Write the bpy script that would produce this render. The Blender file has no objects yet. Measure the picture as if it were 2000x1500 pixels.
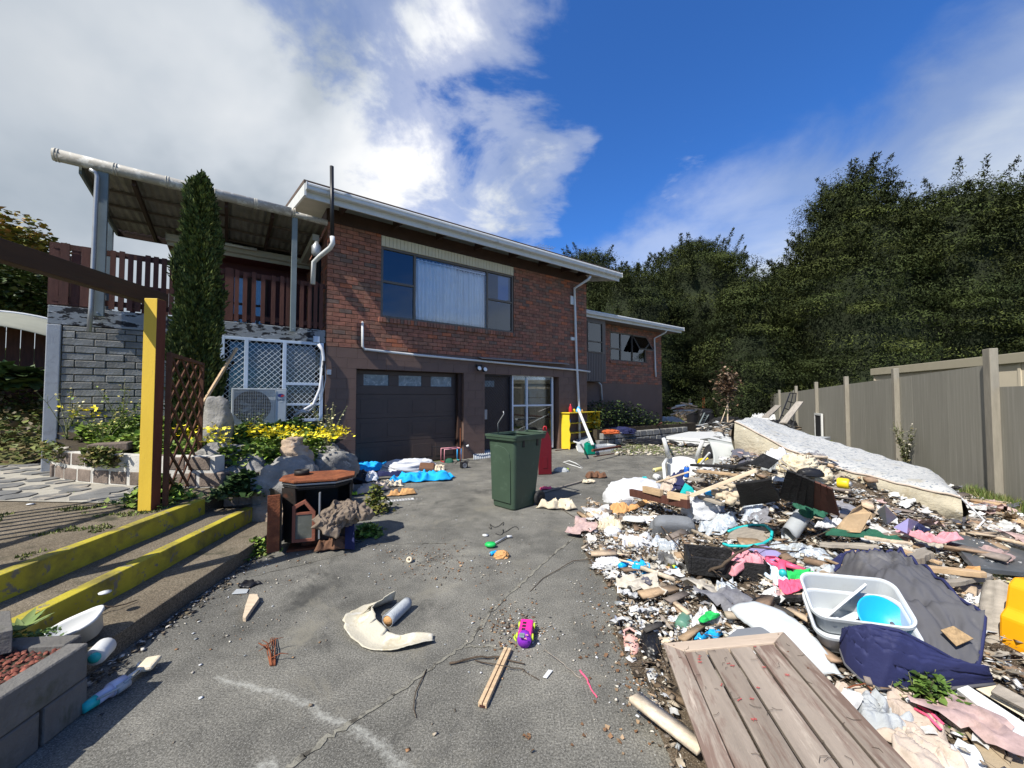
import bpy, math, random
import numpy as np
from mathutils import Vector, Matrix, Euler, noise

# ------------------------------------------------------------------ camera, sky, sun, exposure
SC = bpy.context.scene
COL = SC.collection
F, PITCH, EYE = 765.0, math.radians(1.95), 1.48
cam = bpy.data.cameras.new('camera')
cam.sensor_width = 36
cam.lens = F / 2000 * 36
cam.clip_end = 2000
cam_o = bpy.data.objects.new('camera', cam)
COL.objects.link(cam_o)
cam_o.location = (0, 0, EYE)
cam_o.rotation_euler = (math.pi / 2 + PITCH, 0, 0)
SC.camera = cam_o

SUN_EL = math.radians(49)
SUN_AZ = Vector((.687, .727, 0)).normalized()          # the way the light travels
sun = bpy.data.lights.new('sun', 'SUN')
sun.energy = 5.0
sun.angle = math.radians(.5)
sun.color = (1, .955, .88)
sun_o = bpy.data.objects.new('sun', sun)
COL.objects.link(sun_o)
trav = Vector((SUN_AZ.x * math.cos(SUN_EL), SUN_AZ.y * math.cos(SUN_EL), -math.sin(SUN_EL)))
sun_o.rotation_euler = trav.to_track_quat('-Z', 'Y').to_euler()

world = bpy.data.worlds.new('World')
SC.world = world
world.use_nodes = True
nt = world.node_tree
nt.nodes.clear()
def N(tree, kind, **kw):
    n = tree.nodes.new(kind)
    for k, v in kw.items():
        setattr(n, k, v)
    return n
def val(tree, op, a, b=None, clamp=False):
    n = N(tree, 'ShaderNodeMath', operation=op, use_clamp=clamp)
    for i, x in enumerate((a, b)):
        if x is None: continue
        if isinstance(x, (int, float)): n.inputs[i].default_value = x
        else: tree.links.new(x, n.inputs[i])
    return n.outputs[0]
def ramp(tree, fac, stops, interp='LINEAR'):
    r = N(tree, 'ShaderNodeValToRGB')
    r.color_ramp.interpolation = interp
    while len(r.color_ramp.elements) > 1: r.color_ramp.elements.remove(r.color_ramp.elements[-1])
    for i, (p, c) in enumerate(stops):
        e = r.color_ramp.elements[0] if i == 0 else r.color_ramp.elements.new(p)
        e.position = p
        e.color = (*c, 1) if len(c) == 3 else c
    tree.links.new(fac, r.inputs[0])
    return r.outputs[0]
def mixc(tree, fac, a, b, mode='MIX'):
    m = N(tree, 'ShaderNodeMix', data_type='RGBA', blend_type=mode)
    for sock, x in ((m.inputs[0], fac), (m.inputs[6], a), (m.inputs[7], b)):
        if isinstance(x, (int, float)): sock.default_value = x
        elif isinstance(x, tuple): sock.default_value = (*x[:3], 1)
        else: tree.links.new(x, sock)
    return m.outputs[2]
def noise_tex(tree, vec, scale, detail=6, rough=.55, dist=0.0, dims='3D'):
    n = N(tree, 'ShaderNodeTexNoise', noise_dimensions=dims)
    n.inputs['Scale'].default_value = scale
    n.inputs['Detail'].default_value = detail
    n.inputs['Roughness'].default_value = rough
    n.inputs['Distortion'].default_value = dist
    if vec is not None: tree.links.new(vec, n.inputs['Vector'])
    return n.outputs['Fac']
g = N(nt, 'ShaderNodeTexCoord').outputs['Generated']
sky = N(nt, 'ShaderNodeTexSky', sky_type='NISHITA')
sky.sun_disc = False
sky.sun_elevation = SUN_EL
sky.sun_rotation = math.atan2(-SUN_AZ.x, -SUN_AZ.y) % (2 * math.pi)
sky.air_density, sky.dust_density, sky.ozone_density = 1.0, .25, 3.0
skyc = mixc(nt, 1.0, sky.outputs[0], (.47, 1.02, 1.78), 'MULTIPLY')
sep = N(nt, 'ShaderNodeSeparateXYZ')
nt.links.new(g, sep.inputs[0])
X_, Y_, Z_ = sep.outputs
zz = val(nt, 'ADD', val(nt, 'ABSOLUTE', Z_), .22)
flat = N(nt, 'ShaderNodeCombineXYZ')
nt.links.new(val(nt, 'DIVIDE', X_, zz), flat.inputs[0])
nt.links.new(val(nt, 'DIVIDE', Y_, zz), flat.inputs[1])
n1 = noise_tex(nt, flat.outputs[0], 1.05, 10, .56, .35)
n2 = noise_tex(nt, flat.outputs[0], 2.6, 8, .6, .5)
n3 = noise_tex(nt, g, 2.1, 5, .5, .2)
# big cloud bank on the left, thinning to the right
L1 = val(nt, 'ADD', val(nt, 'MULTIPLY', X_, -1.25), val(nt, 'MULTIPLY', val(nt, 'SUBTRACT', n1, .5), 2.5))
L1 = val(nt, 'ADD', L1, val(nt, 'MULTIPLY', val(nt, 'SUBTRACT', n2, .5), 1.35))
bank = ramp(nt, val(nt, 'ADD', L1, .40), [(.26, (0, 0, 0)), (.52, (.42,) * 3), (.80, (1, 1, 1))], 'EASE')
# low veil of cloud over the trees on the right
R1 = val(nt, 'ADD', val(nt, 'MULTIPLY', Z_, -2.9), val(nt, 'MULTIPLY', X_, 1.6))
R1 = val(nt, 'ADD', val(nt, 'ADD', R1, val(nt, 'MULTIPLY', Y_, .9)), val(nt, 'MULTIPLY', val(nt, 'SUBTRACT', n1, .5), 1.2))
R1 = val(nt, 'ADD', R1, val(nt, 'MULTIPLY', val(nt, 'SUBTRACT', n2, .5), .5))
veil = ramp(nt, val(nt, 'ADD', R1, .32), [(.25, (0, 0, 0)), (.62, (.45,) * 3), (1.0, (.85,) * 3)], 'EASE')
# small scattered puffs
puff = ramp(nt, val(nt, 'ADD', n2, val(nt, 'MULTIPLY', val(nt, 'SUBTRACT', n3, .5), .8)), [(.68, (0, 0, 0)), (.86, (.45,) * 3)], 'EASE')
mask = val(nt, 'MAXIMUM', bank, val(nt, 'MAXIMUM', veil, puff))
shade = ramp(nt, val(nt, 'ADD', val(nt, 'MULTIPLY', n3, .9), val(nt, 'MULTIPLY', n1, .35)),
             [(.42, (2.1, 2.6, 3.2)), (.56, (3.6, 4.2, 4.9)), (.68, (7.2, 7.6, 8.1)), (.82, (10.2, 10.2, 10.2))])
shade = mixc(nt, val(nt, 'MULTIPLY', veil, .8), shade, (7.4, 8.0, 8.6))
shade = mixc(nt, val(nt, 'MULTIPLY', val(nt, 'MULTIPLY', val(nt, 'SUBTRACT', val(nt, 'MULTIPLY', X_, -1), .25), 2.2, True), .62), shade, (3.6, 4.2, 4.9))
bgc = mixc(nt, mask, skyc, shade)
bg = N(nt, 'ShaderNodeBackground')
bg.inputs[1].default_value = .078
nt.links.new(bgc, bg.inputs[0])
nt.links.new(bg.outputs[0], N(nt, 'ShaderNodeOutputWorld').inputs[0])
vs = SC.view_settings
vs.view_transform, vs.look, vs.exposure, vs.gamma, vs.use_curve_mapping = 'Standard', 'None', 0.48, 1.0, False
SC.cycles.max_bounces = 6
SC.cycles.transparent_max_bounces = 12
SC.cycles.use_denoising = True

# ------------------------------------------------------------------ geometry of the place
def ray(px, py):
    u, v = (px - 1000) / F, -(py - 750) / F
    return Vector((u, math.cos(PITCH) - v * math.sin(PITCH), math.sin(PITCH) + v * math.cos(PITCH)))
HO = Vector((-3.655, 7.66, 0))                         # house corner; local x along the front wall, local y into the house
HA = math.radians(36.1)
HM = Matrix.Translation(HO) @ Matrix.Rotation(HA, 4, 'Z')
HI = HM.inverted()
def W(px, py, t=0.0):
    """local (x, z) of the point seen at px,py on the house plane y = t"""
    o = HI @ Vector((0, 0, EYE)); d = HI.to_3x3() @ ray(px, py)
    k = (t - o.y) / d.y
    p = o + d * k
    return p.x, p.z
# the rubbish heap's height over the yard
HEAP = [(3.25, 4.95, .8, .6, .52), (3.9, 4.5, .8, .7, .36), (2.4, 4.9, .6, .5, .30), (2.9, 4.1, .8, .6, .34), (2.2, 3.5, .7, .5, .12),
        (3.3, 3.1, .9, .6, .16), (2.0, 2.6, .7, .6, .10), (2.5, 2.0, .7, .6, .12), (1.6, 1.6, .7, .5, .05), (4.3, 3.4, .6, .6, .10),
        (1.75, 4.35, .45, .4, .10), (3.4, 2.2, .7, .8, .12)]
def heap(x, y):
    h = 0.0
    for cx, cy, sx, sy, a in HEAP:
        h += a * math.exp(-((x - cx) / sx) ** 2 - ((y - cy) / sy) ** 2)
    if h > .004:
        h += .35 * min(h, .12) * noise.noise(Vector((x * 3.1, y * 3.1, 0))) * 2
    return max(h, 0.0)
def P(px, py, z=None, up=0.0):
    """the spot seen at px,py at height z, or on the heap when z is left out"""
    d = ray(px, py)
    if z is not None:
        k = (z - EYE) / d.z
        return Vector((0, 0, EYE)) + d * k
    k = .5
    while k < 40:
        p = Vector((0, 0, EYE)) + d * k
        if p.z <= heap(p.x, p.y) + up: return p
        k += .01
    return p

# ------------------------------------------------------------------ materials
MATS = {}
def M(name, col=None, rough=.75, var=.18, scale=6.0, bump=.15, bscale=60.0, metal=0.0, spec=.35, dirt=None, attr=False, stretch=None,
      coat=0.0, sss=0.0, alpha=1.0, dirt2=None, emit=None, dist=0.0, speck=None):
    if name in MATS: return MATS[name]
    m = bpy.data.materials.new(name); MATS[name] = m
    m.use_nodes = True
    t = m.node_tree
    b = t.nodes['Principled BSDF']
    tc = N(t, 'ShaderNodeTexCoord').outputs['Object']
    if stretch:
        mp = N(t, 'ShaderNodeMapping'); mp.inputs['Scale'].default_value = stretch
        t.links.new(tc, mp.inputs['Vector']); tc = mp.outputs[0]
    nf = noise_tex(t, tc, scale, 8, .62, dist)
    if attr:
        a = N(t, 'ShaderNodeAttribute', attribute_name='col').outputs['Color']
        base = mixc(t, 1.0, a, ramp(t, nf, [(.3, (1 - var,) * 3), (.7, (1 + var,) * 3)]), 'MULTIPLY')
    else:
        lo = tuple(c * (1 - var) for c in col); hi = tuple(min(1, c * (1 + var)) for c in col)
        base = ramp(t, nf, [(.3, lo), (.7, hi)])
    for dd in (dirt, dirt2):
        if dd:
            dc, amt, ds, width = dd
            df = noise_tex(t, tc, ds, 9, .65, .3)
            k = ramp(t, df, [(amt, (0, 0, 0)), (min(amt + width, 1), (1, 1, 1))])
            base = mixc(t, k, base, dc)
    if speck:
        sc_, sco, sa = speck
        vo = noise_tex(t, tc, sc_, 2, .5)
        base = mixc(t, ramp(t, vo, [(sa, (0, 0, 0)), (sa + .04, (1, 1, 1))]), base, sco)
    if any(k in name for k in ('wood', 'stain', 'fence_paint', 'lath', 'block')):
        oi = N(t, 'ShaderNodeObjectInfo').outputs['Random']
        base = mixc(t, 1.0, base, ramp(t, oi, [(0, (.80, .78, .76)), (1, (1.2, 1.2, 1.2))] if 'fence' not in name else [(0, (.95,) * 3), (1, (1.05,) * 3)]), 'MULTIPLY')
    t.links.new(base, b.inputs['Base Color'])
    b.inputs['Roughness'].default_value = rough
    b.inputs['Metallic'].default_value = metal
    b.inputs['Specular IOR Level'].default_value = spec
    b.inputs['Coat Weight'].default_value = coat
    if emit:
        b.inputs['Emission Color'].default_value = (*emit[0], 1); b.inputs['Emission Strength'].default_value = emit[1]
    if bump:
        bn = noise_tex(t, tc, bscale, 6, .6)
        bp = N(t, 'ShaderNodeBump'); bp.inputs['Strength'].default_value = bump; bp.inputs['Distance'].default_value = .02
        t.links.new(bn, bp.inputs['Height']); t.links.new(bp.outputs[0], b.inputs['Normal'])
    if alpha < 1:
        b.inputs['Alpha'].default_value = alpha
    return m
def glass(name, tint=(.5, .6, .65), see=.85, rough=.02):
    if name in MATS: return MATS[name]
    m = bpy.data.materials.new(name); MATS[name] = m; m.use_nodes = True
    t = m.node_tree; t.nodes.clear()
    tr = N(t, 'ShaderNodeBsdfTransparent'); tr.inputs[0].default_value = (*tint, 1)
    gl = N(t, 'ShaderNodeBsdfGlossy'); gl.inputs['Roughness'].default_value = rough
    gl.inputs[0].default_value = (.9, .95, 1, 1)
    fr = N(t, 'ShaderNodeFresnel'); fr.inputs[0].default_value = 1.52
    fac = val(t, 'ADD', val(t, 'MULTIPLY', fr.outputs[0], 1.4), 1 - see, True)
    mx = N(t, 'ShaderNodeMixShader'); t.links.new(fac, mx.inputs[0])
    t.links.new(tr.outputs[0], mx.inputs[1]); t.links.new(gl.outputs[0], mx.inputs[2])
    t.links.new(mx.outputs[0], N(t, 'ShaderNodeOutputMaterial').inputs[0])
    return m
# everyday materials
M('white_plastic', (.58, .59, .58), .45, .05, 5, .03, dirt=((.45, .42, .36), .6, 6, .2))
M('white_paint', (.58, .59, .58), .5, .06, 4, .05, dirt=((.33, .33, .29), .58, 5, .2))
M('white_cloth', (.57, .58, .60), .9, .05, 6, .25, 90, dirt=((.55, .52, .47), .62, 4, .2))
M('grey_wood', (.30, .27, .23), .85, .25, 4, .3, 50, stretch=(1, 9, 9), dirt=((.15, .13, .11), .6, 3, .2))
M('tan_wood', (.50, .36, .22), .8, .25, 4, .25, 50, stretch=(1, 9, 9))
M('pale_wood', (.58, .47, .34), .8, .22, 4, .25, 50, stretch=(1, 9, 9))
M('brown_stain', (.085, .032, .022), .75, .3, 4, .2, 40, stretch=(6, 6, 1), dirt=((.05, .03, .025), .6, 4, .2))
M('black_plastic', (.012, .012, .014), .4, .2, 5, .05)
M('charred', (.011, .011, .012), .7, .5, 12, .8, 45, dirt=((.05, .05, .055), .6, 14, .1))
M('steel_grey', (.16, .19, .19), .5, .12, 4, .05, dirt=((.25, .26, .25), .6, 5, .2))
M('galv', (.32, .33, .34), .45, .1, 6, .05, metal=.5)
M('rust', (.18, .055, .022), .8, .35, 10, .4, 60, dirt=((.33, .11, .04), .5, 9, .2))
M('rubber', (.018, .018, .019), .8, .3, 12, .3, 60, dirt=((.07, .065, .06), .55, 8, .2))
M('cardboard', (.42, .30, .18), .9, .2, 6, .2, 40, dirt=((.25, .17, .10), .58, 5, .2))

# ------------------------------------------------------------------ mesh helpers
class MB:
    def __init__(s): s.v = []; s.f = []; s.m = []; s.T = Matrix.Identity(4)
    def add(s, vs, fs, mi=0, T=None):
        T = s.T if T is None else s.T @ T
        o = len(s.v)
        s.v += [tuple(T @ Vector(p)) for p in vs]
        s.f += [tuple(o + i for i in f) for f in fs]
        s.m += [mi] * len(fs)
        return s
    def box(s, c, d, r=(0, 0, 0), mi=0, taper=1.0):
        x, y, z = d[0] / 2, d[1] / 2, d[2] / 2
        k = taper
        vs = [(-x, -y, -z), (x, -y, -z), (x, y, -z), (-x, y, -z), (-x * k, -y * k, z), (x * k, -y * k, z), (x * k, y * k, z), (-x * k, y * k, z)]
        fs = [(0, 3, 2, 1), (4, 5, 6, 7), (0, 1, 5, 4), (1, 2, 6, 5), (2, 3, 7, 6), (3, 0, 4, 7)]
        return s.add(vs, fs, mi, Matrix.Translation(c) @ Euler(r).to_matrix().to_4x4())
    def b2(s, a, b, mi=0):                              # box from corner to corner
        c = [(a[i] + b[i]) / 2 for i in range(3)]; d = [abs(b[i] - a[i]) for i in range(3)]
        return s.box(c, d, mi=mi)
    def bar(s, a, b, w, h, roll=0.0, mi=0):             # a straight timber between two points
        a, b = Vector(a), Vector(b); L = (b - a).length
        q = (b - a).to_track_quat('X', 'Z').to_matrix().to_4x4()
        x, y, z = L / 2, w / 2, h / 2
        vs = [(-x, -y, -z), (x, -y, -z), (x, y, -z), (-x, y, -z), (-x, -y, z), (x, -y, z), (x, y, z), (-x, y, z)]
        fs = [(0, 3, 2, 1), (4, 5, 6, 7), (0, 1, 5, 4), (1, 2, 6, 5), (2, 3, 7, 6), (3, 0, 4, 7)]
        return s.add(vs, fs, mi, Matrix.Translation((a + b) / 2) @ q @ Matrix.Rotation(roll, 4, 'X'))
    def tube(s, pts, r, n=8, mi=0, cap=True):
        pts = [Vector(p) for p in pts]
        rs = r if isinstance(r, (list, tuple)) else [r] * len(pts)
        vs, fs = [], []
        up = None
        for i, p in enumerate(pts):
            d = (pts[min(i + 1, len(pts) - 1)] - pts[max(i - 1, 0)]).normalized()
            if up is None:
                up = d.orthogonal().normalized()
            else:
                up = (up - d * up.dot(d))
                up = up.normalized() if up.length > 1e-6 else d.orthogonal().normalized()
            sd = d.cross(up)
            for k in range(n):
                a = 2 * math.pi * k / n
                vs.append(p + (up * math.cos(a) + sd * math.sin(a)) * rs[i])
        for i in range(len(pts) - 1):
            for k in range(n):
                a, b = i * n + k, i * n + (k + 1) % n
                fs.append((a, b, b + n, a + n))
        if cap:
            fs.append(tuple(range(n))[::-1]); fs.append(tuple(range((len(pts) - 1) * n, len(pts) * n)))
        return s.add(vs, fs, mi)
    def lathe(s, prof, n=16, T=None, mi=0, sx=1.0, sy=1.0):
        vs = [(r * math.cos(2 * math.pi * k / n) * sx, r * math.sin(2 * math.pi * k / n) * sy, z) for r, z in prof for k in range(n)]
        fs = [(i * n + k, i * n + (k + 1) % n, (i + 1) * n + (k + 1) % n, (i + 1) * n + k) for i in range(len(prof) - 1) for k in range(n)]
        if prof[0][0] > 1e-5: fs.append(tuple(range(n))[::-1])
        if prof[-1][0] > 1e-5: fs.append(tuple(range((len(prof) - 1) * n, len(prof) * n)))
        return s.add(vs, fs, mi, T)
    def prism(s, poly, z0, z1, T=None, mi=0):
        n = len(poly)
        vs = [(x, y, z0) for x, y in poly] + [(x, y, z1) for x, y in poly]
        fs = [tuple(range(n))[::-1], tuple(range(n, 2 * n))] + [(i, (i + 1) % n, n + (i + 1) % n, n + i) for i in range(n)]
        return s.add(vs, fs, mi, T)
    def sheet(s, nx, ny, fn, mi=0, T=None):             # fn(u, v) -> point
        vs = [fn(i / nx, j / ny) for j in range(ny + 1) for i in range(nx + 1)]
        fs = [(j * (nx + 1) + i, j * (nx + 1) + i + 1, (j + 1) * (nx + 1) + i + 1, (j + 1) * (nx + 1) + i) for j in range(ny) for i in range(nx)]
        return s.add(vs, fs, mi, T)
    def build(s, name, mats, parent=None, loc=None, rot=None, smooth=False, bevel=0.0, solid=0.0, sub=0):
        me = bpy.data.meshes.new(name)
        me.from_pydata(s.v, [], s.f)
        mats = mats if isinstance(mats, (list, tuple)) else [mats]
        for m in mats: me.materials.append(MATS[m] if isinstance(m, str) else m)
        me.polygons.foreach_set('material_index', s.m)
        if smooth: me.polygons.foreach_set('use_smooth', [True] * len(s.f))
        me.update()
        o = bpy.data.objects.new(name, me)
        COL.objects.link(o)
        if parent: o.parent = parent
        if loc is not None: o.location = loc
        if rot is not None: o.rotation_euler = rot
        if solid:
            md = o.modifiers.new('thickness', 'SOLIDIFY'); md.thickness = solid; md.offset = 0
        if bevel:
            md = o.modifiers.new('bevel', 'BEVEL'); md.width = bevel; md.segments = 2; md.limit_method = 'ANGLE'
        if sub:
            md = o.modifiers.new('sub', 'SUBSURF'); md.levels = md.render_levels = sub
        return o
def tag(o, label=None, cat=None, group=None, kind=None):
    for k, v in (('label', label), ('category', cat), ('group', group), ('kind', kind)):
        if v: o[k] = v
    return o
def empty(name, loc=(0, 0, 0), rz=0.0, label=None, cat=None, group=None, rot=None):
    o = bpy.data.objects.new(name, None)
    COL.objects.link(o); o.location = loc
    o.rotation_euler = rot if rot else (0, 0, rz)
    return tag(o, label, cat, group)
def copy_tree(o, parent=None):
    c = o.copy(); COL.objects.link(c)
    if parent: c.parent = parent
    for ch in list(o.children): copy_tree(ch, c)
    return c
def rep(src, name, loc, rot=(0, 0, 0), scale=(1, 1, 1), parent=None):  # same mesh, new object
    o = bpy.data.objects.new(name, src.data if hasattr(src, 'data') else src)
    COL.objects.link(o)
    o.location, o.rotation_euler, o.scale = loc, rot, scale
    if parent: o.parent = parent
    return o
def cbox_mesh(name, d, c, mat, col=None):              # chamfered box centred on its base point
    x, y, z = d[0] / 2, d[1] / 2, d[2] / 2
    vs, fs = [], []
    for sx in (-1, 1):
        for sy in (-1, 1):
            for sz in (-1, 1):
                vs += [(sx * x, sy * (y - c), sz * (z - c)), (sx * (x - c), sy * y, sz * (z - c)), (sx * (x - c), sy * (y - c), sz * z)]
    def i(sx, sy, sz, k): return ((sx * 2 + sy) * 2 + sz) * 3 + k
    fs += [(i(0,0,0,0), i(0,0,1,0), i(0,1,1,0), i(0,1,0,0)), (i(1,0,0,0), i(1,1,0,0), i(1,1,1,0), i(1,0,1,0))]
    fs += [(i(0,0,0,1), i(1,0,0,1), i(1,0,1,1), i(0,0,1,1)), (i(0,1,0,1), i(0,1,1,1), i(1,1,1,1), i(1,1,0,1))]
    fs += [(i(0,0,0,2), i(0,1,0,2), i(1,1,0,2), i(1,0,0,2)), (i(0,0,1,2), i(1,0,1,2), i(1,1,1,2), i(0,1,1,2))]
    for a in (0, 1):
        for b in (0, 1):
            fs.append((i(a,b,0,0), i(a,b,1,0), i(a,b,1,1), i(a,b,0,1)))
            fs.append((i(a,0,b,0), i(a,1,b,0), i(a,1,b,2), i(a,0,b,2)))
            fs.append((i(0,a,b,1), i(1,a,b,1), i(1,a,b,2), i(0,a,b,2)))
            for e in (0, 1): fs.append((i(a,b,e,0), i(a,b,e,1), i(a,b,e,2)))
    me = bpy.data.meshes.new(name); me.from_pydata(vs, [], fs)
    me.materials.append(MATS[mat])
    if col is not None: set_col(me, np.tile(np.array([*col, 1.0]), (len(vs), 1)))
    import bmesh
    bm = bmesh.new(); bm.from_mesh(me); bmesh.ops.recalc_face_normals(bm, faces=bm.faces); bm.to_mesh(me); bm.free()
    return me
def set_col(me, arr):
    a = me.color_attributes.new('col', 'FLOAT_COLOR', 'POINT')
    a.data.foreach_set('color', np.ascontiguousarray(arr, dtype=np.float32).ravel())
def fast_mesh(name, V, Fc, mat, col=None, smooth=False):
    """V (n,3), Fc (m,k) arrays -> one mesh"""
    me = bpy.data.meshes.new(name)
    n, (m, k) = len(V), Fc.shape
    me.vertices.add(n); me.vertices.foreach_set('co', np.ascontiguousarray(V, dtype=np.float32).ravel())
    me.loops.add(m * k); me.loops.foreach_set('vertex_index', np.ascontiguousarray(Fc, dtype=np.int32).ravel())
    me.polygons.add(m)
    me.polygons.foreach_set('loop_start', np.arange(0, m * k, k, dtype=np.int32))
    me.polygons.foreach_set('loop_total', np.full(m, k, dtype=np.int32))
    if smooth: me.polygons.foreach_set('use_smooth', np.ones(m, dtype=bool))
    me.materials.append(MATS[mat] if isinstance(mat, str) else mat)
    me.update(calc_edges=True)
    me.validate()
    if col is not None: set_col(me, col)
    return me
def ridge(v, s_=0):
    return 1 - abs(noise.noise(v + Vector((s_ * 3.7, s_ * 1.9, s_)))) * 2
def fold_(v, s_=0):
    return math.exp(-(noise.noise(v + Vector((s_ * 3.7, s_ * 1.9, s_))) * 3.4) ** 2)
RS = np.random.RandomState(7)
def rot_mats(yaw, tilt, spin):
    """rotation matrices: spin about z, tilt about x, yaw about z"""
    cy, sy, ct, st, cs, ss = np.cos(yaw), np.sin(yaw), np.cos(tilt), np.sin(tilt), np.cos(spin), np.sin(spin)
    z, o = np.zeros_like(cy), np.ones_like(cy)
    A = np.stack([np.stack([cy, -sy, z], -1), np.stack([sy, cy, z], -1), np.stack([z, z, o], -1)], 1)
    B = np.stack([np.stack([o, z, z], -1), np.stack([z, ct, -st], -1), np.stack([z, st, ct], -1)], 1)
    C = np.stack([np.stack([cs, -ss, z], -1), np.stack([ss, cs, z], -1), np.stack([z, z, o], -1)], 1)
    return A @ B @ C
def scatter(name, tv, tf, pos, R, S, colr, mat, parent=None, vcol=None):
    """copies of a small template baked into one mesh; S (n,) or (n,3); colr (n,3)"""
    tv, tf, pos = np.array(tv, float), np.array(tf, int), np.array(pos, float)
    n, k = len(pos), len(tv)
    S = np.array(S, float)
    if S.ndim == 1: S = np.repeat(S[:, None], 3, 1)
    V = np.einsum('nij,nkj->nki', R, tv[None] * S[:, None, :]) + pos[:, None, :]
    Fc = (tf[None] + (np.arange(n) * k)[:, None, None]).reshape(-1, tf.shape[1])
    C = np.ones((n, k, 4)); C[:, :, :3] = np.array(colr)[:, None, :]
    if vcol is not None: C[:, :, :3] *= np.array(vcol)[None, :, None]
    me = fast_mesh(name, V.reshape(-1, 3), Fc, mat, C.reshape(-1, 4))
    o = bpy.data.objects.new(name, me); COL.objects.link(o)
    if parent: o.parent = parent
    return o
def pal(cols, n, jit=.15):
    c = np.array(cols)[RS.randint(0, len(cols), n)]
    return np.clip(c * (1 + jit * RS.randn(n, 1)), .003, 1)
LEAF_V = [(0, 0, 0), (.5, .32, .12), (0, 1, -.05), (-.5, .32, .12)]
LEAF_F = [(0, 1, 2), (0, 2, 3)]
M('leaf', None, .6, .25, 3, 0, attr=True, spec=.3)
M('litter', None, .8, .25, 30, .1, attr=True)
# ------------------------------------------------------------------ ground, yard, terrace, steps
def ground_mat(name, base, stops, speck, patch=None, bump=.5, rough=.92):
    m = bpy.data.materials.new(name); MATS[name] = m; m.use_nodes = True
    t = m.node_tree; b = t.nodes['Principled BSDF']
    tc = N(t, 'ShaderNodeTexCoord').outputs['Object']
    big = noise_tex(t, tc, .55, 6, .6, .4); mid = noise_tex(t, tc, 3.2, 8, .65, .3); fine = noise_tex(t, tc, 105, 5, .7); grit = noise_tex(t, tc, 210, 2, .5)
    c = ramp(t, val(t, 'ADD', val(t, 'MULTIPLY', big, .6), val(t, 'MULTIPLY', mid, .4)), stops)
    c = mixc(t, 1.0, c, ramp(t, fine, [(.30, (.32,) * 3), (.5, (1,) * 3), (.70, (2.0,) * 3)]), 'MULTIPLY')
    c = mixc(t, ramp(t, grit, [(.64, (0, 0, 0)), (.70, (1, 1, 1))]), c, speck)
    if patch:
        for pc, s0, th, w in patch:
            c = mixc(t, ramp(t, noise_tex(t, tc, s0, 9, .7, .6), [(th, (0, 0, 0)), (th + w, (1, 1, 1))]), c, pc)
    t.links.new(c, b.inputs['Base Color']); b.inputs['Roughness'].default_value = rough
    b.inputs['Specular IOR Level'].default_value = .25
    bp = N(t, 'ShaderNodeBump'); bp.inputs['Strength'].default_value = bump; bp.inputs['Distance'].default_value = .006
    t.links.new(val(t, 'ADD', fine, val(t, 'MULTIPLY', grit, .6)), bp.inputs['Height']); t.links.new(bp.outputs[0], b.inputs['Normal'])
    return m
ground_mat('earth', None, [(.3, (.05, .07, .02)), (.55, (.09, .10, .03)), (.75, (.12, .09, .05))], (.2, .18, .1))
cm = ground_mat('old_concrete', None, [(.34, (.064, .062, .054)), (.45, (.112, .108, .094)), (.55, (.165, .158, .136)), (.66, (.255, .242, .20))], (.40, .39, .36),
           patch=[((.052, .051, .046), 1.1, .56, .12), ((.20, .186, .148), 1.3, .56, .14), ((.04, .04, .036), 6, .66, .08)])
ground_mat('step_concrete', None, [(.3, (.085, .066, .045)), (.5, (.14, .115, .08)), (.7, (.21, .175, .13))], (.33, .3, .25),
           patch=[((.05, .048, .03), 3, .56, .12)])
ground_mat('soil', None, [(.3, (.03, .024, .016)), (.7, (.07, .055, .035))], (.12, .1, .07))
ground_mat('rubbish_dirt', None, [(.3, (.045, .034, .024)), (.5, (.10, .075, .05)), (.7, (.17, .135, .095))], (.45, .42, .36),
           patch=[((.30, .27, .22), 5, .60, .05), ((.03, .025, .02), 7, .56, .06)], bump=1)
# white spilt paint arcs on the concrete, set in the yard's own coordinates
def paint_arcs(m):
    t = m.node_tree; b = t.nodes['Principled BSDF']
    tc = N(t, 'ShaderNodeTexCoord').outputs['Object']
    s = N(t, 'ShaderNodeSeparateXYZ'); t.links.new(tc, s.inputs[0])
    x, y = s.outputs[0], s.outputs[1]
    c = b.inputs['Base Color'].links[0].from_socket
    grain = noise_tex(t, tc, 38, 6, .75); wob = noise_tex(t, tc, 3.0, 4, .6)
    for cx, cy, r, w, xa, xb in ((-2.105, -0.601, 2.766, .055, -1.72, -.2), (-1.2, 1.05, .62, .05, -1.2, -.75)):
        dx, dy = val(t, 'SUBTRACT', x, cx), val(t, 'SUBTRACT', y, cy)
        rr = val(t, 'SQRT', val(t, 'ADD', val(t, 'MULTIPLY', dx, dx), val(t, 'MULTIPLY', dy, dy)))
        off = val(t, 'ABSOLUTE', val(t, 'ADD', val(t, 'SUBTRACT', rr, r), val(t, 'MULTIPLY', val(t, 'SUBTRACT', wob, .5), .22)))
        k = val(t, 'SUBTRACT', 1.0, val(t, 'DIVIDE', off, w * 2), True)
        side = val(t, 'MULTIPLY', val(t, 'MULTIPLY', val(t, 'SUBTRACT', x, xa), 5, True), val(t, 'MULTIPLY', val(t, 'SUBTRACT', xb, x), 5, True))
        k = val(t, 'MULTIPLY', k, val(t, 'MULTIPLY', side, val(t, 'GREATER_THAN', y, 1.0)))
        k = ramp(t, val(t, 'ADD', val(t, 'MULTIPLY', k, .55), val(t, 'MULTIPLY', grain, .75)), [(.76, (0, 0, 0)), (1.0, (.62, .62, .62))])
        c = mixc(t, k, c, (.42, .42, .38))
    t.links.new(c, b.inputs['Base Color'])
paint_arcs(cm)
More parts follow.
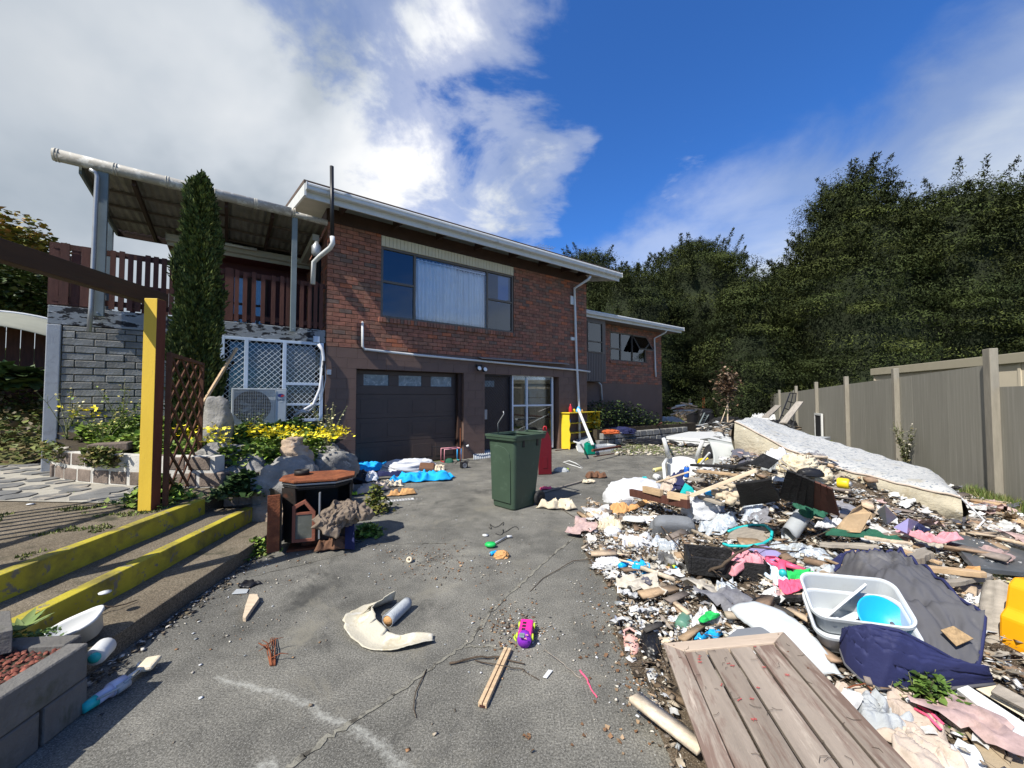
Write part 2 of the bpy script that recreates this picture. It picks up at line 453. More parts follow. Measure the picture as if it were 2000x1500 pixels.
def flat_poly(name, pts, z, mat, kind='structure'):
    mb = MB(); mb.add([(x, y, z) for x, y in pts], [tuple(range(len(pts)))])
    return tag(mb.build(name, mat), kind=kind)
flat_poly('ground', [(-250, -60), (250, -60), (250, 400), (-250, 400)], -.02, 'earth')
flat_poly('driveway', [(-2.0, -6), (7.4, -6), (7.35, 5.0), (8.6, 8.2), (12.3, 16.5), (13.5, 26), (9, 26), (7.2, 15.6), (2.31, 12.06), (-3.65, 7.7), (-3.4, 5.4), (-2.45, 4.3), (-2.2, 1.5), (-2.0, -2)], 0, 'old_concrete')
def KX(y, x0=-2.30): return x0 - .092 * (y - 2.58)
def strip(name, xa, xb, ya, yb, z0, z1, mat, kind='structure', parent=None, bevel=.008, jitter=0):
    """a block lying along the step direction; xa is its right side, xb its left"""
    mb = MB(); n = 14
    rnd = random.Random(int(abs(xa) * 1000))
    vs = []
    for i in range(n + 1):
        y = ya + (yb - ya) * i / n
        j = rnd.uniform(-jitter, jitter)
        for x, z in ((KX(y, xa) + j, z0), (KX(y, xa) + j, z1 + j * .4), (KX(y, xb), z1 + j * .4), (KX(y, xb), z0)): vs.append((x, y, z))
    fs = [(i * 4 + k, (i + 1) * 4 + k, (i + 1) * 4 + (k + 1) % 4, i * 4 + (k + 1) % 4) for i in range(n) for k in range(4)]
    fs += [(0, 1, 2, 3), (n * 4 + 3, n * 4 + 2, n * 4 + 1, n * 4)]
    mb.add(vs, fs)
    return tag(mb.build(name, mat, parent, bevel=bevel), kind=kind)
M('yellow_paint', (.42, .35, .03), .75, .14, 5, .25, 60, dirt=((.12, .10, .04), .45, 4, .25), dirt2=((.18, .16, .12), .57, 11, .05))
M('yellow_wood', (.80, .55, .06), .55, .06, 3, .12, 30, dirt=((.30, .22, .08), .66, 7, .1), stretch=(3, 3, .6))
strip('step_ledge', -2.30, -3.2, -1, 4.34, -.02, .122, 'step_concrete', jitter=.012)
strip('lower_step', -2.77, -3.6, 1.2, 4.33, -.02, .268, 'step_concrete')
k1 = strip('lower_kerb', -2.69, -2.775, .8, 4.36, .10, .275, 'yellow_paint', jitter=.006)
strip('terrace', -3.125, -12, -1, 5.6, -.02, .415, 'step_concrete')
k2 = strip('upper_kerb', -3.045, -3.13, .8, 4.12, .255, .43, 'yellow_paint', jitter=.006)
# crazy-paved path along the planter
M('paving_grout', (.33, .31, .26), .9, .15, 10, .3)
M('slate', (.14, .14, .135), .75, .3, 4, .2, dirt=((.35, .31, .25), .56, 3, .1))
path = flat_poly('path', [(-3.9, 3.95), (-4.2, 4.9), (-5.6, 5.0), (-6.6, 6.6), (-9, 9), (-12, 9), (-12, 4.6), (-6.2, 4.1)], .425, 'paving_grout')
rnd = random.Random(3)
cells = []
for i in range(16):
    for j in range(9):
        x = -4.15 - i * .36 + rnd.uniform(-.09, .09); y = 4.15 + j * .33 + rnd.uniform(-.09, .09) + i * .04
        if y > 4.95 + max(0, (-x - 5.2)) * 1.35 or (x > -4.3 and y > 4.8): continue
        n = rnd.randint(5, 7); r = rnd.uniform(.13, .19); a0 = rnd.random() * 6
        cells.append([(x + r * rnd.uniform(.8, 1.1) * math.cos(a0 + 6.283 * k / n), y + r * rnd.uniform(.8, 1.1) * math.sin(a0 + 6.283 * k / n)) for k in range(n)])
for c in cells:
    mb = MB(); mb.prism(c, .42, .436 + rnd.uniform(0, .006)); mb.build('paving_stone', 'slate', path, bevel=.004)
# repaired cracks in the concrete
M('crack_mortar', (.20, .19, .155), .9, .25, 20, .4, 80, dirt=((.06, .055, .045), .52, 12, .06))
def crack(name, pix, w, seed):
    mb = MB(); rnd = random.Random(seed); pts = []
    for (a, b), (c, d) in zip(pix[:-1], pix[1:]):
        for k in range(8):
            q = P(a + (c - a) * k / 8, b + (d - b) * k / 8, .004); pts.append((q.x + rnd.uniform(-.012, .012), q.y + rnd.uniform(-.012, .012)))
    vs, fs = [], []
    for i, (x, y) in enumerate(pts):
        nx, ny = pts[min(i + 1, len(pts) - 1)][0] - pts[max(i - 1, 0)][0], pts[min(i + 1, len(pts) - 1)][1] - pts[max(i - 1, 0)][1]
        l = math.hypot(nx, ny) or 1; ww = w * (.35 + 1.1 * abs(noise.noise(Vector((i * .21, seed, 0)))) * 1.6 + rnd.uniform(0, .25)) / 2
        vs += [(x - ny / l * ww, y + nx / l * ww, .004), (x + ny / l * ww, y - nx / l * ww, .004)]
    fs = [(2 * i, 2 * i + 1, 2 * i + 3, 2 * i + 2) for i in range(len(pts) - 1)]
    mb.add(vs, fs); return tag(mb.build(name, 'crack_mortar'), kind='structure')
crack('pavement_crack', [(560, 1500), (640, 1440), (720, 1390), (800, 1335), (870, 1285), (915, 1255), (950, 1205), (990, 1165), (1045, 1115), (1090, 1075), (1150, 1030)], .026, 1)
crack('pavement_crack', [(905, 1262), (960, 1262), (1010, 1268)], .02, 2)
crack('pavement_crack', [(480, 1128), (600, 1100), (740, 1062), (900, 1060)], .010, 3)

# ------------------------------------------------------------------ the brick house
def brick_material():
    m = bpy.data.materials.new('brick'); MATS['brick'] = m; m.use_nodes = True
    t = m.node_tree; b = t.nodes['Principled BSDF']
    tc = N(t, 'ShaderNodeTexCoord').outputs['Object']
    a = N(t, 'ShaderNodeAttribute', attribute_name='col').outputs['Color']
    w = N(t, 'ShaderNodeNewGeometry').outputs['Position']
    n_ = noise_tex(t, w, 9, 8, .7); n2_ = noise_tex(t, w, 70, 4, .7)
    c = mixc(t, 1.0, a, ramp(t, n_, [(.3, (.6,) * 3), (.7, (1.35,) * 3)]), 'MULTIPLY')
    c = mixc(t, ramp(t, n2_, [(.55, (0, 0, 0)), (.75, (.55,) * 3)]), c, (.10, .06, .045))
    t.links.new(c, b.inputs['Base Color']); b.inputs['Roughness'].default_value = .8; b.inputs['Specular IOR Level'].default_value = .3
    bp = N(t, 'ShaderNodeBump'); bp.inputs['Strength'].default_value = .6; bp.inputs['Distance'].default_value = .01
    t.links.new(noise_tex(t, w, 60, 5, .65), bp.inputs['Height']); t.links.new(bp.outputs[0], b.inputs['Normal'])
brick_material()
M('mortar', (.085, .052, .042), .95, .2, 10, .3)
M('plinth_paint', (.135, .086, .067), .6, .12, 2.5, .12, 35, dirt=((.06, .045, .04), .6, 3, .2))
M('plinth_joint', (.05, .036, .03), .8, .1)
M('dark_door', (.070, .050, .042), .45, .12, 3, .06)
M('eave_cream', (.46, .43, .36), .7, .1, 3, .05, dirt=((.25, .22, .17), .58, 3, .2))
M('eave_brown', (.045, .024, .017), .7, .2, 5, .1)
M('roof_tile', (.10, .07, .055), .85, .25, 6, .3)
M('bronze_alu', (.12, .105, .088), .45, .1, 5, .03, metal=.3)
M('white_alu', (.62, .65, .68), .4, .05, 4, .03)
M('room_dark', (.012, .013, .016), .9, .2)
M('curtain', (.88, .88, .88), .9, .05, 3, .05)
M('cream_batten', (.62, .57, .43), .6, .06, 5, .05)
M('maroon', (.075, .016, .014), .6, .2, 3, .05)
M('cladding', (.14, .115, .10), .6, .15, 3, .05, stretch=(6, 6, .4))
glass('pane', (.22, .28, .36), .97)
glass('pane_clear', (.96, .97, .98), 1.0)
TONES = [(c[0] * .82 + .080, c[1] * .76 + .038, c[2] * .66 + .026) for c in [(.27, .115, .085), (.22, .098, .073), (.25, .125, .09), (.19, .092, .07), (.21, .12, .09), (.13, .095, .08), (.105, .095, .088), (.36, .115, .055),
         (.24, .105, .08), (.18, .10, .075), (.30, .13, .09), (.15, .08, .065)]]
house = empty('brick_house', HO, HA, 'two storey brown brick house over a dark painted garage level, long eave and white gutter', 'house')
WL = 7.37
win0, win1 = W(744.3, 550)[0], W(1003.5, 550)[0]
gar0, gar1 = W(695.2, 800)[0], W(905.6, 800)[0]
dor0, dor1 = W(946.8, 800)[0], W(1092, 800)[0]
ZP, ZT, ZL = 2.485, 4.99, 2.11
WZ0, WZ1 = 3.19, 4.73
def rows(x0, x1, z0, z1, L, H, gap, holes, bond=.5):
    out, r, z = [], 0, z0
    while z < z1 - 1e-3:
        zt = min(z + H, z1)
        segs = [(x0, x1)]
        for a, b, c, d in holes:
            if c < (z + zt) / 2 < d:
                ns = []
                for s0, s1 in segs:
                    if a > s0: ns.append((s0, min(a, s1)))
                    if b < s1: ns.append((max(b, s0), s1))
                segs = [q for q in ns if q[1] - q[0] > .02]
        for s0, s1 in segs:
            k = math.floor((s0 - x0) / L) - 1
            x = x0 + k * L + (L * bond if r % 2 else 0)
            while x < s1:
                a, b = max(x, s0), min(x + L, s1)
                if b - a > gap + .015: out.append((a + gap / 2, b - gap / 2, z + gap / 2, zt - gap / 2))
                x += L
        z = zt; r += 1
    return out
bm_bricks = [cbox_mesh('brick', (.23, .09, .077), .004, 'brick', c) for c in TONES]
rnd = random.Random(11)
upper = rows(0, WL, ZP, ZT, .238, .0864, .009, [(win0, win1, WZ0 - .10, 5.2)])
upper.sort(key=lambda r: r[0] + .02 * r[2])
stuff_b = MB(); stuff_c = []
def stuff_brick(cx, cy, cz, dx, dy, dz, rz=0):
    stuff_b.box((cx, cy, cz), (dx, dy, dz), (0, 0, rz)); stuff_c.append(TONES[rnd.randrange(12)])
for i, (a, b, c, d) in enumerate(upper):
    pr = rnd.uniform(0, .004)
    if i < 300:
        rep(bm_bricks[rnd.choice((0, 1, 2, 3, 4, 5, 6, 8, 9, 10, 11, 0, 2, 7))], 'brick', ((a + b) / 2, .045 - pr, (c + d) / 2), (0, 0, 0), ((b - a) / .23, 1, (d - c) / .077), house)
    else:
        stuff_brick((a + b) / 2, .045 - pr, (c + d) / 2, b - a, .09, d - c)
for a, b, c, d in rows(0, 2.6, ZP, 5.1, .238, .0864, .009, []):                      # return wall beside the deck
    stuff_brick(.045, (a + b) / 2 + .09, (c + d) / 2, .09, b - a, d - c)
x = win0 - .05
while x < win1 + .05:                                                                # header course under the big window
    stuff_brick(x + .038, .03, WZ0 - .055, .068, .15, .10); x += .078
# rear wing
TW = 1.0
wx1 = W(1292, 700, TW)[0]; wzb = W(1291, 752, TW)[1]; wzt = W(1291, 655, TW)[1] + .1
ww0, ww1 = W(1192, 680, TW)[0], W(1262, 680, TW)[0]
wwz0, wwz1 = W(1230, 707, TW)[1], W(1230, 652, TW)[1]
bx1 = W(1183, 700, TW - .45)[0]
for a, b, c, d in rows(WL, wx1, wzb, wzt, .238, .0864, .009, [(ww0, ww1, wwz0, wwz1), (WL, bx1 - .1, 0, 9)]):
    stuff_brick((a + b) / 2, TW + .045, (c + d) / 2, b - a, .09, d - c)
x = ww0 - .05
while x < ww1 + .05:
    stuff_brick(x + .038, TW + .02, wwz0 - .05, .068, .14, .09); x += .078
ob = stuff_b.build('brick_courses', 'brick', house)
set_col(ob.data, np.repeat(np.array([[*c, 1.0] for c in stuff_c]), 8, 0))
tag(ob, kind='stuff')
# backing walls
mb = MB()
mb.b2((.012, .014, ZP), (win0, .25, 5.25)); mb.b2((win1, .014, ZP), (WL - .01, .25, 5.25)); mb.b2((win0, .016, ZP + .002), (win1, .25, WZ0 - .1)); mb.b2((win0, .016, WZ1), (win1, .25, 5.25))
mb.b2((.014, .252, ZP), (.2, 5.5, 5.25)); mb.b2((WL - .2, .252, ZP), (WL - .006, 5.5, 5.25))
mb.b2((WL, TW + .012, wzb), (ww0, TW + .25, wzt + .3)); mb.b2((ww1, TW + .012, wzb), (wx1 - .01, TW + .25, wzt + .3))
mb.b2((ww0, TW + .014, wzb), (ww1, TW + .25, wwz0)); mb.b2((ww0, TW + .014, wwz1), (ww1, TW + .25, wzt + .3)); mb.b2((wx1 - .2, TW + .26, 0), (wx1 - .012, 6, wzt + .3))
mb.b2((ww0, TW + .9, wwz0 - .2), (ww1, TW + .95, wwz1 + .1))
mb.build('wall_backing', 'mortar', house)
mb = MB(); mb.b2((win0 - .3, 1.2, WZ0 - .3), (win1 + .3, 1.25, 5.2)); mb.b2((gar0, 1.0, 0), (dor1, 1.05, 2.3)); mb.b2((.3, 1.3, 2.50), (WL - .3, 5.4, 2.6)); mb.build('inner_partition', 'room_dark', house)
# painted blockwork
bl = cbox_mesh('block', (.39, .09, .19), .0025, 'plinth_paint')
for a, b, c, d in rows(0, WL, -.02, ZP, .40, .2088, .003, [(gar0, gar1, -1, ZL), (dor0, dor1, -1, ZL)]):
    rep(bl, 'block', ((a + b) / 2, .045, (c + d) / 2), (0, 0, 0), ((b - a) / .39, 1, (d - c) / .19), house)
mb = MB()
for a, b in ((0.004, gar0), (gar1, dor0), (dor1, WL - .004)): mb.b2((a, .006, -.02), (b, .3, ZP - .003))
for a, b in ((gar0, gar1), (dor0, dor1)): mb.b2((a, .006, ZL), (b, .3, ZP - .003))
mb.b2((.005, .31, -.02), (.2, 5.5, ZP - .004)); mb.b2((WL - .21, .31, -.02), (WL - .004, 5.5, ZP - .004))
mb.b2((WL, TW - .002, -.02), (wx1, TW + .25, wzb))
mb.build('plinth_wall', 'plinth_paint', house)
mb = MB(); mb.b2((gar0, .10, ZL - .05), (gar1 - .1, .2, ZL - .002)); mb.b2((gar1 - .10, .09, 0), (gar1 - .002, .2, ZL - .001)); mb.build('door_jamb', 'eave_brown', house)
# garage door: four sections, three lights
gd = MB(); gd.b2((gar0, .262, 0), (gar1, .30, ZL)); gdo = gd.build('garage_door', 'dark_door', house)
sh = (ZL - .05) / 4; gw = gar1 - gar0 - .1
gl = []
for px0, px1 in ((710, 758.5), (778.5, 823), (841, 881.5)):
    gl.append((W(px0, 740, .25)[0], W(px1, 740, .25)[0]))
gz0, gz1 = W(730, 753, .25)[1], W(730, 731.5, .25)[1]
for k in range(4):
    z0, z1 = k * sh + .003, (k + 1) * sh - .003
    mb = MB()
    if k < 3:
        mb.b2((gar0 + .003, .235, z0), (gar1 - .10, .262, z1))
        for q in range(4):
            a = gar0 + .1 + q * (gw - .1) / 4
            mb.b2((a + .05, .229, z0 + .10), (a + (gw - .1) / 4 - .05, .236, z1 - .10))
    else:
        mb.b2((gar0 + .003, .235, z0), (gar1 - .10, .262, gz0)); mb.b2((gar0 + .003, .235, gz1), (gar1 - .10, .262, z1))
        xs = [gar0 + .003] + [v for p in gl for v in p] + [gar1 - .10]
        for a, b in zip(xs[::2], xs[1::2]): mb.b2((a, .235, gz0), (b, .262, gz1))
    mb.build('door_panel', 'dark_door', gdo, bevel=.006)
M('frosted', (.20, .25, .27), .25, .35, 9, .3, 30, dirt=((.38, .42, .42), .52, 12, .1), dirt2=((.07, .09, .1), .6, 25, .1))
for a, b in gl:
    MB().b2((a + .002, .25, gz0 + .002), (b - .002, .2575, gz1 - .002)).build('light_pane', 'frosted', gdo)
# window maker (local house coordinates)
def window(name, x0, x1, z0, z1, t, cols, mat, fr=.05, parent=house, splits=None, panem='pane'):
    """cols: list of (xa, xb, [z splits])"""
    mb = MB()
    mb.b2((x0, t - .03, z0), (x0 + fr, t + .05, z1)); mb.b2((x1 - fr, t - .03, z0), (x1, t + .05, z1))
    mb.b2((x0 + fr, t - .028, z0), (x1 - fr, t + .05, z0 + fr)); mb.b2((x0 + fr, t - .028, z1 - fr), (x1 - fr, t + .05, z1))
    w = None
    panes = []
    for a, b, zs in cols:
        if a > x0 + .01: mb.b2((a - fr / 2, t - .026, z0 + fr), (a + fr / 2, t + .048, z1 - fr))
        zz_ = [z0] + list(zs) + [z1]
        for q in zs: mb.b2((a + fr / 2, t - .024, q - fr / 2), (b - fr / 2, t + .046, q + fr / 2))
        for c, d in zip(zz_[:-1], zz_[1:]): panes.append((a + fr * .6, b - fr * .6, c + fr * .6, d - fr * .6))
    w = mb.build(name, mat, parent, bevel=.004)
    for a, b, c, d in panes:
        MB().b2((a, t + .006, c), (b, t + .012, d)).build('pane', 'pane_clear' if b - a > 1.2 else panem, w)
    return w
def curtain(parent, x0, x1, z0, z1, t, waves=9, amp=.03, lean=0.0):
    mb = MB(); nx = int(waves * 10)
    def fn(u, v):
        return (x0 + (x1 - x0) * u + lean * (1 - v) * (u - .5), t + 1.5 * amp * math.sin(u * waves * 6.283 + .6 * math.sin(v * 3 + u * 9)) * (1.1 - .4 * v) + .012 * math.sin(u * 41), z0 + (z1 - z0) * v)
    mb.sheet(nx, 10, fn)
    return mb.build('curtain', 'curtain', parent, smooth=True, solid=.004)
m0, m1 = W(811, 550)[0], W(953, 550)[0]
zs = W(776, 553)[1]
big = window('window', win0, win1, WZ0, WZ1, .05, [(win0, m0, [zs]), (m0, m1, []), (m1, win1, [zs + .02])], 'bronze_alu', .05)
curtain(big, m0 + .04, m0 + .04 + (m1 - m0) * .55, WZ0 + .03, WZ1 - .07, .14, 11, .022, -.1)
curtain(big, m0 + (m1 - m0) * .50, m1 - .03, WZ0 + .03, WZ1 - .12, .17, 12, .024, .05)
mb = MB(); mb.b2((m0 + .03, .10, WZ1 - .115), (m1 - .03, .115, WZ1 - .09)); mb.build('curtain_rail', 'white_alu', big)
mb = MB(); mb.b2((win0, .02, WZ1 + .002), (win1, .012, WZ1 + .23))
cp = mb.build('head_panel', 'cream_batten', house)
x = win0 + .006
while x < win1 - .05:
    MB().b2((x, -.004, WZ1 + .006), (x + .074, .012, WZ1 + .225)).build('batten', 'cream_batten', cp); x += .083
# laundry door with security screen, and the white window beside it
sx1 = W(1004, 800)[0]
mb = MB(); mb.b2((dor0, .10, 0), (dor0 + .055, .16, ZL)); mb.b2((sx1 - .055, .10, 0), (sx1, .16, ZL)); mb.b2((dor0 + .055, .101, ZL - .07), (sx1 - .055, .16, ZL)); mb.b2((dor0 + .055, .101, 0), (sx1 - .055, .16, .1))
M('navy_alu', (.030, .032, .042), .4, .1, 4, .02)
sd = mb.build('screen_door', 'navy_alu', house, bevel=.004)
def diamond(x0, x1, z0, z1, t, step, r, name, mat, parent, axis=0):
    mb = MB()
    w, h = x1 - x0, z1 - z0
    n = int((w + h) / step) + 1
    for s in (1, -1):
        for k in range(n + 1):
            c = k * step
            a = (max(0, c - h), min(c, h)); b = (min(c, w), max(0, c - w))
            if abs(a[0] - b[0]) < .01: continue
            p, q = [(x0 + u if s == 1 else x1 - u, t + s * r * .4, z0 + v) for u, v in (a, b)]
            mb.tube([p, q], r, 4, cap=False)
    return mb.build(name, mat, parent)
diamond(dor0 + .055, sx1 - .055, .10, ZL - .07, .125, .085, .004, 'screen_mesh', 'navy_alu', sd)
MB().b2((dor0 + .06, .19, 0), (sx1, .21, ZL)).build('door_leaf', 'dark_door', sd)
MB().b2((dor0 + .09, .178, ZL - .36), (dor0 + .40, .186, ZL - .20)).build('glazed_panel', 'frosted', sd)
MB().b2((dor0 + .045, .085, .92), (dor0 + .13, .10, 1.17)).build('lock', 'galv', sd, bevel=.006)
rx1 = W(1085, 800)[0]; rz = W(1040, 792)[1]; rm = W(1034, 760)[0]
lw = window('laundry_window', sx1 + .004, rx1, .04, ZL - .01, .12, [(sx1, rm, [rz]), (rm, rx1, [rz])], 'white_alu', .045, panem='pane_clear')
M('blind', (.36, .36, .30), .8, .1, 6, .1, dirt=((.2, .2, .17), .5, 4, .2))
for k in range(3):
    MB().b2((rm + .03, .26, 1.2 + k * .28), (rx1 - .05, .266, 1.46 + k * .28)).build('blind', 'blind', lw)
# eaves, gutter, rafters, roof
GZ, ED = 5.29, .60
gx0, gx1 = -.50, 8.19
def gutter(name, x0, x1, t, z, parent, mat='white_paint', w=.11, h=.12):
    prof = [(0, 0), (-.03, -.004), (-w + .01, .0), (-w, .02), (-w, h * .55), (-w - .012, h * .6), (-w - .012, h * .85), (-w, h), (-w + .008, h), (-w + .008, .02), (-.008, .012), (-.008, h), (0, h)]
    mb = MB(); n = len(prof)
    vs = [(x, t + a, z - h + b) for x in (x0, x1) for a, b in prof]
    fs = [(i, (i + 1) % n, n + (i + 1) % n, n + i) for i in range(n)] + [tuple(range(n))[::-1], tuple(range(n, 2 * n))]
    mb.add(vs, fs)
    mb.b2((x1, t - w - .015, z - h - .01), (x1 + .012, t + .004, z + .01)); mb.b2((x0 - .012, t - w - .015, z - h - .01), (x0, t + .004, z + .01))
    return mb.build(name, mat, parent)
RP = math.tan(math.radians(13))
gutter('gutter', gx0 + .02, gx1, -ED, GZ, house)
def slopez(t): return GZ - .02 + (t + ED) * RP
mb = MB(); mb.b2((gx0, -ED, GZ - .23), (gx1, -ED + .03, GZ - .012)); mb.build('fascia', 'white_paint', house)
mb = MB()
T2 = 5.0
def slab(mb, x0, x1, t0, t1, dz0, dz1, mi=0):
    vs = [(x, t, slopez(t) + dz) for x in (x0, x1) for t in (t0, t1) for dz in (dz0, dz1)]
    mb.add(vs, [(0, 1, 3, 2), (4, 6, 7, 5), (0, 4, 5, 1), (2, 3, 7, 6), (1, 5, 7, 3), (0, 2, 6, 4)], mi)
slab(mb, gx0 - .02, gx1, -ED - .03, T2, .03, .10); mb.build('roof', 'roof_tile', house)
for q_ in ((gx0 - .015, gx0 + .02, -ED - .06), (gx1 - .02, gx1 + .01, -ED + .04)):
    mb = MB(); slab(mb, *q_, T2, -.19, .028); mb.build('barge_board', 'white_paint', house)
mb = MB(); slab(mb, gx0 + .02, gx1 - .02, -ED + .03, T2 - .1, -.07, -.05); mb.build('soffit', 'eave_cream', house)
mb = MB(); mb.b2((.0, -.03, 4.965), (WL, .012, 5.22)); mb.b2((-.03, -.03, 4.965), (0, 2.4, 5.22)); mb.build('wall_plate', 'eave_brown', house)
for px in (668, 776, 862, 938, 1005, 1064, 1108, 1140):
    x = W(px, 420, -.3)[0]
    mb = MB()
    vs = [(x + dx, t, slopez(t) + dz) for dx in (0, .05) for t, dz in ((-.03, -.26), (-ED + .04, -.20), (-ED + .04, -.072), (-.03, -.072))]
    mb.add(vs, [(0, 1, 2, 3), (7, 6, 5, 4), (0, 4, 5, 1), (1, 5, 6, 2), (2, 6, 7, 3), (3, 7, 4, 0)])
    mb.build('rafter', 'eave_brown', house)
# wing eaves
wgz = W(1240, 624, TW - .55)[1]; wgx = W(1331, 645, TW - .55)[0]
gutter('gutter', WL - .2, wgx, TW - .55, wgz, house)
MB().b2((WL + .0, TW - .55, wgz - .2), (wgx, TW - .52, wgz - .012)).build('fascia', 'white_paint', house)
MB().b2((WL + .0, TW - .52, wgz - .17), (wgx - .02, 5, wgz - .14)).build('soffit', 'cladding', house)
mb = MB(); mb.add([(WL + .01, TW - .57, wgz), (wgx, TW - .57, wgz), (wgx, 5, wgz + 1.0), (WL + .01, 5, wgz + 1.0), (WL + .01, TW - .57, wgz - .03), (wgx, TW - .57, wgz - .03), (wgx, 5, wgz + .95), (WL + .01, 5, wgz + .95)],
       [(0, 1, 2, 3), (7, 6, 5, 4), (0, 4, 5, 1), (1, 5, 6, 2), (2, 6, 7, 3), (3, 7, 4, 0)]); mb.build('roof', 'roof_tile', house)
# bay with ribbed cladding and a tall window
bt = TW - .45
bz0, bz1 = W(1165, 745, bt)[1], W(1165, 622, bt)[1] + .1
b0, b1 = W(1148, 660, bt)[0], W(1176, 660, bt)[0]
bwz0, bwz1 = W(1162, 689, bt)[1], W(1162, 629, bt)[1]
mb = MB(); mb.b2((WL + .01, bt, bz0), (bx1, bt + .05, bwz0)); mb.b2((WL + .01, bt + .001, bwz1), (bx1, bt + .05, bz1)); mb.b2((b1, bt, bwz0), (bx1, bt + .05, bwz1)); mb.b2((WL + .01, bt, bwz0), (b0, bt + .05, bwz1))
mb.b2((bx1 - .05, bt + .051, bz0), (bx1, TW, bz1)); mb.b2((WL + .01, bt + .05, bz0 + .002), (bx1 - .05, TW, bz0 + .05))
bay = mb.build('bay_cladding', 'cladding', house)
x = WL + .02
while x < bx1 - .02:
    MB().b2((x, bt - .014, bz0), (x + .045, bt, bwz0 - .02)).build('rib', 'cladding', bay); x += .08
bw = window('bay_window', b0 - .04, b1 + .02, bwz0, bwz1, bt + .0, [(b0 - .04, b1 + .02, [bwz0 + (bwz1 - bwz0) * .36])], 'bronze_alu', .04)
curtain(bw, b0, b0 + .1, bwz0 + .6, bwz1 - .03, bt + .1, 3, .02); curtain(bw, b1 - .12, b1 - .01, bwz0 + .6, bwz1 - .03, bt + .1, 3, .02)
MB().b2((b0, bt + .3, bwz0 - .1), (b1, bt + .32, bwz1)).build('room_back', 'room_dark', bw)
wwm0, wwm1 = W(1213, 680, TW)[0], W(1236, 680, TW)[0]
wz_h = wwz0 + (wwz1 - wwz0) * .42
rw = window('bedroom_window', ww0, ww1, wwz0, wwz1, TW + .04, [(ww0, wwm0, [wz_h]), (wwm0, wwm1, []), (wwm1, ww1, [])], 'bronze_alu', .05)
curtain(rw, wwm0 + .05, wwm1 - .05, wwz0 + .03, wwz1 - .03, TW + .2, 5, .03, .2)
# open sash
mb = MB(); vs = [(wwm1, TW + .01, wwz1 - .05), (ww1, TW + .01, wwz1 - .05), (ww1, TW - .32, wz_h + .02), (wwm1, TW - .32, wz_h + .02)]
for a, b in zip(vs, vs[1:] + vs[:1]): mb.bar(a, b, .035, .035)
sash = mb.build('open_sash', 'bronze_alu', house); mb = MB(); mb.add(vs, [(0, 1, 2, 3)]); mb.build('pane', 'pane', sash, solid=.005)
# pipes
def pipe(name, pix, r, parent=house, mat='white_plastic', n=10, t=-.07):
    pts = []
    for q in pix:
        tt = q[2] if len(q) > 2 else t
        x, z = W(q[0], q[1], tt); pts.append((x, tt, z))
    return MB().tube(pts, r, n).build(name, mat, parent, smooth=True)
pipe('waste_pipe', [(708, 630, .0), (708, 632), (708, 676), (712, 682), (800, 692), (960, 707), (1130, 723), (1152, 726)], .026)
pipe('downpipe', [(1153, 540, -.58), (1150, 545, -.56), (1122, 563), (1123, 600), (1126, 700), (1131, 800), (1132, 862)], .036)
pipe('downpipe', [(1302, 645, TW - .55), (1300, 649, TW - .5), (1278, 661, TW - .07), (1280, 720, TW - .07), (1281, 736, TW - .07)], .034)
pipe('overflow_pipe', [(1168, 746, TW - .1), (1174, 752, TW - .08), (1176, 782, TW - .06)], .03)
pipe('flue', [(648, 325, -.80), (649, 468, -.80)], .035, mat='black_plastic')
pipe('flue_elbow', [(649, 462, -.80), (650, 475, -.80), (645, 484, -.74), (624, 501, -.38), (613, 512, -.2), (611, 555, -.2)], .042)
mb = MB(); x, z = W(618, 488, -.1); mb.lathe([(.05, -.13), (.085, -.08), (.085, .06), (.05, .11), (.03, .16)], 12, Matrix.Translation((x, -.1, z))); mb.build('cylinder_vent', 'galv', house, smooth=True)
mb = MB(); x0_, z0_ = W(936, 699, -.05); x1_, z1_ = W(1107, 712.5, -.05)
mb.add([(x0_, 0, z0_ + .03), (x1_, 0, z0_ + .03), (x1_, -.16, z0_ - .02), (x0_, -.16, z0_ - .02)], [(0, 1, 2, 3)]); mb.build('door_flashing', 'galv', house, solid=.012)
for px, py, w_, h_ in ((1116, 587, .07, .13), (1117.5, 662, .08, .05)):
    x, z = W(px, py, 0); MB().b2((x - w_, -.05, z - h_), (x + w_, -.004, z + h_)).build('wall_box', 'white_plastic', house, bevel=.01)
fl = MB(); x, z = W(932, 716, 0); fl.b2((x - .05, -.05, z - .02), (x + .12, -.002, z + .05)); flo = fl.build('floodlight', 'black_plastic', house, bevel=.008)
M('lamp_glass', (.85, .85, .82), .2, .02, 3, 0)
for dx, dz in ((-.03, -.06), (.14, -.08)):
    T = Matrix.Translation((x + dx, -.13, z + dz)) @ Matrix.Rotation(math.radians(75), 4, 'X')
    MB().lathe([(.02, -.09), (.055, -.03), (.065, .03), (.06, .034)], 12, T).build('lamp_shell', 'black_plastic', flo, smooth=True)
    MB().lathe([(0, .045), (.045, .042), (.058, .03), (0, .03)], 12, T).build('lamp_lens', 'lamp_glass', flo, smooth=True)
x, z = W(1063, 487, 3.0)
mb = MB(); mb.tube([(x, 3, z - .7), (x, 3, z + .05)], .012, 6); mb.bar((x - .5, 3, z), (x + .5, 3, z + .12), .012, .012)
for k in range(6): mb.tube([(x - .4 + k * .16, 2.7 + .02 * k, z + .02 + k * .02), (x - .4 + k * .16, 3.3 - .02 * k, z + .02 + k * .02)], .007, 5)
mb.build('tv_aerial', 'galv', house)
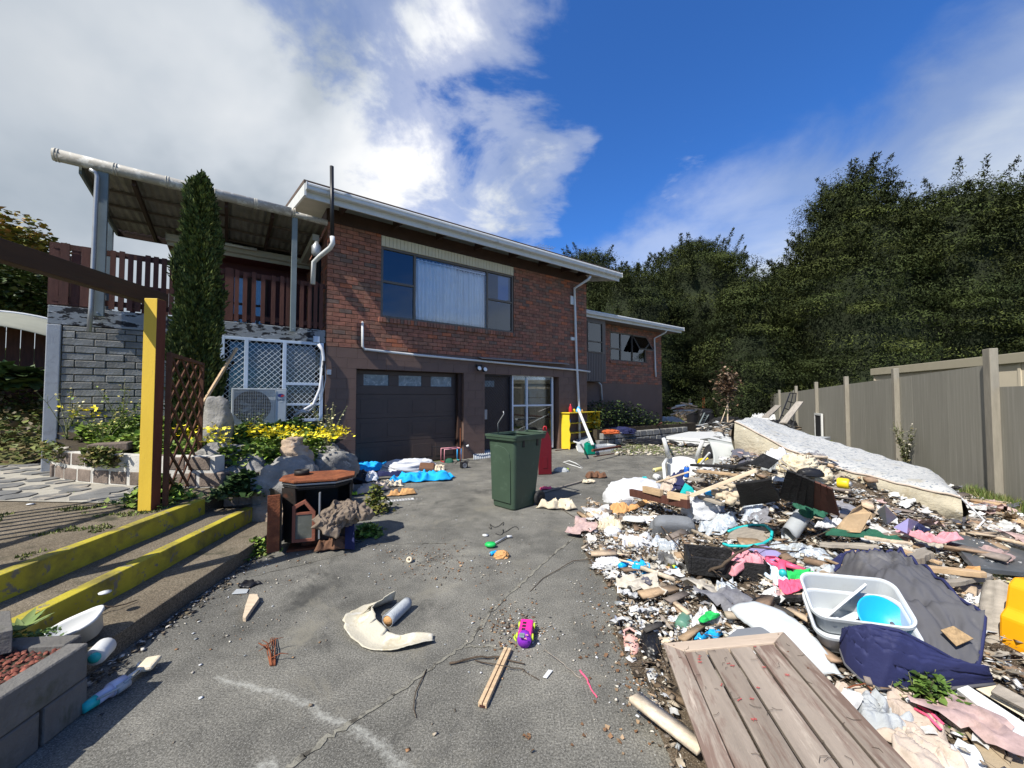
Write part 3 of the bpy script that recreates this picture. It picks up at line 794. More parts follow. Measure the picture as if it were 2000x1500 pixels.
# ------------------------------------------------------------------ recess behind the deck (part of the house)
RT = 2.4
ZD = 2.80
rx0 = W(345, 470, RT)[0]
mb = MB(); mb.b2((rx0, RT, ZD - .3), (-.01, RT + .1, 5.3)); mb.build('recess_wall', 'maroon', house)
for pxa, pxb, pya, pyb in ((452, 487, 540, 625), (487, 522, 540, 625)):
    a, b = W(pxa, 580, RT)[0], W(pxb, 580, RT)[0]; c, d = ZD + .15, W(480, 541, RT)[1]
    rwn = window('deck_window', a, b, c, d, RT - .03, [(a, b, [c + (d - c) * .5])], 'eave_brown', .045, panem='pane_clear')
    MB().b2((a + .04, RT - .008, c + .04), (b - .04, RT - .002, d - .04)).build('roller_blind', 'blind', rwn)
ez = W(480, 487, RT - .5)[1]
gutter('gutter', rx0 - .1, -.02, RT - .5, ez, house, 'eave_cream', .11, .13)
MB().b2((rx0 - .1, RT - .5, ez - .2), (-.02, RT - .47, ez - .012)).build('fascia', 'eave_cream', house)
MB().b2((rx0 - .1, RT - .47, ez - .2), (-.02, RT + .4, ez - .17)).build('soffit', 'maroon', house)
MB().bar((-.16, .3, ez - .0), (-.16, RT - .45, ez - .05), .12, .13).build('gutter', 'eave_cream', house)
mb = MB(); mb.b2((.005, .62, ZD), (-.04, 1.5, 4.75)); mb.build('side_door', 'room_dark', house, bevel=.01)

# ------------------------------------------------------------------ raised deck with block wall and roof
deck = empty('raised_deck', HO, HA, 'raised deck with brown railing on a grey block wall, under a low corrugated roof', 'deck')
DX0 = -3.64
M('tar_paint', (.23, .25, .26), .85, .15, 5, .3, 30, dirt=((.012, .013, .016), .50, 5, .04), dirt2=((.5, .52, .53), .62, 7, .04), stretch=(1, 1, 2.5))
M('grey_block', (.20, .20, .185), .9, .22, 7, .4, 45, dirt=((.34, .35, .355), .55, 4, .15), dirt2=((.06, .065, .07), .6, 6, .1))
M('dark_joint', (.13, .13, .125), .95, .2)
M('pale_render', (.33, .35, .37), .85, .1, 5, .2, dirt=((.2, .21, .22), .55, 6, .2))
MB().b2((DX0, .02, ZD - .27), (-.004, 2.4, ZD)).build('slab', 'tar_paint', deck, bevel=.01)
MB().b2((DX0 + .3, .05, .3), (W(432, 700)[0], .2, ZD - .27)).build('wall_core', 'dark_joint', deck)
MB().b2((DX0, .0, .3), (W(117, 700)[0], .25, ZD - .275)).build('pilaster', 'pale_render', deck, bevel=.01)
gb = cbox_mesh('block', (.32, .08, .095), .008, 'grey_block')
rnd = random.Random(5)
for a, b, c, d in rows(W(117, 700)[0] + .01, W(432, 700)[0], .75, ZD - .28, .325, .106, .009, [], .4):
    rep(gb, 'block', ((a + b) / 2, .05 + rnd.uniform(-.006, .006), (c + d) / 2), (rnd.uniform(-.01, .01), 0, rnd.uniform(-.008, .008)), ((b - a) / .32, 1, (d - c) / .095), deck)
# barred windows under the deck
gx_0, gx_1 = W(434, 700)[0], W(631, 700)[0]
gzb, gzt = W(600, 823, .02)[1], W(600, 668, .02)[1]
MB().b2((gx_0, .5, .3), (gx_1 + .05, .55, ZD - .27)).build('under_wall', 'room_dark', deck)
MB().b2((gx_0, .08, .3), (gx_1 + .05, .3, gzb - .01)).build('under_wall', 'dark_joint', deck)
M('pale_blue_alu', (.46, .55, .66), .45, .06, 5, .03)
splits = [gx_0, W(481, 700)[0], W(556, 700)[0], gx_1 - .02]
mb = MB()
for x in splits: mb.b2((x - .03, -.0, gzb), (x + .03, .05, gzt))
mb.b2((gx_0 + .03, .001, gzt - .05), (gx_1 - .05, .049, gzt)); mb.b2((gx_0 + .03, .001, gzb), (gx_1 - .05, .049, gzb + .05))
zm = W(590, 750)[1]; mb.b2((splits[2] + .03, .0, zm - .025), (gx_1 - .05, .049, zm + .025)); mb.b2((splits[2] + .03, .0, W(590, 790)[1] - .02), (gx_1 - .05, .049, W(590, 790)[1] + .02))
gr = mb.build('window_grille', 'pale_blue_alu', deck, bevel=.004)
diamond(gx_0 + .03, gx_1 - .05, gzb + .05, gzt - .05, .03, .098, .0042, 'wire_mesh', 'white_alu', gr)
MB().b2((gx_0 + .1, .2, gzb), (gx_1 - .1, .206, gzt)).build('pane', 'pane', gr)
mb = MB(); curtain_z = gzt - .1
MB().sheet(40, 4, lambda u, v: (splits[1] + .1 + u * 1.3, .3 + .02 * math.sin(u * 60), gzt - .15 - v * .4)).build('net_curtain', 'blind', gr, smooth=True, solid=.004)
# posts, roof gutter, roof
DZ = 4.93
dgx0, dgx1 = W(104, 300, -.08)[0], -.03
posts = [(W(197, 450, -.07)[0], -.07, ZD - .12, DZ - .02, .13, .07), (W(574.5, 500, -.07)[0], -.07, ZD - .1, DZ - .02, .09, .07), (W(213, 470, 2.25)[0], 2.25, ZD, DZ - .05, .11, .1)]
for x, t, z0, z1, w_, d_ in posts:
    po = MB().b2((x - w_ / 2, t - d_ / 2, z0), (x + w_ / 2, t + d_ / 2, z1)).build('post', 'steel_grey', deck, bevel=.004)
    mb = MB(); mb.tube([(x, t - d_ / 2 - .006, z0 + .05), (x, t - d_ / 2, z0 + .05)], .012, 8); mb.build('bolt', 'galv', po)
M('gutter_grey', (.34, .32, .28), .6, .12, 5, .15, dirt=((.52, .51, .47), .5, 9, .1), dirt2=((.12, .11, .09), .62, 10, .1))
gp = MB(); gp.tube([(dgx0, -.10, DZ), (dgx1 - .62, -.10, DZ)], .085, 18); ggo = gp.build('roof_gutter', 'gutter_grey', deck, smooth=True)
MB().tube([(dgx1 - .66, -.10, DZ - .02), (dgx1, -.10, DZ - .035)], .055, 14).build('roof_gutter', 'gutter_grey', deck, smooth=True)
for k in range(6):
    x = dgx0 + .02 + k * (dgx1 - .62 - dgx0) / 5
    for j in range(2): MB().tube([(x + j * .03, -.10, DZ), (x + j * .03 + .014, -.10, DZ)], .092, 18).build('gutter_clip', 'eave_cream', ggo, smooth=True)
M('roof_sheet', (.20, .19, .165), .75, .25, 2.5, .1, dirt=((.34, .32, .28), .5, 1.6, .25), dirt2=((.03, .03, .028), .66, 9, .03), stretch=(1, 1, 1))
DD = 2.45
def roofz(t): return DZ - .03 - .04 * t
mb = MB()
nx_ = 150
mb.sheet(nx_, 2, lambda u, v: (dgx0 + .25 + (dgx1 - dgx0 - .25) * u, -.02 + DD * v, roofz(DD * v) + .012 * math.sin(u * nx_ * 1.2)))
mb.build('corrugated_sheet', 'roof_sheet', deck, solid=.004)
for px, py in ((262, 370), (442, 415), (532, 440), (400, 410)):
    x = W(px, py, .05)[0]
    MB().bar((x, -.0, roofz(0) - .07), (x, DD, roofz(DD) - .07), .05, .09).build('roof_joist', 'eave_brown', deck)
MB().bar((dgx0 + .25, -.0, roofz(0) - .06), (dgx0 + .25, DD, roofz(DD) - .06), .03, .12).build('roof_edge', 'steel_grey', deck)
for t in (.55, 1.15, 1.75, DD): MB().b2((dgx0 + .26, t, roofz(t) - .055), (dgx1, t + .035, roofz(t) - .018)).build('purlin', 'cladding', deck)
MB().b2((dgx0 + .25, DD, roofz(DD) - .12), (dgx1 - .3, DD + .04, roofz(DD) + .02)).build('back_beam', 'eave_brown', deck)
# stay wire and light tube
x, z = W(290, 440, DD); x2, z2 = W(345, 495, DD + .3)
MB().tube([(x, DD, z), (x2, DD + .3, z2)], .006, 5).build('stay_wire', 'black_plastic', deck)
x, z = W(440, 476, RT - .7); x2, z2 = W(502, 488, RT - .7); MB().tube([(x, RT - .7, z), (x2, RT - .7, z2)], .03, 8).build('light_tube', 'white_plastic', deck, smooth=True)
# deck downpipe
MB().tube([(W(p[0], p[1], -.16)[0], -.16, W(p[0], p[1], -.16)[1]) for p in ((176, 331), (186, 337), (190, 345), (187, 400), (183, 500), (178, 600), (174, 648))], .028, 10).build('downpipe', 'galv', deck, smooth=True)
# railing: front boards
def board(x, t, z0, z1, w_=.075, along='x', d_=.02):
    mb = MB()
    if along == 'x': mb.b2((x - w_ / 2, t - d_ / 2, z0), (x + w_ / 2, t + d_ / 2, z1))
    else: mb.b2((t - d_ / 2, x - w_ / 2, z0), (t + d_ / 2, x + w_ / 2, z1))
    return mb
RZ = 3.74
mb = MB(); mb.b2((DX0 + .02, .06, RZ - .10), (-.02, .10, RZ - .02)); mb.b2((DX0 + .02, .061, ZD + .07), (-.02, .10, ZD + .15)); mb.build('rail', 'brown_stain', deck)
pr_ = W(200, 550)[0]; pm_ = W(342, 550)[0]
bmesh_ = board(0, 0, 0, 1).build('railing_board', 'brown_stain', deck)
bx_list = []
x = DX0 + .04
while x < pr_: bx_list.append((x, .035 if len(bx_list) % 2 else .075, .092)); x += .105
x = pr_ + .1
while x < pm_ + .2: bx_list.append((x, .04, .062)); x += .098
for px in (447, 462, 478, 495.5, 513.5, 534, 551, 563, 590, 606, 617, 628): bx_list.append((W(px, 590)[0], .04, .065 if px > 450 else .12))
for i, (x, t, w_) in enumerate(bx_list):
    o_ = bmesh_ if i == 0 else rep(bmesh_, 'railing_board', (0, 0, 0), parent=deck)
    hh = RZ - ZD - .04 + rnd.uniform(-.02, .02)
    o_.location = (x, t, ZD + .02); o_.scale = (w_ / .075, 1, hh)
# railing: left side and back boards
MB().b2((DX0, .12, RZ - .1), (DX0 + .04, 2.35, RZ - .02)).build('rail', 'brown_stain', deck)
for k in range(22): rep(bmesh_, 'railing_board', (DX0 - .01, .12 + k * .105, ZD + .02), (0, 0, math.pi / 2), (1.2, 1, RZ - ZD - .04), deck)
MB().b2((DX0, 2.34, RZ - .1), (W(350, 500, 2.35)[0], 2.38, RZ - .02)).build('rail', 'brown_stain', deck)
k = 0
while DX0 + .05 + k * .165 < W(350, 500, 2.35)[0]:
    rep(bmesh_, 'railing_board', (DX0 + .05 + k * .165, 2.33, ZD + .02), (0, 0, 0), (1, 1, RZ - ZD - .04), deck); k += 1
# insulated pipes beside the grille, with socket
pipe('insulated_pipe', [(622, 672, -.05), (630, 684, -.06), (632, 700, -.06), (629, 730, -.06), (625, 760, -.06), (612, 790, -.06), (575, 812, -.08)], .03, deck, 'white_cloth')
pipe('pipe_tape', [(632, 705, -.062), (630, 733, -.062)], .032, deck, 'black_plastic')
pipe('cable', [(634, 700, -.04), (636, 740, -.04), (628, 780, -.05), (600, 806, -.1), (578, 800, -.2)], .008, deck, 'white_plastic')
pipe('cable', [(570, 790, -.2), (580, 808, -.15), (608, 800, -.08)], .008, deck, 'white_plastic')
x, z = W(642, 727, 0); MB().b2((x - .04, -.04, z - .05), (x + .04, -.002, z + .05)).build('socket', 'white_plastic', house, bevel=.006)
x, z = W(632, 833, 0); MB().b2((x - .05, -.14, z - .03), (x + .03, -.06, z + .03)).build('socket', 'white_plastic', deck, bevel=.006)
MB().b2((W(612, 668, -.02)[0], -.03, gzt + .005), (W(624, 668, -.02)[0], .015, gzt + .12)).build('bracket', 'pale_blue_alu', deck)

# ------------------------------------------------------------------ air conditioner
def ac_unit():
    t1, t0 = -.12, -.42
    xa, xb = W(452, 790, t0)[0], W(560, 790, t0)[0]
    z0, z1 = W(540, 829, t0)[1], W(540, 759, t0)[1]
    w_, h_, d_ = xb - xa, z1 - z0, t1 - t0
    root = empty('air_conditioner', HM @ Vector((xa, t0, z0)), HA, 'pale grey outdoor air conditioner unit with round fan grille under the barred window', 'air conditioner')
    M('ac_grey', (.44, .48, .50), .5, .05, 3, .03, dirt=((.30, .31, .30), .6, 4, .2))
    mb = MB(); mb.b2((0, 0.02, 0), (w_, d_, h_)); mb.b2((w_ * .78, -.004, .01), (w_ - .01, .02, h_ - .03)); mb.b2((0, 0, h_ - .025), (w_, .02, h_)); mb.b2((0, 0, 0), (.03, .02, h_ - .025)); mb.b2((.03, 0, 0), (w_ * .78, .02, .03))
    mb.build('casing', 'ac_grey', root, bevel=.006)
    mb = MB(); mb.lathe([(h_ * .40, -.004), (h_ * .44, .0), (h_ * .44, .006), (0, .006)], 30, Matrix.Translation((w_ * .36, .012, h_ * .5)) @ Matrix.Rotation(math.pi / 2, 4, 'X')); mb.build('fan_opening', 'room_dark', root)
    mb = MB()
    for k in range(7):
        a = k * 6.283 / 7; mb.box((w_ * .36 + .1 * math.cos(a), .008, h_ * .5 + .1 * math.sin(a)), (.17, .004, .06), (0, -a, 0))
    mb.build('fan_blades', 'ac_grey', root)
    mb = MB()
    for k in range(19): mb.tube([(.03 + k * (w_ * .75 / 18), -.008, .03), (.03 + k * (w_ * .75 / 18), -.008, h_ - .03)], .0028, 4)
    for k in range(24): mb.tube([(.03, -.010, .03 + k * (h_ - .06) / 23), (w_ * .78, -.010, .03 + k * (h_ - .06) / 23)], .0028, 4)
    mb.build('grille', 'ac_grey', root)
    bx_ = w_ * .885; M('logo_blue', (.03, .04, .18), .5, 0, 1, 0); M('logo_red', (.50, .03, .03), .5, 0, 1, 0); M('ink', (.05, .05, .07), .5, 0, 1, 0)
    z_ = h_ - .12
    mb = MB(); mb.prism([(.05 * math.cos(a), .032 * math.sin(a)) for a in np.linspace(.5, 5.2, 16)], 0, .002, Matrix.Translation((bx_, -.0045, z_)) @ Matrix.Rotation(math.pi / 2, 4, 'X')); mb.build('logo', 'logo_blue', root)
    mb = MB(); mb.prism([(-.01, -.028), (.03, -.02), (.05, .0), (.045, .012), (.005, .012), (-.005, -.01)], 0, .002, Matrix.Translation((bx_ + .004, -.0065, z_)) @ Matrix.Rotation(math.pi / 2, 4, 'X')); mb.build('logo', 'logo_red', root)
    text('GREE', .048, (bx_, -.0045, z_ - .075), (math.pi / 2, 0, 0), 'ink', root, 'lettering')
    MB().b2((bx_ - .03, -.006, z_ - .12), (bx_ + .03, -.004, z_ - .10)).build('rating_label', 'white_plastic', root)
    mb = MB()
    for x in (.12, w_ - .15): mb.b2((x, .0, -.05), (x + .04, d_ + .1, -.002))
    mb.build('bracket', 'galv', root)
def text(s_, size, loc, rot, mat, parent, name='lettering', ext=.0012, spacing=1.0):
    c = bpy.data.curves.new(name, 'FONT'); c.body = s_; c.size = size; c.extrude = ext; c.align_x = 'CENTER'; c.align_y = 'CENTER'; c.space_character = spacing
    c.materials.append(MATS[mat])
    t_ = bpy.data.objects.new('tmp', c); COL.objects.link(t_); me = bpy.data.meshes.new_from_object(t_); bpy.data.objects.remove(t_)
    o = bpy.data.objects.new(name, me); COL.objects.link(o); o.parent = parent; o.location = loc; o.rotation_euler = rot
    return o
ac_unit()

# ------------------------------------------------------------------ fence on the right, neighbour's shed
M('fence_paint', (.245, .235, .20), .85, .13, 1.6, .15, 35, stretch=(14, 14, .5), dirt=((.30, .29, .255), .53, 1.6, .25), dirt2=((.17, .16, .13), .60, 3, .2), speck=(3.4, (.42, .41, .38), .74))
M('fence_post', (.245, .225, .185), .85, .15, 3, .2, 35, stretch=(6, 6, 1), dirt=((.13, .11, .09), .66, 6, .15))
fdir = Vector((.461, 1, 0)).normalized(); f0 = Vector((7.03, 5.69, 0)); fn_ = Vector((-fdir.y, fdir.x, 0))
fang = math.atan2(fdir.y, fdir.x)
fence = empty('boundary_fence', f0, fang, 'tall grey brown timber boundary fence with square posts along the right of the yard', 'fence')
ftop = [(-9, 1.63), (-.25, 1.63), (0, 1.965), (4.6, 1.875), (6.2, 1.85), (9.3, 1.79), (12.2, 1.73), (34, 1.52)]
def ft(l):
    for (a, b), (c, d) in zip(ftop[:-1], ftop[1:]):
        if a <= l <= c: return b + (d - b) * (l - a) / (c - a)
    return 1.6
l = -4.8; posts_l = [0, 2.97, 5.94, 8.91, 11.88, 15.4, 19, 23, 27, 31]
rnd = random.Random(8); k = 0
while l < 33:
    w_ = 1.2 if l < 11.6 else .15
    z1 = ft(l + .01) if l > -.01 or l + w_ < 0 else 1.63
    z2 = ft(min(l + w_, 33)) if l >= 0 else z1
    if l < 0: z1 = z2 = 1.63
    y = rnd.uniform(-.001, .001)
    mb = MB(); a, b = l + .0004, l + w_ - .0004
    if l > 11.6 and l < 13.2: mb_t = rnd.uniform(-.08, .06)
    else: mb_t = 0
    mb.add([(a, y, 0), (b, y, 0), (b, y, z2 + mb_t), (a, y, z1 + mb_t), (a, y + (-.02), 0), (b, y - .02, 0), (b, y - .02, z2 + mb_t), (a, y - .02, z1 + mb_t)],
           [(0, 1, 2, 3), (7, 6, 5, 4), (0, 4, 5, 1), (1, 5, 6, 2), (2, 6, 7, 3), (3, 7, 4, 0)])
    mb.build('board', 'fence_paint', fence)
    l += w_
for i, l in enumerate([-2.97] + posts_l):
    zt = [1.9, 2.19, 2.10, 2.07, 2.02, 1.96, 1.85, 1.8, 1.75, 1.7, 1.66][i]
    w_ = .16 if i < 2 else .12
    MB().b2((l - w_ / 2, -.002, 0), (l + w_ / 2, .09, zt)).build('post', 'fence_post', fence, bevel=.008)
for s0 in range(0, 10):
    MB().b2((-6 + s0 * 3.9, -.07, .35), (-6 + s0 * 3.9 + 3.88, -.022, .44)).build('rail', 'fence_post', fence)
# neighbour's shed beyond the fence
M('shed_cream', (.52, .46, .36), .8, .04, 2, .05); M('shed_trim', (.32, .29, .22), .7, .06, 3, .05)
def shed():
    d0 = 13.0
    a = Vector((d0 * (1706 - 1000) / F, d0, 0)); b = Vector((7.4 * (2090 - 1000) / F, 7.4, 0))
    L = (b - a).length; ang = math.atan2(b.y - a.y, b.x - a.x)
    zt = EYE + (776 - 720) / F * d0
    s = empty('neighbour_shed', a, ang, 'cream walled shed with a flat khaki roof edge just beyond the fence', 'shed')
    MB().b2((0, .05, 0), (L + 3, 3, zt - .05)).build('wall', 'shed_cream', s)
    MB().b2((-.1, -.02, zt - .22), (L + 3.1, 3.1, zt)).build('roof_edge', 'shed_trim', s, bevel=.01)
    for k in range(5): MB().b2((k * 2.4 - .03, .03, 0), (k * 2.4 + .03, .052, zt - .22)).build('cover_strip', 'shed_cream', s)
shed()
# ------------------------------------------------------------------ garden on the left
def hull_z(x, y):
    """soil height of the garden between the planter wall and the deck"""
    v = HI @ Vector((x, y, 0))
    d = max(0, -v.y)                                     # metres in front of the deck
    h = .98 - .16 * d
    if x < -6.2: h += min(1.6, (-6.2 - x) * .30 + max(0, y - 6) * .28)
    return max(.62, h) + .03 * noise.noise(Vector((x * 2, y * 2, 0)))
def inside(x, y, poly):
    c = False
    for (x1, y1), (x2, y2) in zip(poly, poly[1:] + poly[:1]):
        if (y1 > y) != (y2 > y) and x < (x2 - x1) * (y - y1) / (y2 - y1) + x1: c = not c
    return c
WALLC = [(-3.50, 4.72), (-4.05, 4.72), (-4.60, 4.80), (-5.15, 4.93), (-5.65, 5.10), (-6.10, 5.32), (-6.45, 5.62), (-6.70, 6.0), (-6.85, 6.45), (-6.9, 6.9)]
BED = [(-3.0, 4.70)] + WALLC + [(-7.3, 7.4), (-7.4, 9), (-3.72, 7.72), (-3.0, 6.95), (-2.72, 6.0), (-2.72, 5.0)]
def terrain(name, poly, fn, mat, step=.14, kind='structure', skirt=None):
    xs = [p[0] for p in poly]; ys = [p[1] for p in poly]
    vs, idx, fs = [], {}, []
    nx, ny = int((max(xs) - min(xs)) / step) + 1, int((max(ys) - min(ys)) / step) + 1
    def vid(i, j):
        if (i, j) not in idx:
            x, y = min(xs) + i * step, min(ys) + j * step
            idx[(i, j)] = len(vs); vs.append((x, y, fn(x, y)))
        return idx[(i, j)]
    for i in range(nx):
        for j in range(ny):
            if inside(min(xs) + (i + .5) * step, min(ys) + (j + .5) * step, poly): fs.append((vid(i, j), vid(i + 1, j), vid(i + 1, j + 1), vid(i, j + 1)))
    mb = MB(); mb.add(vs, fs); return tag(mb.build(name, mat, smooth=True), kind=kind)
terrain('garden_bed', BED, lambda x, y: hull_z(x, y) - .06, 'soil')
def bank_z(x, y): return .40 + min(2.6, max(0, (y - 6.0) * .32) + max(0, -x - 9) * .1) + .08 * noise.noise(Vector((x, y, 3)))
terrain('hill', [(-6.95, 6.3), (-7.3, 7.6), (-8.2, 11), (-9, 20), (-40, 30), (-40, 4), (-12, 5.6), (-8.6, 6.1)], bank_z, 'earth', .4)
# curved planter wall of scoria blocks with white mortar
M('scoria_block', (.17, .135, .11), .95, .3, 14, .5, 50, dirt=((.33, .30, .26), .6, 6, .1))
M('white_mortar', (.52, .50, .45), .9, .12, 10, .3, dirt=((.25, .22, .16), .6, 6, .1))
pw = empty('planter_wall', (-4.6, 4.8, .42), 0, 'low curved garden wall of brown scoria blocks with smeared white mortar', 'garden wall')
def along(pts, d):
    for a, b in zip(pts[:-1], pts[1:]):
        L = math.dist(a, b)
        if d <= L: return a[0] + (b[0] - a[0]) * d / L, a[1] + (b[1] - a[1]) * d / L, math.atan2(b[1] - a[1], b[0] - a[0])
        d -= L
    return None
sb = cbox_mesh('block', (.27, .17, .165), .012, 'scoria_block')
rnd = random.Random(12)
mbm = MB(); core = []
for r in range(2):
    d = .05 + (.14 if r else 0)
    while True:
        q = along(WALLC, d)
        if not q: break
        if not (r == 1 and rnd.random() < .12): rep(sb, 'block', (q[0] + 4.6 + .006 * rnd.random(), q[1] - 4.8, .09 + r * .19), (0, 0, q[2] + rnd.uniform(-.03, .03)), (1, 1, rnd.uniform(.92, 1.05)), pw)
        d += .295
for a, b in zip(WALLC[:-1], WALLC[1:]):
    mbm.bar((a[0] + 4.6, a[1] - 4.8, .18), (b[0] + 4.6, b[1] - 4.8, .18), .155, .36)
mbm.build('mortar', 'white_mortar', pw)
for x, y, z, a, lab in ((-5.05, 4.97, .86, .25, 'loose grey capping block lying across the curved planter wall'), ):
    o = MB().box((0, 0, 0), (.42, .16, .10)).build('capping_block', 'scoria_block', bevel=.015); o.location = (x, y, z); o.rotation_euler = (.05, -.04, a); tag(o, lab, 'block')
# rocks between the garden and the drive
def at_bed0(px, py, d):
    r = ray(px, py); p = Vector((0, 0, EYE)) + r * (d / r.y); p.z = hull_z(p.x, p.y); return p
M('rock', (.25, .24, .22), .9, .35, 3.5, .9, 22, dirt=((.12, .12, .11), .52, 3, .12), dirt2=((.50, .48, .44), .62, 7, .06))
M('rock_tan', (.36, .27, .19), .9, .3, 4, .8, 22, dirt=((.6, .58, .53), .62, 5, .06))
def rock(name, loc, size, seed, mat, label, cat='rock', rz=0.0, n=28, rough=.28):
    rs = Vector((seed * 7.3, seed * 3.1, seed))
    mb = MB(); vs = []
    for i in range(n + 1):
        th = math.pi * i / n
        for j in range(n):
            ph = 2 * math.pi * j / n
            d = Vector((math.sin(th) * math.cos(ph), math.sin(th) * math.sin(ph), math.cos(th)))
            k = 1 + rough * noise.noise(d * 1.3 + rs) * 1.6 + rough * .5 * noise.noise(d * 3.2 + rs) + rough * .18 * noise.noise(d * 9 + rs)
            b = Vector([math.copysign(abs(c) ** .72, c) for c in d]) * k
            vs.append((b.x * size[0] / 2, b.y * size[1] / 2, b.z * size[2] / 2))
    fs = [(i * n + j, i * n + (j + 1) % n, (i + 1) * n + (j + 1) % n, (i + 1) * n + j) for i in range(n) for j in range(n)]
    mb.add(vs, fs); o = mb.build(name, mat, smooth=True, loc=loc, rot=(0, 0, rz)); return tag(o, label, cat)
rock('rock', (-3.42, 5.0, .30), (.90, .55, .80), 1, 'rock', 'large grey boulder behind the end of the yellow kerbs, striped by trellis shadow', rz=.3)
rock('rock', (-2.66, 4.75, .28), (.85, .60, .74), 2, 'rock', 'broad pale rough boulder right behind the rusty stove', rz=.3)
rock('rock', (-3.72, 5.05, .74), (.45, .35, .26), 3, 'rock', 'small grey rock lying on top of the shadow striped boulder', rz=.2)
rock('rock', (-2.80, 5.12, .72), (.36, .32, .24), 4, 'rock_tan', 'cracked reddish rock sitting under the flowers above the stove', rz=.7)
rock('rock', (-2.86, 5.14, .88), (.24, .2, .16), 5, 'rock_tan', 'smaller tan rock perched on the cracked reddish rock', rz=.1)
rock('rock', (-2.72, 4.52, .12), (.55, .3, .40), 6, 'rock_tan', 'low tan stone at ground level between kerb end and stove', rz=.2)
rock('rock', at_bed0(424, 800, 5.6) + Vector((0, 0, .26)), (.36, .34, .80), 7, 'rock', 'upright weathered stone pillar left of the air conditioner', rz=.4, rough=.2)
rock('rock', (-2.75, 5.9, .42), (.7, .8, .6), 8, 'rock', 'dark rock at the corner of the garden beside the garage door', rz=.9)
for i, (px, py, lab) in enumerate(((446, 987, 'dark red brick standing on end beside the pale brick'), (472, 985, 'rough pink brick standing at the end of the lower kerb'))):
    p = P(px, py, .30)
    o = rep(sb, 'brick', (p.x, p.y + .1, .36), (0, 0, .3 + i * .2), (.62, .9, 1.0)); tag(o, lab, 'brick')
# cypress
M('cypress_leaf', None, .75, .3, 1.2, 0, attr=True, spec=.2)
M('bark', (.09, .065, .045), .9, .3, 5, .6, stretch=(4, 4, .6))
def cypress():
    p = Vector((-4.62, 5.72, 0)); root = empty('cypress_tree', (p.x, p.y, .85), 0, 'slim dark green columnar cypress in front of the deck railing', 'tree')
    MB().tube([(0, 0, -.1), (.01, 0, 1), (0, 0, 3.2)], [.07, .05, .02], 8).build('trunk', 'bark', root, smooth=True)
    H = 3.83; n = 30000
    h = RS.rand(n) ** .9; a = RS.rand(n) * 6.283
    prof = np.interp(h, [0, .08, .3, .62, .85, .96, 1], [.34, .39, .41, .36, .28, .20, .05])
    col_ = .78 + .22 * np.cos(a * 4 + h * 3 + 1.5 * np.sin(a * 2)) + .10 * np.sin(h * 40 + a * 5)
    r = prof * .68 * col_ * (.5 + .6 * RS.rand(n) ** .5) * (1 + .16 * np.sin(h * 23 + a * 3))
    pos = np.stack([r * np.cos(a), r * np.sin(a), h * H + .05 * RS.randn(n)], 1)
    R = rot_mats(a - np.pi / 2 + .6 * RS.randn(n), .25 + .35 * RS.rand(n), RS.rand(n) * 6.28)
    tv = [(0, 0, 0), (.22, .05, .5), (0, 0, 1.0), (-.22, .05, .5), (0, .22, .5), (0, -.1, .45)]
    tf = [(0, 1, 2), (0, 2, 3), (0, 4, 2), (0, 2, 5)]
    R = rot_mats(a - np.pi / 2, -.30 + .45 * RS.randn(n), RS.rand(n) * 6.28)
    scatter('crown', tv, tf, pos, R, .05 + .05 * RS.rand(n), pal([(.070, .095, .022), (.09, .12, .030), (.045, .065, .018), (.12, .14, .04)], n, .25), 'cypress_leaf', root)
    n = 60; a = RS.rand(n) * 6.28; pos = np.stack([.1 * np.cos(a), .1 * np.sin(a), RS.rand(n) * H * .95], 1)
cypress()
# leafy stuff helper
def leaf_cloud(name, pos, size, cols, mat='leaf', parent=None, flat=.9, jit=.25, tv=LEAF_V, tf=LEAF_F):
    n = len(pos)
    R = rot_mats(RS.rand(n) * 6.283, flat * RS.randn(n) * .6 + .35, RS.rand(n) * .8)
    return scatter(name, tv, tf, pos, R, size * (.55 + .8 * RS.rand(n)), pal(cols, n, jit), mat, parent)
GREENS = [(.15, .235, .03), (.10, .175, .022), (.19, .27, .04), (.06, .11, .018), (.23, .28, .07)]
def bed_points(n, poly, clump, hmax):
    xs = [p[0] for p in poly]; ys = [p[1] for p in poly]; out = []
    while len(out) < n:
        x, y = RS.uniform(min(xs), max(xs)), RS.uniform(min(ys), max(ys))
        if inside(x, y, poly):
            c = noise.noise(Vector((x * 1.7, y * 1.7, 5))) * .5 + .5 + .35 * noise.noise(Vector((x * 5, y * 5, 1)))
            out.append((x, y, hull_z(x, y) - .05 + hmax * max(.15, c) * RS.rand() ** .6))
    return np.array(out)
bp1 = bed_points(30000, [(-2.8, 5.1)] + [(x + .08, y + .14) for x, y in WALLC] + [(-7.2, 7.3), (-6.7, 5.9), (-3.9, 7.3), (-3.0, 6.7), (-2.7, 5.8)], 1, .33)
tag(leaf_cloud('undergrowth', bp1, .062, GREENS), kind='stuff')
# plants spilling over the wall
q = []
for k in range(1100):
    a = along(WALLC, RS.choice([RS.uniform(1.2, 1.7), RS.uniform(2.3, 3.9)])); q.append((a[0] + RS.randn() * .05, a[1] - .12 - .08 * RS.rand() + 0, .86 - .22 * RS.rand() ** 1.5))
tag(leaf_cloud('trailing_leaves', np.array(q), .05, [(.12, .14, .03), (.09, .12, .02), (.16, .13, .04), (.07, .10, .02)]), kind='stuff')
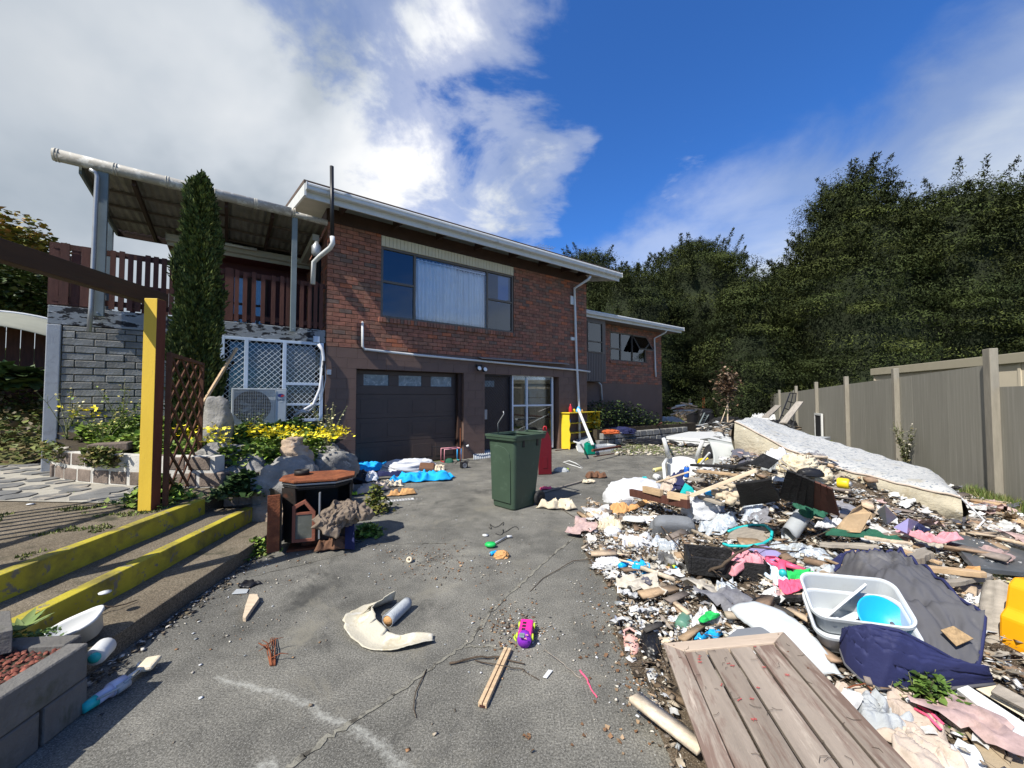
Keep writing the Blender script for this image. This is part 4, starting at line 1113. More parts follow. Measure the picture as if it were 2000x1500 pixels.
# flowers
M('petal', None, .5, .1, 5, 0, attr=True)
fl_c = [(-6.55, 5.95, .28, 90), (-6.2, 5.7, .22, 50), (-4.3, 5.1, .3, 46), (-4.0, 5.3, .22, 40), (-5.0, 5.6, .2, 14), (-3.55, 5.6, .25, 60), (-3.35, 5.55, .3, 80), (-3.05, 5.55, .3, 100), (-2.75, 5.75, .28, 60), (-2.62, 5.9, .2, 60), (-2.62, 5.6, .15, 34), (-3.75, 5.0, .2, 30)]
fp = []
for x, y, s_, n in fl_c:
    for k in range(n): 
        xx, yy = x + RS.randn() * s_ * .6, y + RS.randn() * s_ * .4; fp.append((xx, yy, hull_z(xx, yy) + .25 + RS.rand() * .13))
fp = np.array(fp); n = len(fp)
pv = [(0, 0, .1)] + [(math.cos(a) * (1 if k % 2 else .55), math.sin(a) * (1 if k % 2 else .55), .25 if k % 2 else .1) for k, a in enumerate(np.linspace(0, 6.283, 11)[:-1])]
pf = [(0, 1 + k, 1 + (k + 1) % 10) for k in range(10)]
tag(scatter('flowers', pv, pf, fp, rot_mats(RS.rand(n) * 6.28, .5 * RS.randn(n) + .5, RS.rand(n) * 6), .022 + .012 * RS.rand(n), pal([(.80, .66, .02), (.85, .74, .06), (.75, .58, .01)], n, .08), 'petal'), kind='stuff')
# tall stalky weeds
M('stem', (.16, .17, .08), .8, .2, 5, 0)
def weed(loc, h, label, seed, n=7, spread=.3, bloom=(.75, .68, .35), leafc=GREENS, cat='weed', leafn=90, ls=.035):
    rnd = random.Random(seed); root = empty('tall_weed', loc, 0, label, cat)
    mb = MB(); lp = []; fl = []
    for k in range(n):
        a = rnd.random() * 6.28; r = spread * rnd.uniform(.3, 1); hh = h * rnd.uniform(.6, 1)
        pts = [(r * t_ ** 1.4 * math.cos(a) + rnd.uniform(-.01, .01), r * t_ ** 1.4 * math.sin(a) + rnd.uniform(-.01, .01), hh * t_) for t_ in (0, .25, .5, .75, 1)]
        mb.tube(pts, [.006, .005, .004, .003, .002], 4)
        fl.append(pts[-1])
        for j in range(3):
            b = rnd.uniform(.5, .95); i0 = int(b * 4); q0 = Vector(pts[i0]); e = q0 + Vector((rnd.uniform(-.1, .1), rnd.uniform(-.1, .1), rnd.uniform(.04, .14))); mb.tube([q0, e], [.003, .002], 3); fl.append(tuple(e))
        for j in range(leafn // n):
            t_ = rnd.random() ** 1.2 * .9; i0 = t_ * 4; f_ = i0 - int(i0); q0 = Vector(pts[int(i0)]).lerp(Vector(pts[min(4, int(i0) + 1)]), f_); lp.append(tuple(q0 + Vector((rnd.uniform(-.03, .03), rnd.uniform(-.03, .03), 0))))
    mb.build('stem', 'stem', root)
    tag(leaf_cloud('leaves', np.array(lp), ls, leafc, parent=root), kind='stuff')
    if bloom is not None:
        n_ = len(fl); BL = scatter('blooms', pv, pf, np.array(fl), rot_mats(RS.rand(n_) * 6.28, .5 * RS.randn(n_) + .4, RS.rand(n_) * 6), .013 + .008 * RS.rand(n_), pal([bloom], n_, .1), 'petal', root); tag(BL, kind='stuff')
    return root
def at_bed(px, py, d):
    r = ray(px, py); p = Vector((0, 0, EYE)) + r * (d / r.y); p.z = hull_z(p.x, p.y) - .04; return p
weed(at_bed(640, 900, 6.0), .75, 'scraggly pale-flowered weed right beside the garage wall corner', 1, 12, .32, leafn=260, leafc=[(.09, .12, .05), (.07, .1, .04), (.13, .15, .09)])
weed(at_bed(240, 830, 5.6), .95, 'tall thin yellow-flowered weed against the grey block wall', 2, 9, .35, bloom=(.8, .7, .2), leafn=260)
weed(at_bed(130, 830, 5.5), .72, 'bare branching weed at the foot of the pale pilaster', 3, 7, .3, leafn=60)
weed(at_bed(500, 860, 6.0), .55, 'pale-topped weed standing in front of the air conditioner', 4, 12, .4, leafn=260, bloom=(.75, .72, .4))
weed(at_bed(205, 850, 5.3), .55, 'short bushy weed left of the yellow post in the bed', 5, 10, .35, leafn=260, bloom=(.8, .7, .2))
weed(at_bed(385, 830, 5.9), .60, 'leafy weed behind the lattice at the foot of the cypress', 6, 10, .3, leafn=240, bloom=(.8, .7, .2))
weed(Vector((7.75, 7.75, 0)), 1.15, 'tall dry thistle-like weed growing against the right fence', 7, 10, .28, leafn=500, bloom=(.6, .55, .45), leafc=[(.09, .10, .045), (.06, .075, .03), (.14, .12, .06)], ls=.045)
# green clumps near the post and stove
def clump(loc, r, h, n, label, name='weed_clump', cat='weed', ls=.06, cols=GREENS):
    pos = np.stack([RS.randn(n) * r * .5, RS.randn(n) * r * .5, h * RS.rand(n) ** .8], 1); pos[:, 2] *= np.clip(1.3 - np.hypot(pos[:, 0], pos[:, 1]) / r, .2, 1)
    o = leaf_cloud(name, pos, ls, cols); o.location = loc; return tag(o, label, cat)
clump((-3.62, 4.02, .42), .22, .26, 900, 'bright green leafy weed at the left foot of the yellow post')
clump((-3.02, 4.45, .40), .24, .24, 1100, 'dark green weed under the bottom of the brown lattice', cols=[(.03, .06, .012), (.05, .09, .02), (.02, .04, .01)])
clump((-2.43, 3.75, .0), .13, .14, 350, 'small green weed growing at the left base of the stove', ls=.04)
clump((-1.55, 4.25, .0), .14, .12, 300, 'grassy weed tuft in the shadow right of the stove', ls=.05)
clump((-1.75, 5.1, .0), .16, .34, 420, 'yellowing weed sprouting behind the rusty stove top', ls=.05, cols=[(.14, .15, .03), (.08, .11, .02), (.2, .18, .05)])
# moss and grass scraps
def tufts(name, pts, h, cols, w_=.09):
    n = len(pts); tv = [(-w_, 0, 0), (w_, 0, 0), (0, .35, 1)]
    S = h * (.5 + .8 * RS.rand(n))
    return scatter(name, tv, [(0, 1, 2)], pts, rot_mats(RS.rand(n) * 6.28, .5 * RS.randn(n), RS.rand(n) * 6.28), S, pal(cols, n, .25), 'leaf')
tp = []
while len(tp) < 9000:
    x, y = RS.uniform(-7.5, -3.15), RS.uniform(2.6, 4.4)
    k = noise.noise(Vector((x * 1.6, y * 3.2, 2))) + .5 * noise.noise(Vector((x * 6, y * 6, 2)))
    if k > .22 and x < KX(y, -3.2): tp.append((x, y, .41))
tag(tufts('moss', np.array(tp), .024, [(.12, .16, .03), (.09, .12, .02), (.18, .18, .05)], .35), kind='stuff')
tp = [(x, y, 0) for x, y in ((7.03 + .461 * (yy - 5.69) - .06 - abs(RS.randn()) * .16, yy) for yy in 4.6 + 16 * RS.rand(14000) ** 1.3) if noise.noise(Vector((x * .9, y * .9, 9))) > -.12]
tag(tufts('grass', np.array(tp), .13, [(.10, .14, .03), (.07, .11, .02), (.16, .16, .06)], .05), kind='stuff')

# ------------------------------------------------------------------ post, beam, lattice
post = empty('pergola_frame', (-3.43, 3.74, .42), .092, 'heavy brown beam on a yellow painted timber post beside the steps', 'pergola')
pw_ = .115
mb = MB(); mb.box((0, 0, 1.0), (pw_, pw_ * .98, 2.0)); o = mb.build('post', 'yellow_wood', post, bevel=.004)
M('red_stain', (.15, .045, .025), .7, .25, 4, .2, 40, stretch=(5, 5, .6))
me = o.data; me.materials.append(MATS['red_stain'])
for f_ in me.polygons:
    if abs(f_.normal.x) > .5 or f_.normal.y > .5: f_.material_index = 1
inv = post.matrix_basis.inverted()
M('beam_stain', (.060, .032, .014), .7, .3, 3, .2, 40, stretch=(6, .6, 6), dirt=((.03, .03, .015), .55, 3, .2))
a, b = Vector((KX(4.14, -3.535) + .0, 4.10, 2.42 + .075)), Vector((KX(2.15, -3.535), 2.15, 2.42 + .075))
MB().bar(inv @ a, inv @ b, .10, .15).build('beam', 'beam_stain', post, bevel=.005)
MB().bar(inv @ Vector((-3.38, 2.3, .42)), inv @ Vector((-3.38, 2.3, 2.42)), .1, .1).build('post', 'yellow_wood', post)
lat = empty('lattice_screen', (-3.37, 3.84, .46), math.atan2(1.16, -.59), 'brown crossed-lath lattice screen standing behind the yellow post', 'lattice')
LW, LH = 1.28, 1.46
M('lath', (.085, .035, .018), .75, .3, 5, .2)
k = 0
for s in (1, -1):
    for i in range(-14, 15):
        c = i * .235
        # line z = s*x*1.25 + c clipped to the frame
        pts_ = []
        for x in np.linspace(0, LW, 60):
            z = (s * x * .66 + c + (LH if s < 0 else 0))
            if .0 <= z <= LH: pts_.append((x, z))
        if len(pts_) > 4:
            (x1, z1), (x2, z2) = pts_[0], pts_[-1]
            MB().bar((x1, .006 * s, z1), (x2, .006 * s, z2), .011, .036).build('lath', 'lath', lat)
MB().b2((-.01, -.02, -.06), (.03, .02, LH)).build('stile', 'lath', lat); MB().b2((LW - .02, -.02, -.06), (LW + .03, .02, LH)).build('stile', 'lath', lat)
MB().b2((.03, -.018, LH - .035), (LW - .02, .018, LH)).build('rail', 'lath', lat)
# timber offcut leaning on the cypress
r1 = ray(462, 680); r2 = ray(395, 790)
o = MB().bar(Vector((0, 0, EYE)) + r1 * (5.9 / r1.y), Vector((0, 0, EYE)) + r2 * (5.5 / r2.y), .05, .03).build('timber_offcut', 'tan_wood', bevel=.003); tag(o, 'snapped orange timber leaning in front of the cypress and window grille', 'timber')
# picket balustrade further left on the terrace, whose shadows stripe the steps
bal = empty('picket_railing', (-4.72, .75, .41), 1.64, 'brown picket railing along the far side of the terrace', 'railing')
bd = None
for k in range(14):
    if bd is None: bd = MB().b2((-.03, -.01, 0), (.028, .01, 1.95)).build('picket', 'brown_stain', bal)
    else: rep(bd, 'picket', (k * .20, 0, 0), parent=bal)
MB().b2((-.1, -.03, 1.86), (2.7, .03, 1.94)).build('rail', 'brown_stain', bal)
# fence, awning and shrubs at far left
lf = empty('garden_fence', (-9.2, 9.4, 0), math.radians(36), 'dark brown vertical board fence below the curved awning', 'fence')
for k in range(18): MB().b2((-2.9 + k * .2, -.01, 1.2), (-2.9 + k * .2 + .185, .012, 2.95 + .02 * (k % 3))).build('board', 'brown_stain', lf)
M('awning_sheet', (.27, .27, .21), .5, .1, 3, .05)
def awning():
    r = ray(40, 640); p = Vector((0, 0, EYE)) + r * (8.3 / r.y)
    aw = empty('curved_awning', p, math.radians(36), 'curved cream polycarbonate awning on white ribs at the left edge', 'awning')
    mb = MB(); mb.sheet(24, 10, lambda u, v: (-1.75 + 2.7 * u, -.75 + 1.25 * v, .36 * math.sin(math.pi * (u * .9 + .05)) - .55 * (1 - v) ** 1.6 * .75))
    mb.build('sheet', 'awning_sheet', aw, smooth=True, solid=.012)
    for uu in (.02, .5, .98):
        MB().tube([(-1.75 + 2.7 * uu, -.75 + 1.25 * v, .36 * math.sin(math.pi * (uu * .9 + .05)) - .55 * (1 - v) ** 1.6 * .75 + .012) for v in np.linspace(0, 1, 9)], .016, 6).build('rib', 'white_paint', aw)
    MB().tube([(-1.75 + 2.7 * u, .5, .36 * math.sin(math.pi * (u * .9 + .05)) + .02) for u in np.linspace(0, 1, 14)], .03, 8).build('edge_trim', 'white_paint', aw, smooth=True)
awning()
def bush(name, loc, R_, n, ls, cols, label, cat='shrub', trunk=True, seed=1, flat=.6):
    root = empty(name, loc, 0, label, cat)
    if trunk:
        mb = MB(); mb.tube([(0, 0, -.2), (.03, 0, R_[2] * .6), (.1, .05, R_[2] * 1.2)], [.07, .05, .02], 7)
        for k in range(6):
            a = k * 1.05; mb.tube([(.02, 0, R_[2] * .5), (R_[0] * .5 * math.cos(a), R_[1] * .5 * math.sin(a), R_[2] * 1.1)], [.03, .012], 5)
        mb.build('trunk', 'bark', root, smooth=True)
    lob = [(RS.uniform(-.55, .55) * R_[0], RS.uniform(-.5, .5) * R_[1], R_[2] * RS.uniform(.45, 1.35), RS.uniform(.35, .6)) for _ in range(16)]
    pos = []
    for k in range(n):
        l_ = lob[k % 16]; d = RS.randn(3); d /= np.linalg.norm(d); rr = RS.rand() ** .25
        pos.append((l_[0] + d[0] * R_[0] * l_[3] * rr, l_[1] + d[1] * R_[1] * l_[3] * rr, l_[2] + d[2] * R_[2] * l_[3] * rr * .8))
    leaf_cloud('crown', np.array(pos), ls, cols, parent=root, flat=flat)
    return root
def at_d(px, py, d): 
    r = ray(px, py); return Vector((0, 0, EYE)) + r * (d / r.y)
p = at_d(25, 600, 11); bush('shrub', (p.x, p.y, 3.1), (1.8, 1.8, 1.45), 9000, .13, [(.05, .085, .02), (.08, .11, .03), (.035, .06, .015), (.11, .12, .05)], 'rounded green shrub on the bank below the golden tree')
p = at_d(10, 470, 12.5); bush('golden_tree', (p.x - .3, p.y, 4.2), (2.3, 2, 1.8), 9000, .17, [(.32, .24, .05), (.20, .20, .04), (.10, .12, .03), (.38, .22, .09), (.26, .24, .06)], 'golden yellow leaved tree at the left edge above the railing', 'tree')
p = at_d(20, 720, 7.6); bush('flax_clump', (p.x, p.y, 1.55), (.6, .5, .28), 900, .28, [(.09, .13, .04), (.06, .10, .03)], 'spiky green flax clump on the bank at the left edge', 'plant', False)
hp = []
while len(hp) < 12000:
    x, y = RS.uniform(-14, -6.9), RS.uniform(6.1, 10.5)
    if -x > 6.9 + (y - 6.3) * .2: hp.append((x, y, bank_z(x, y) + .02 + .38 * RS.rand() ** 1.4 * (1 + noise.noise(Vector((x, y, 0))))))
tag(leaf_cloud('ground_cover', np.array(hp), .085, [(.09, .12, .03), (.13, .15, .03), (.10, .08, .035), (.14, .10, .05), (.06, .09, .02)]), kind='stuff')

# ------------------------------------------------------------------ trees behind the yard
M('conifer_leaf', None, .8, .3, .8, 0, attr=True, spec=.15)
def conifer(base, prof, H, label, seed, rx=1.0, ntuft=1.0, lean=0.0):
    """prof: [(height fraction, radius)]"""
    rs = np.random.RandomState(seed)
    root = empty('conifer_tree', base, 0, label, 'tree', 'conifers behind the yard')
    MB().tube([(0, 0, 0), (.1, 0, H * .4), (lean * .8, 0, H * .9)], [.35, .25, .06], 9).build('trunk', 'bark', root, smooth=True)
    hs, rs_ = [p_[0] for p_ in prof], [p_[1] for p_ in prof]
    nb = int(175 * ntuft)
    bh = rs.rand(nb) ** .9; ba = rs.rand(nb) * 6.283
    keep = np.sin(ba) < .55                              # the side away from the yard is thinner
    keep |= rs.rand(nb) < .35
    bh, ba = bh[keep], ba[keep]; nb = len(bh)
    br = np.interp(bh, hs, rs_) * (.62 + .44 * rs.rand(nb))
    br *= 1 + .14 * np.sin(ba * 3 + seed) + .10 * np.sin(bh * 14 + ba * 2)
    bc = np.stack([br * np.cos(ba) * rx + lean * bh, br * np.sin(ba), bh * H], 1)
    bs = .75 + .85 * rs.rand(nb)
    up = bh > .93
    m = 600
    d = rs.randn(nb, m, 3); d /= np.linalg.norm(d, axis=2, keepdims=True)
    rr = .62 + .38 * rs.rand(nb, m, 1) ** .5
    rr = rr * (1 + .22 * np.sin(d[:, :, :1] * 9 + np.arange(nb)[:, None, None]) * np.sin(d[:, :, 1:2] * 8))
    ell = np.array([1.2, 1.2, .38])
    off = d * rr * ell * bs[:, None, None]
    # boughs droop outwards
    outv = np.stack([np.cos(ba), np.sin(ba)], 1)
    proj = (off[:, :, :2] * outv[:, None, :]).sum(2)
    off[:, :, 2] += -.30 * proj + .12 * np.abs(proj)
    pos = (bc[:, None, :] + off).reshape(-1, 3)
    n = len(pos)
    yaw = np.repeat(ba, m) - np.pi / 2 + .9 * rs.randn(n)
    dn = (d * np.array([1, 1, 1.6])).reshape(-1, 3); dn /= np.linalg.norm(dn, axis=1, keepdims=True)
    R = rot_mats(np.arctan2(dn[:, 0], -dn[:, 1]) + .35 * rs.randn(n), np.arccos(np.clip(dn[:, 2], -1, 1)) + .35 * rs.randn(n), rs.rand(n) * 6.28)
    tv = [(0, 0, 0), (.17, .35, .10), (0, 1, .0), (-.17, .35, .10)]
    tf = [(0, 1, 2), (0, 2, 3)]
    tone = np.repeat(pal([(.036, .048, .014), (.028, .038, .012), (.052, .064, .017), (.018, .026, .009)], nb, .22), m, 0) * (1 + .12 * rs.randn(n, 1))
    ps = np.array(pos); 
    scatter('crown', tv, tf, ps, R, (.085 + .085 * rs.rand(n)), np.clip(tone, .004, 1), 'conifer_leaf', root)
    # spiky leaders on the outline
    k = int(90 * ntuft); h = .55 + .43 * rs.rand(k); a = rs.rand(k) * 6.283; r = np.interp(h, hs, rs_) * .92
    base_p = np.stack([r * np.cos(a) * rx + lean * h, r * np.sin(a), h * H], 1)
    L = .5 + .8 * rs.rand(k) + .5 * (h > .85) * rs.rand(k); q = 190
    t_ = rs.rand(k, q, 1)
    dirs = np.stack([.55 * np.cos(a), .55 * np.sin(a), .9 * np.ones(k)], 1)
    sp = base_p[:, None, :] + dirs[:, None, :] * t_ * L[:, None, None] + rs.randn(k, q, 3) * .19 * (1.15 - t_)
    sp = sp.reshape(-1, 3); n = len(sp)
    scatter('top_sprays', tv, tf, sp, rot_mats(rs.rand(n) * 6.28, .9 + .4 * rs.randn(n), rs.rand(n)), .10 + .09 * rs.rand(n), np.clip(pal([(.040, .05, .016), (.03, .038, .012)], n, .2), .004, 1), 'conifer_leaf', root)
    # added core inside the crown: blocks light, coloured dark as shade between boughs
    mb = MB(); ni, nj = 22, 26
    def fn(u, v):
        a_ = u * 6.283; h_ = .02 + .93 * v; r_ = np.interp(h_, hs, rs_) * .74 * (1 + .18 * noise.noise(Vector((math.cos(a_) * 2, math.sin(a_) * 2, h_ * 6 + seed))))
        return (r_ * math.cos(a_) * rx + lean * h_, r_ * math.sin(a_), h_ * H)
    mb.sheet(nj, ni, fn); M('crown_shade', (.014, .02, .007), .95, .4, 2, 0); mb.build('shade_core', 'crown_shade', root, smooth=True)
    return root
FULL = [(0, .75), (.06, .95), (.25, 1.0), (.5, .92), (.7, .72), (.85, .48), (.95, .25), (1, .05)]
def tree_at(pxl, pxr, pytop, d, label, seed, prof=FULL, nt=1.0, lean=0.0):
    c = at_d((pxl + pxr) / 2, 776, d); H = EYE + (776 - pytop) / F * d; Rr = (pxr - pxl) / 2 / F * d
    return conifer((c.x, c.y, -.1), [(h, r * Rr) for h, r in prof], H, label, seed, 1.0, nt, lean)
tree_at(1465, 1660, 520, 25.0, 'tapering conifer left of the highest tree, its left edge stepping down to a gap', 1, nt=1.0)
tree_at(1545, 1830, 352, 22.5, 'tallest conifer with a pointed double tip above the fence', 2, prof=[(0, .8), (.1, 1), (.4, .98), (.62, .85), (.78, .62), (.9, .36), (.97, .2), (1, .05)], nt=1.5, lean=-.5)
tree_at(1750, 2010, 372, 21.0, 'broad conifer with a flat ragged top behind the cream shed', 3, prof=[(0, .8), (.1, 1), (.5, 1), (.8, .92), (.93, .7), (1, .3)], nt=1.4)
tree_at(1900, 2230, 380, 20.0, 'conifer cut off by the right edge of the view', 4, prof=[(0, .8), (.1, 1), (.5, 1), (.8, .9), (.93, .7), (1, .3)], nt=1.2)
tree_at(1230, 1490, 480, 30.0, 'wide bushy conifer in the middle beyond the end of the fence', 5, prof=[(0, .8), (.1, .95), (.35, 1), (.6, .95), (.8, .75), (.93, .42), (1, .12)], nt=1.4)
tree_at(1085, 1225, 500, 31.0, 'rounded conifer showing just above the right end of the roof', 6, prof=[(0, .8), (.3, 1), (.7, 1), (.9, .75), (1, .3)], nt=.9)
tree_at(1140, 1340, 530, 27.0, 'lower conifer rising behind the rear wing gutter', 7, prof=[(0, .8), (.3, 1), (.7, .9), (.9, .6), (1, .15)], nt=.9)
tree_at(1380, 1540, 560, 24.0, 'small conifer filling the gap above the white fridge', 8, nt=.7)
# green weeds along the back boundary
wp = []
for k in range(9000):
    px = RS.uniform(1292, 1432); d = RS.uniform(26, 31); q = at_d(px, 776, d); wp.append((q.x, q.y, .05 + (1.1 + .6 * noise.noise(Vector((px * .03, d, 0)))) * RS.rand() ** .8))
tag(leaf_cloud('tall_weeds', np.array(wp), .2, [(.12, .17, .03), (.08, .12, .02), (.17, .20, .06)]), kind='stuff')
for k, px in enumerate((1339, 1347)):
    q = at_d(px, 776, 25.5); o = MB().b2((q.x - .05, q.y - .05, -.02), (q.x + .05, q.y + .05, 1.1 + .3 * k)).build('marker_post', 'grey_wood'); tag(o, ('shorter', 'taller')[k] + ' of two weathered posts standing in the far green weeds', 'post')
q = at_d(1374, 776, 25.5); tag(MB().b2((q.x - .06, q.y - .06, -.02), (q.x + .06, q.y + .06, 1.5)).build('marker_post', 'rust'), 'rusty red post standing in the far green weeds', 'post')
M('dead_leaf', None, .9, .2, 3, 0, attr=True)
q = at_d(1420, 776, 18); root = empty('dead_sapling', (q.x, q.y, 0), 0, 'dead brown sapling on a forked pale stem in front of the conifers', 'tree')
MB().tube([(0, 0, 0), (.02, 0, .9), (.05, 0, 1.9)], [.035, .03, .015], 6).build('trunk', 'pale_wood', root); MB().tube([(-.35, 0, .2), (0, 0, 1.1)], .02, 5).build('limb', 'pale_wood', root)
n = 900; leaf_cloud('crown', np.stack([RS.randn(n) * .22, RS.randn(n) * .2, 2.0 + RS.randn(n) * .38], 1), .13, [(.16, .10, .06), (.10, .07, .045), (.2, .14, .1)], parent=root)
# raised bed along the rear wing
rb = HM @ Vector((WL + .3, -.2, 0))
mb = MB(); mb.b2((WL + .1, -.3, 0), (wx1 + .2, TW - .005, .50))
o = mb.build('raised_bed', 'soil', loc=HO, rot=(0, 0, HA)); tag(o, kind='structure')
mb = MB(); bw_ = empty('bed_edging', HO, HA, 'low stone edging wall holding the raised bed along the rear wing', 'garden wall')
for k in range(13):
    for j in range(2): MB().box((WL + .2 + k * .36 + (.18 if j % 2 else 0), -.36, .1 + j * .2), (.34, .16, .18), (0, rnd.uniform(-.03, .03), rnd.uniform(-.05, .05))).build('stone', 'grey_block', bw_, bevel=.02)
n = 4200; pos = np.stack([RS.uniform(WL + .1, wx1 - .4, n), RS.uniform(-.3, .95, n), .6 + .75 * RS.rand(n) ** 1.2], 1); pos[:, 2] *= np.clip(1 - .1 * (pos[:, 0] - WL - 1.4) ** 2, .4, 1)
o = leaf_cloud('bed_plants', pos, .07, [(.035, .06, .015), (.06, .09, .02), (.025, .04, .012)]); o.location = HO; o.rotation_euler = (0, 0, HA); tag(o, kind='stuff')
# ------------------------------------------------------------------ the things lying about
def cloth(name, label, cat, px, py, size, mat, seed, amp=.05, rz=0.0, up=.012, z=None, n=44, fold=6.0, thick=.004, group=None, shape=.30, follow=True):
    p = P(px, py, z, up)
    mb = MB(); cr, sr = math.cos(rz), math.sin(rz); rnd = random.Random(seed); ph = [rnd.uniform(0, 6.28) for _ in range(4)]
    def fn(u, v):
        a, b = u * 2 - 1, v * 2 - 1
        ang = math.atan2(b, a); k = 1 + shape * (math.sin(ang * 2 + ph[0]) * .5 + math.sin(ang * 3 + ph[1]) * .5 + .35 * math.sin(ang * 7 + ph[2]))
        # square to rounded outline
        m = max(abs(a), abs(b)) or 1; l = math.hypot(a, b) or 1; q = m / l * .75 + .25
        x, y = a * size[0] / 2 * k * q, b * size[1] / 2 * k * q
        w = Vector((x * fold, y * fold, 0)) * (.62 / max(.2, max(size)) if max(size) < .75 else .8)
        x += .035 * noise.noise(w + Vector((seed, 9, 1))); y += .035 * noise.noise(w + Vector((seed, 3, 7)))
        w2 = Vector((w.x + .5 * noise.noise(w * .8), w.y * .45 + .5 * noise.noise(w * .8 + Vector((5, 5, seed))), 0))
        h = .62 * amp * (.85 * fold_(w2, seed) + .40 * fold_(w * 1.6, seed + 5) + .20 * fold_(w2 * 3.1, seed + 9) + .10 * noise.noise(w * 7.5))
        e = min(1, (1 - m) * 4 + .15)
        X, Y = cr * x - sr * y, sr * x + cr * y
        base = (heap(p.x + X, p.y + Y) - heap(p.x, p.y)) if follow else 0
        return (X, Y, base + h * e)
    mb.sheet(n, n, fn)
    return tag(mb.build(name, mat, loc=p, smooth=True, solid=thick), label, cat, group)
def bundle(name, label, cat, px, py, size, mat, seed, rz=0.0, up=0.0, z=None, rough=.25, n=46, freq=2.2, sq=.8, tilt=0.0, group=None):
    p = P(px, py, z, up); mb = MB(); vs = []
    for i in range(n + 1):
        th = math.pi * i / n
        for j in range(n):
            ph = 2 * math.pi * j / n
            d = Vector((math.sin(th) * math.cos(ph), math.sin(th) * math.sin(ph), math.cos(th)))
            k = 1 + rough * (.6 * fold_(d * freq, seed) + .4 * fold_(d * freq * 2.3, seed + 3) + .22 * fold_(d * freq * 5, seed + 8) + .12 * ridge(d * freq * 10, seed + 4) - .7)
            b = Vector([math.copysign(abs(c) ** sq, c) for c in d]) * k
            z_ = b.z * size[2]
            if z_ < 0: z_ *= .25
            vs.append((b.x * size[0] / 2, b.y * size[1] / 2, z_))
    fs = [(i * n + j, i * n + (j + 1) % n, (i + 1) * n + (j + 1) % n, (i + 1) * n + j) for i in range(n) for j in range(n)]
    mb.add(vs, fs)
    return tag(mb.build(name, mat, loc=p, rot=(tilt, 0, rz), smooth=True), label, cat, group)
def V3(q):
    """(px, py, height above the heap) or a plain point"""
    return q if isinstance(q, Vector) else P(q[0], q[1], None, q[2])
def plank(name, label, cat, a, b, w, h, mat, roll=0.0, bevel=.003, rough=0.0, group=None, seed=1):
    a, b = V3(a), V3(b); L = (b - a).length; n = 10 if rough else 1; rnd = random.Random(seed)
    mb = MB(); vs = []
    for i in range(n + 1):
        x = -L / 2 + L * i / n; kw = 1 + rough * rnd.uniform(-1, .4); e = rough * rnd.uniform(-.02, .02)
        if rough and i in (0, n): kw *= .55
        for y, z in ((-1, -1), (1, -1), (1, 1), (-1, 1)): vs.append((x, y * w / 2 * kw + e, z * h / 2))
    fs = [(i * 4 + k, i * 4 + (k + 1) % 4, (i + 1) * 4 + (k + 1) % 4, (i + 1) * 4 + k) for i in range(n) for k in range(4)] + [(3, 2, 1, 0), (n * 4, n * 4 + 1, n * 4 + 2, n * 4 + 3)]
    mb.add(vs, fs)
    o = mb.build(name, mat, bevel=bevel)
    q = (b - a).to_track_quat('X', 'Z').to_matrix().to_4x4()
    o.matrix_world = Matrix.Translation((a + b) / 2) @ q @ Matrix.Rotation(roll, 4, 'X')
    return tag(o, label, cat, group)
def board(name, label, cat, corners, thick, mat, ragged=0.0, seed=1, bevel=.002, group=None, nseg=1, parent=None, bow=0.0):
    """a flat board through its corners (points or pixel triples), with real thickness"""
    cs = [V3(c) for c in corners]; c0 = sum(cs, Vector()) / len(cs)
    nrm = (cs[1] - cs[0]).cross(cs[-1] - cs[0]).normalized()
    if nrm.z < 0: nrm = -nrm
    rnd = random.Random(seed); out = []
    for i, c in enumerate(cs):
        d = cs[(i + 1) % len(cs)] - c; m = nseg if ragged else 1
        for k in range(m):
            e = Vector((rnd.uniform(-1, 1), rnd.uniform(-1, 1), 0)) * ragged if k else Vector()
            out.append(c + d * k / m + e - c0)
    n = len(out); mb = MB()
    mb.add([tuple(v) for v in out] + [tuple(v - nrm * thick) for v in out], [tuple(range(n)), tuple(range(2 * n - 1, n - 1, -1))] + [(i, n + i, n + (i + 1) % n, (i + 1) % n) for i in range(n)])
    o = mb.build(name, mat, parent, loc=c0, bevel=bevel)
    return tag(o, label, cat, group)
def twig(name, label, cat, pts, r0, r1, mat='bark', n=6, side=()):
    ps = [V3(q) for q in pts]; sm = []
    for i in range(len(ps) - 1):
        for k in range(4):
            sm.append(ps[i].lerp(ps[i + 1], k / 4) + Vector([.006 * noise.noise(Vector((i * 3.1 + k, j * 7.7, len(pts)))) for j in range(3)]))
    sm.append(ps[-1]); m = len(sm)
    mb = MB(); mb.tube(sm, [r0 + (r1 - r0) * i / (m - 1) for i in range(m)], n)
    for k, (q, L) in enumerate(side):
        s = sm[int(q * (m - 1))]; e = s + Vector((math.cos(k * 2.3) * L, math.sin(k * 2.3) * L * .6, L * .25)); mb.tube([s, (s + e) / 2 + Vector((0, .01, .01)), e], [r1 * 1.2, r1 * .9, r1 * .4], 4)
    return tag(mb.build(name, mat, smooth=True), label, cat)
def can(name, label, cat, px, py, r, L, mat, rz, up=0.0, tilt=math.pi / 2, capm='galv', z=None, prof=None):
    p = P(px, py, z, up + r * .9)
    root = empty(name, p, 0, label, cat, rot=(tilt, 0, rz))
    prof = prof or [(r * .9, -L / 2), (r, -L / 2 + .008), (r, L / 2 - .012), (r * .9, L / 2)]
    MB().lathe(prof, 18).build('body', mat, root, smooth=True)
    MB().lathe([(r * .55, L / 2), (r * .55, L / 2 + .012), (r * .2, L / 2 + .02)], 14).build('cap', capm, root, smooth=True)
    return root
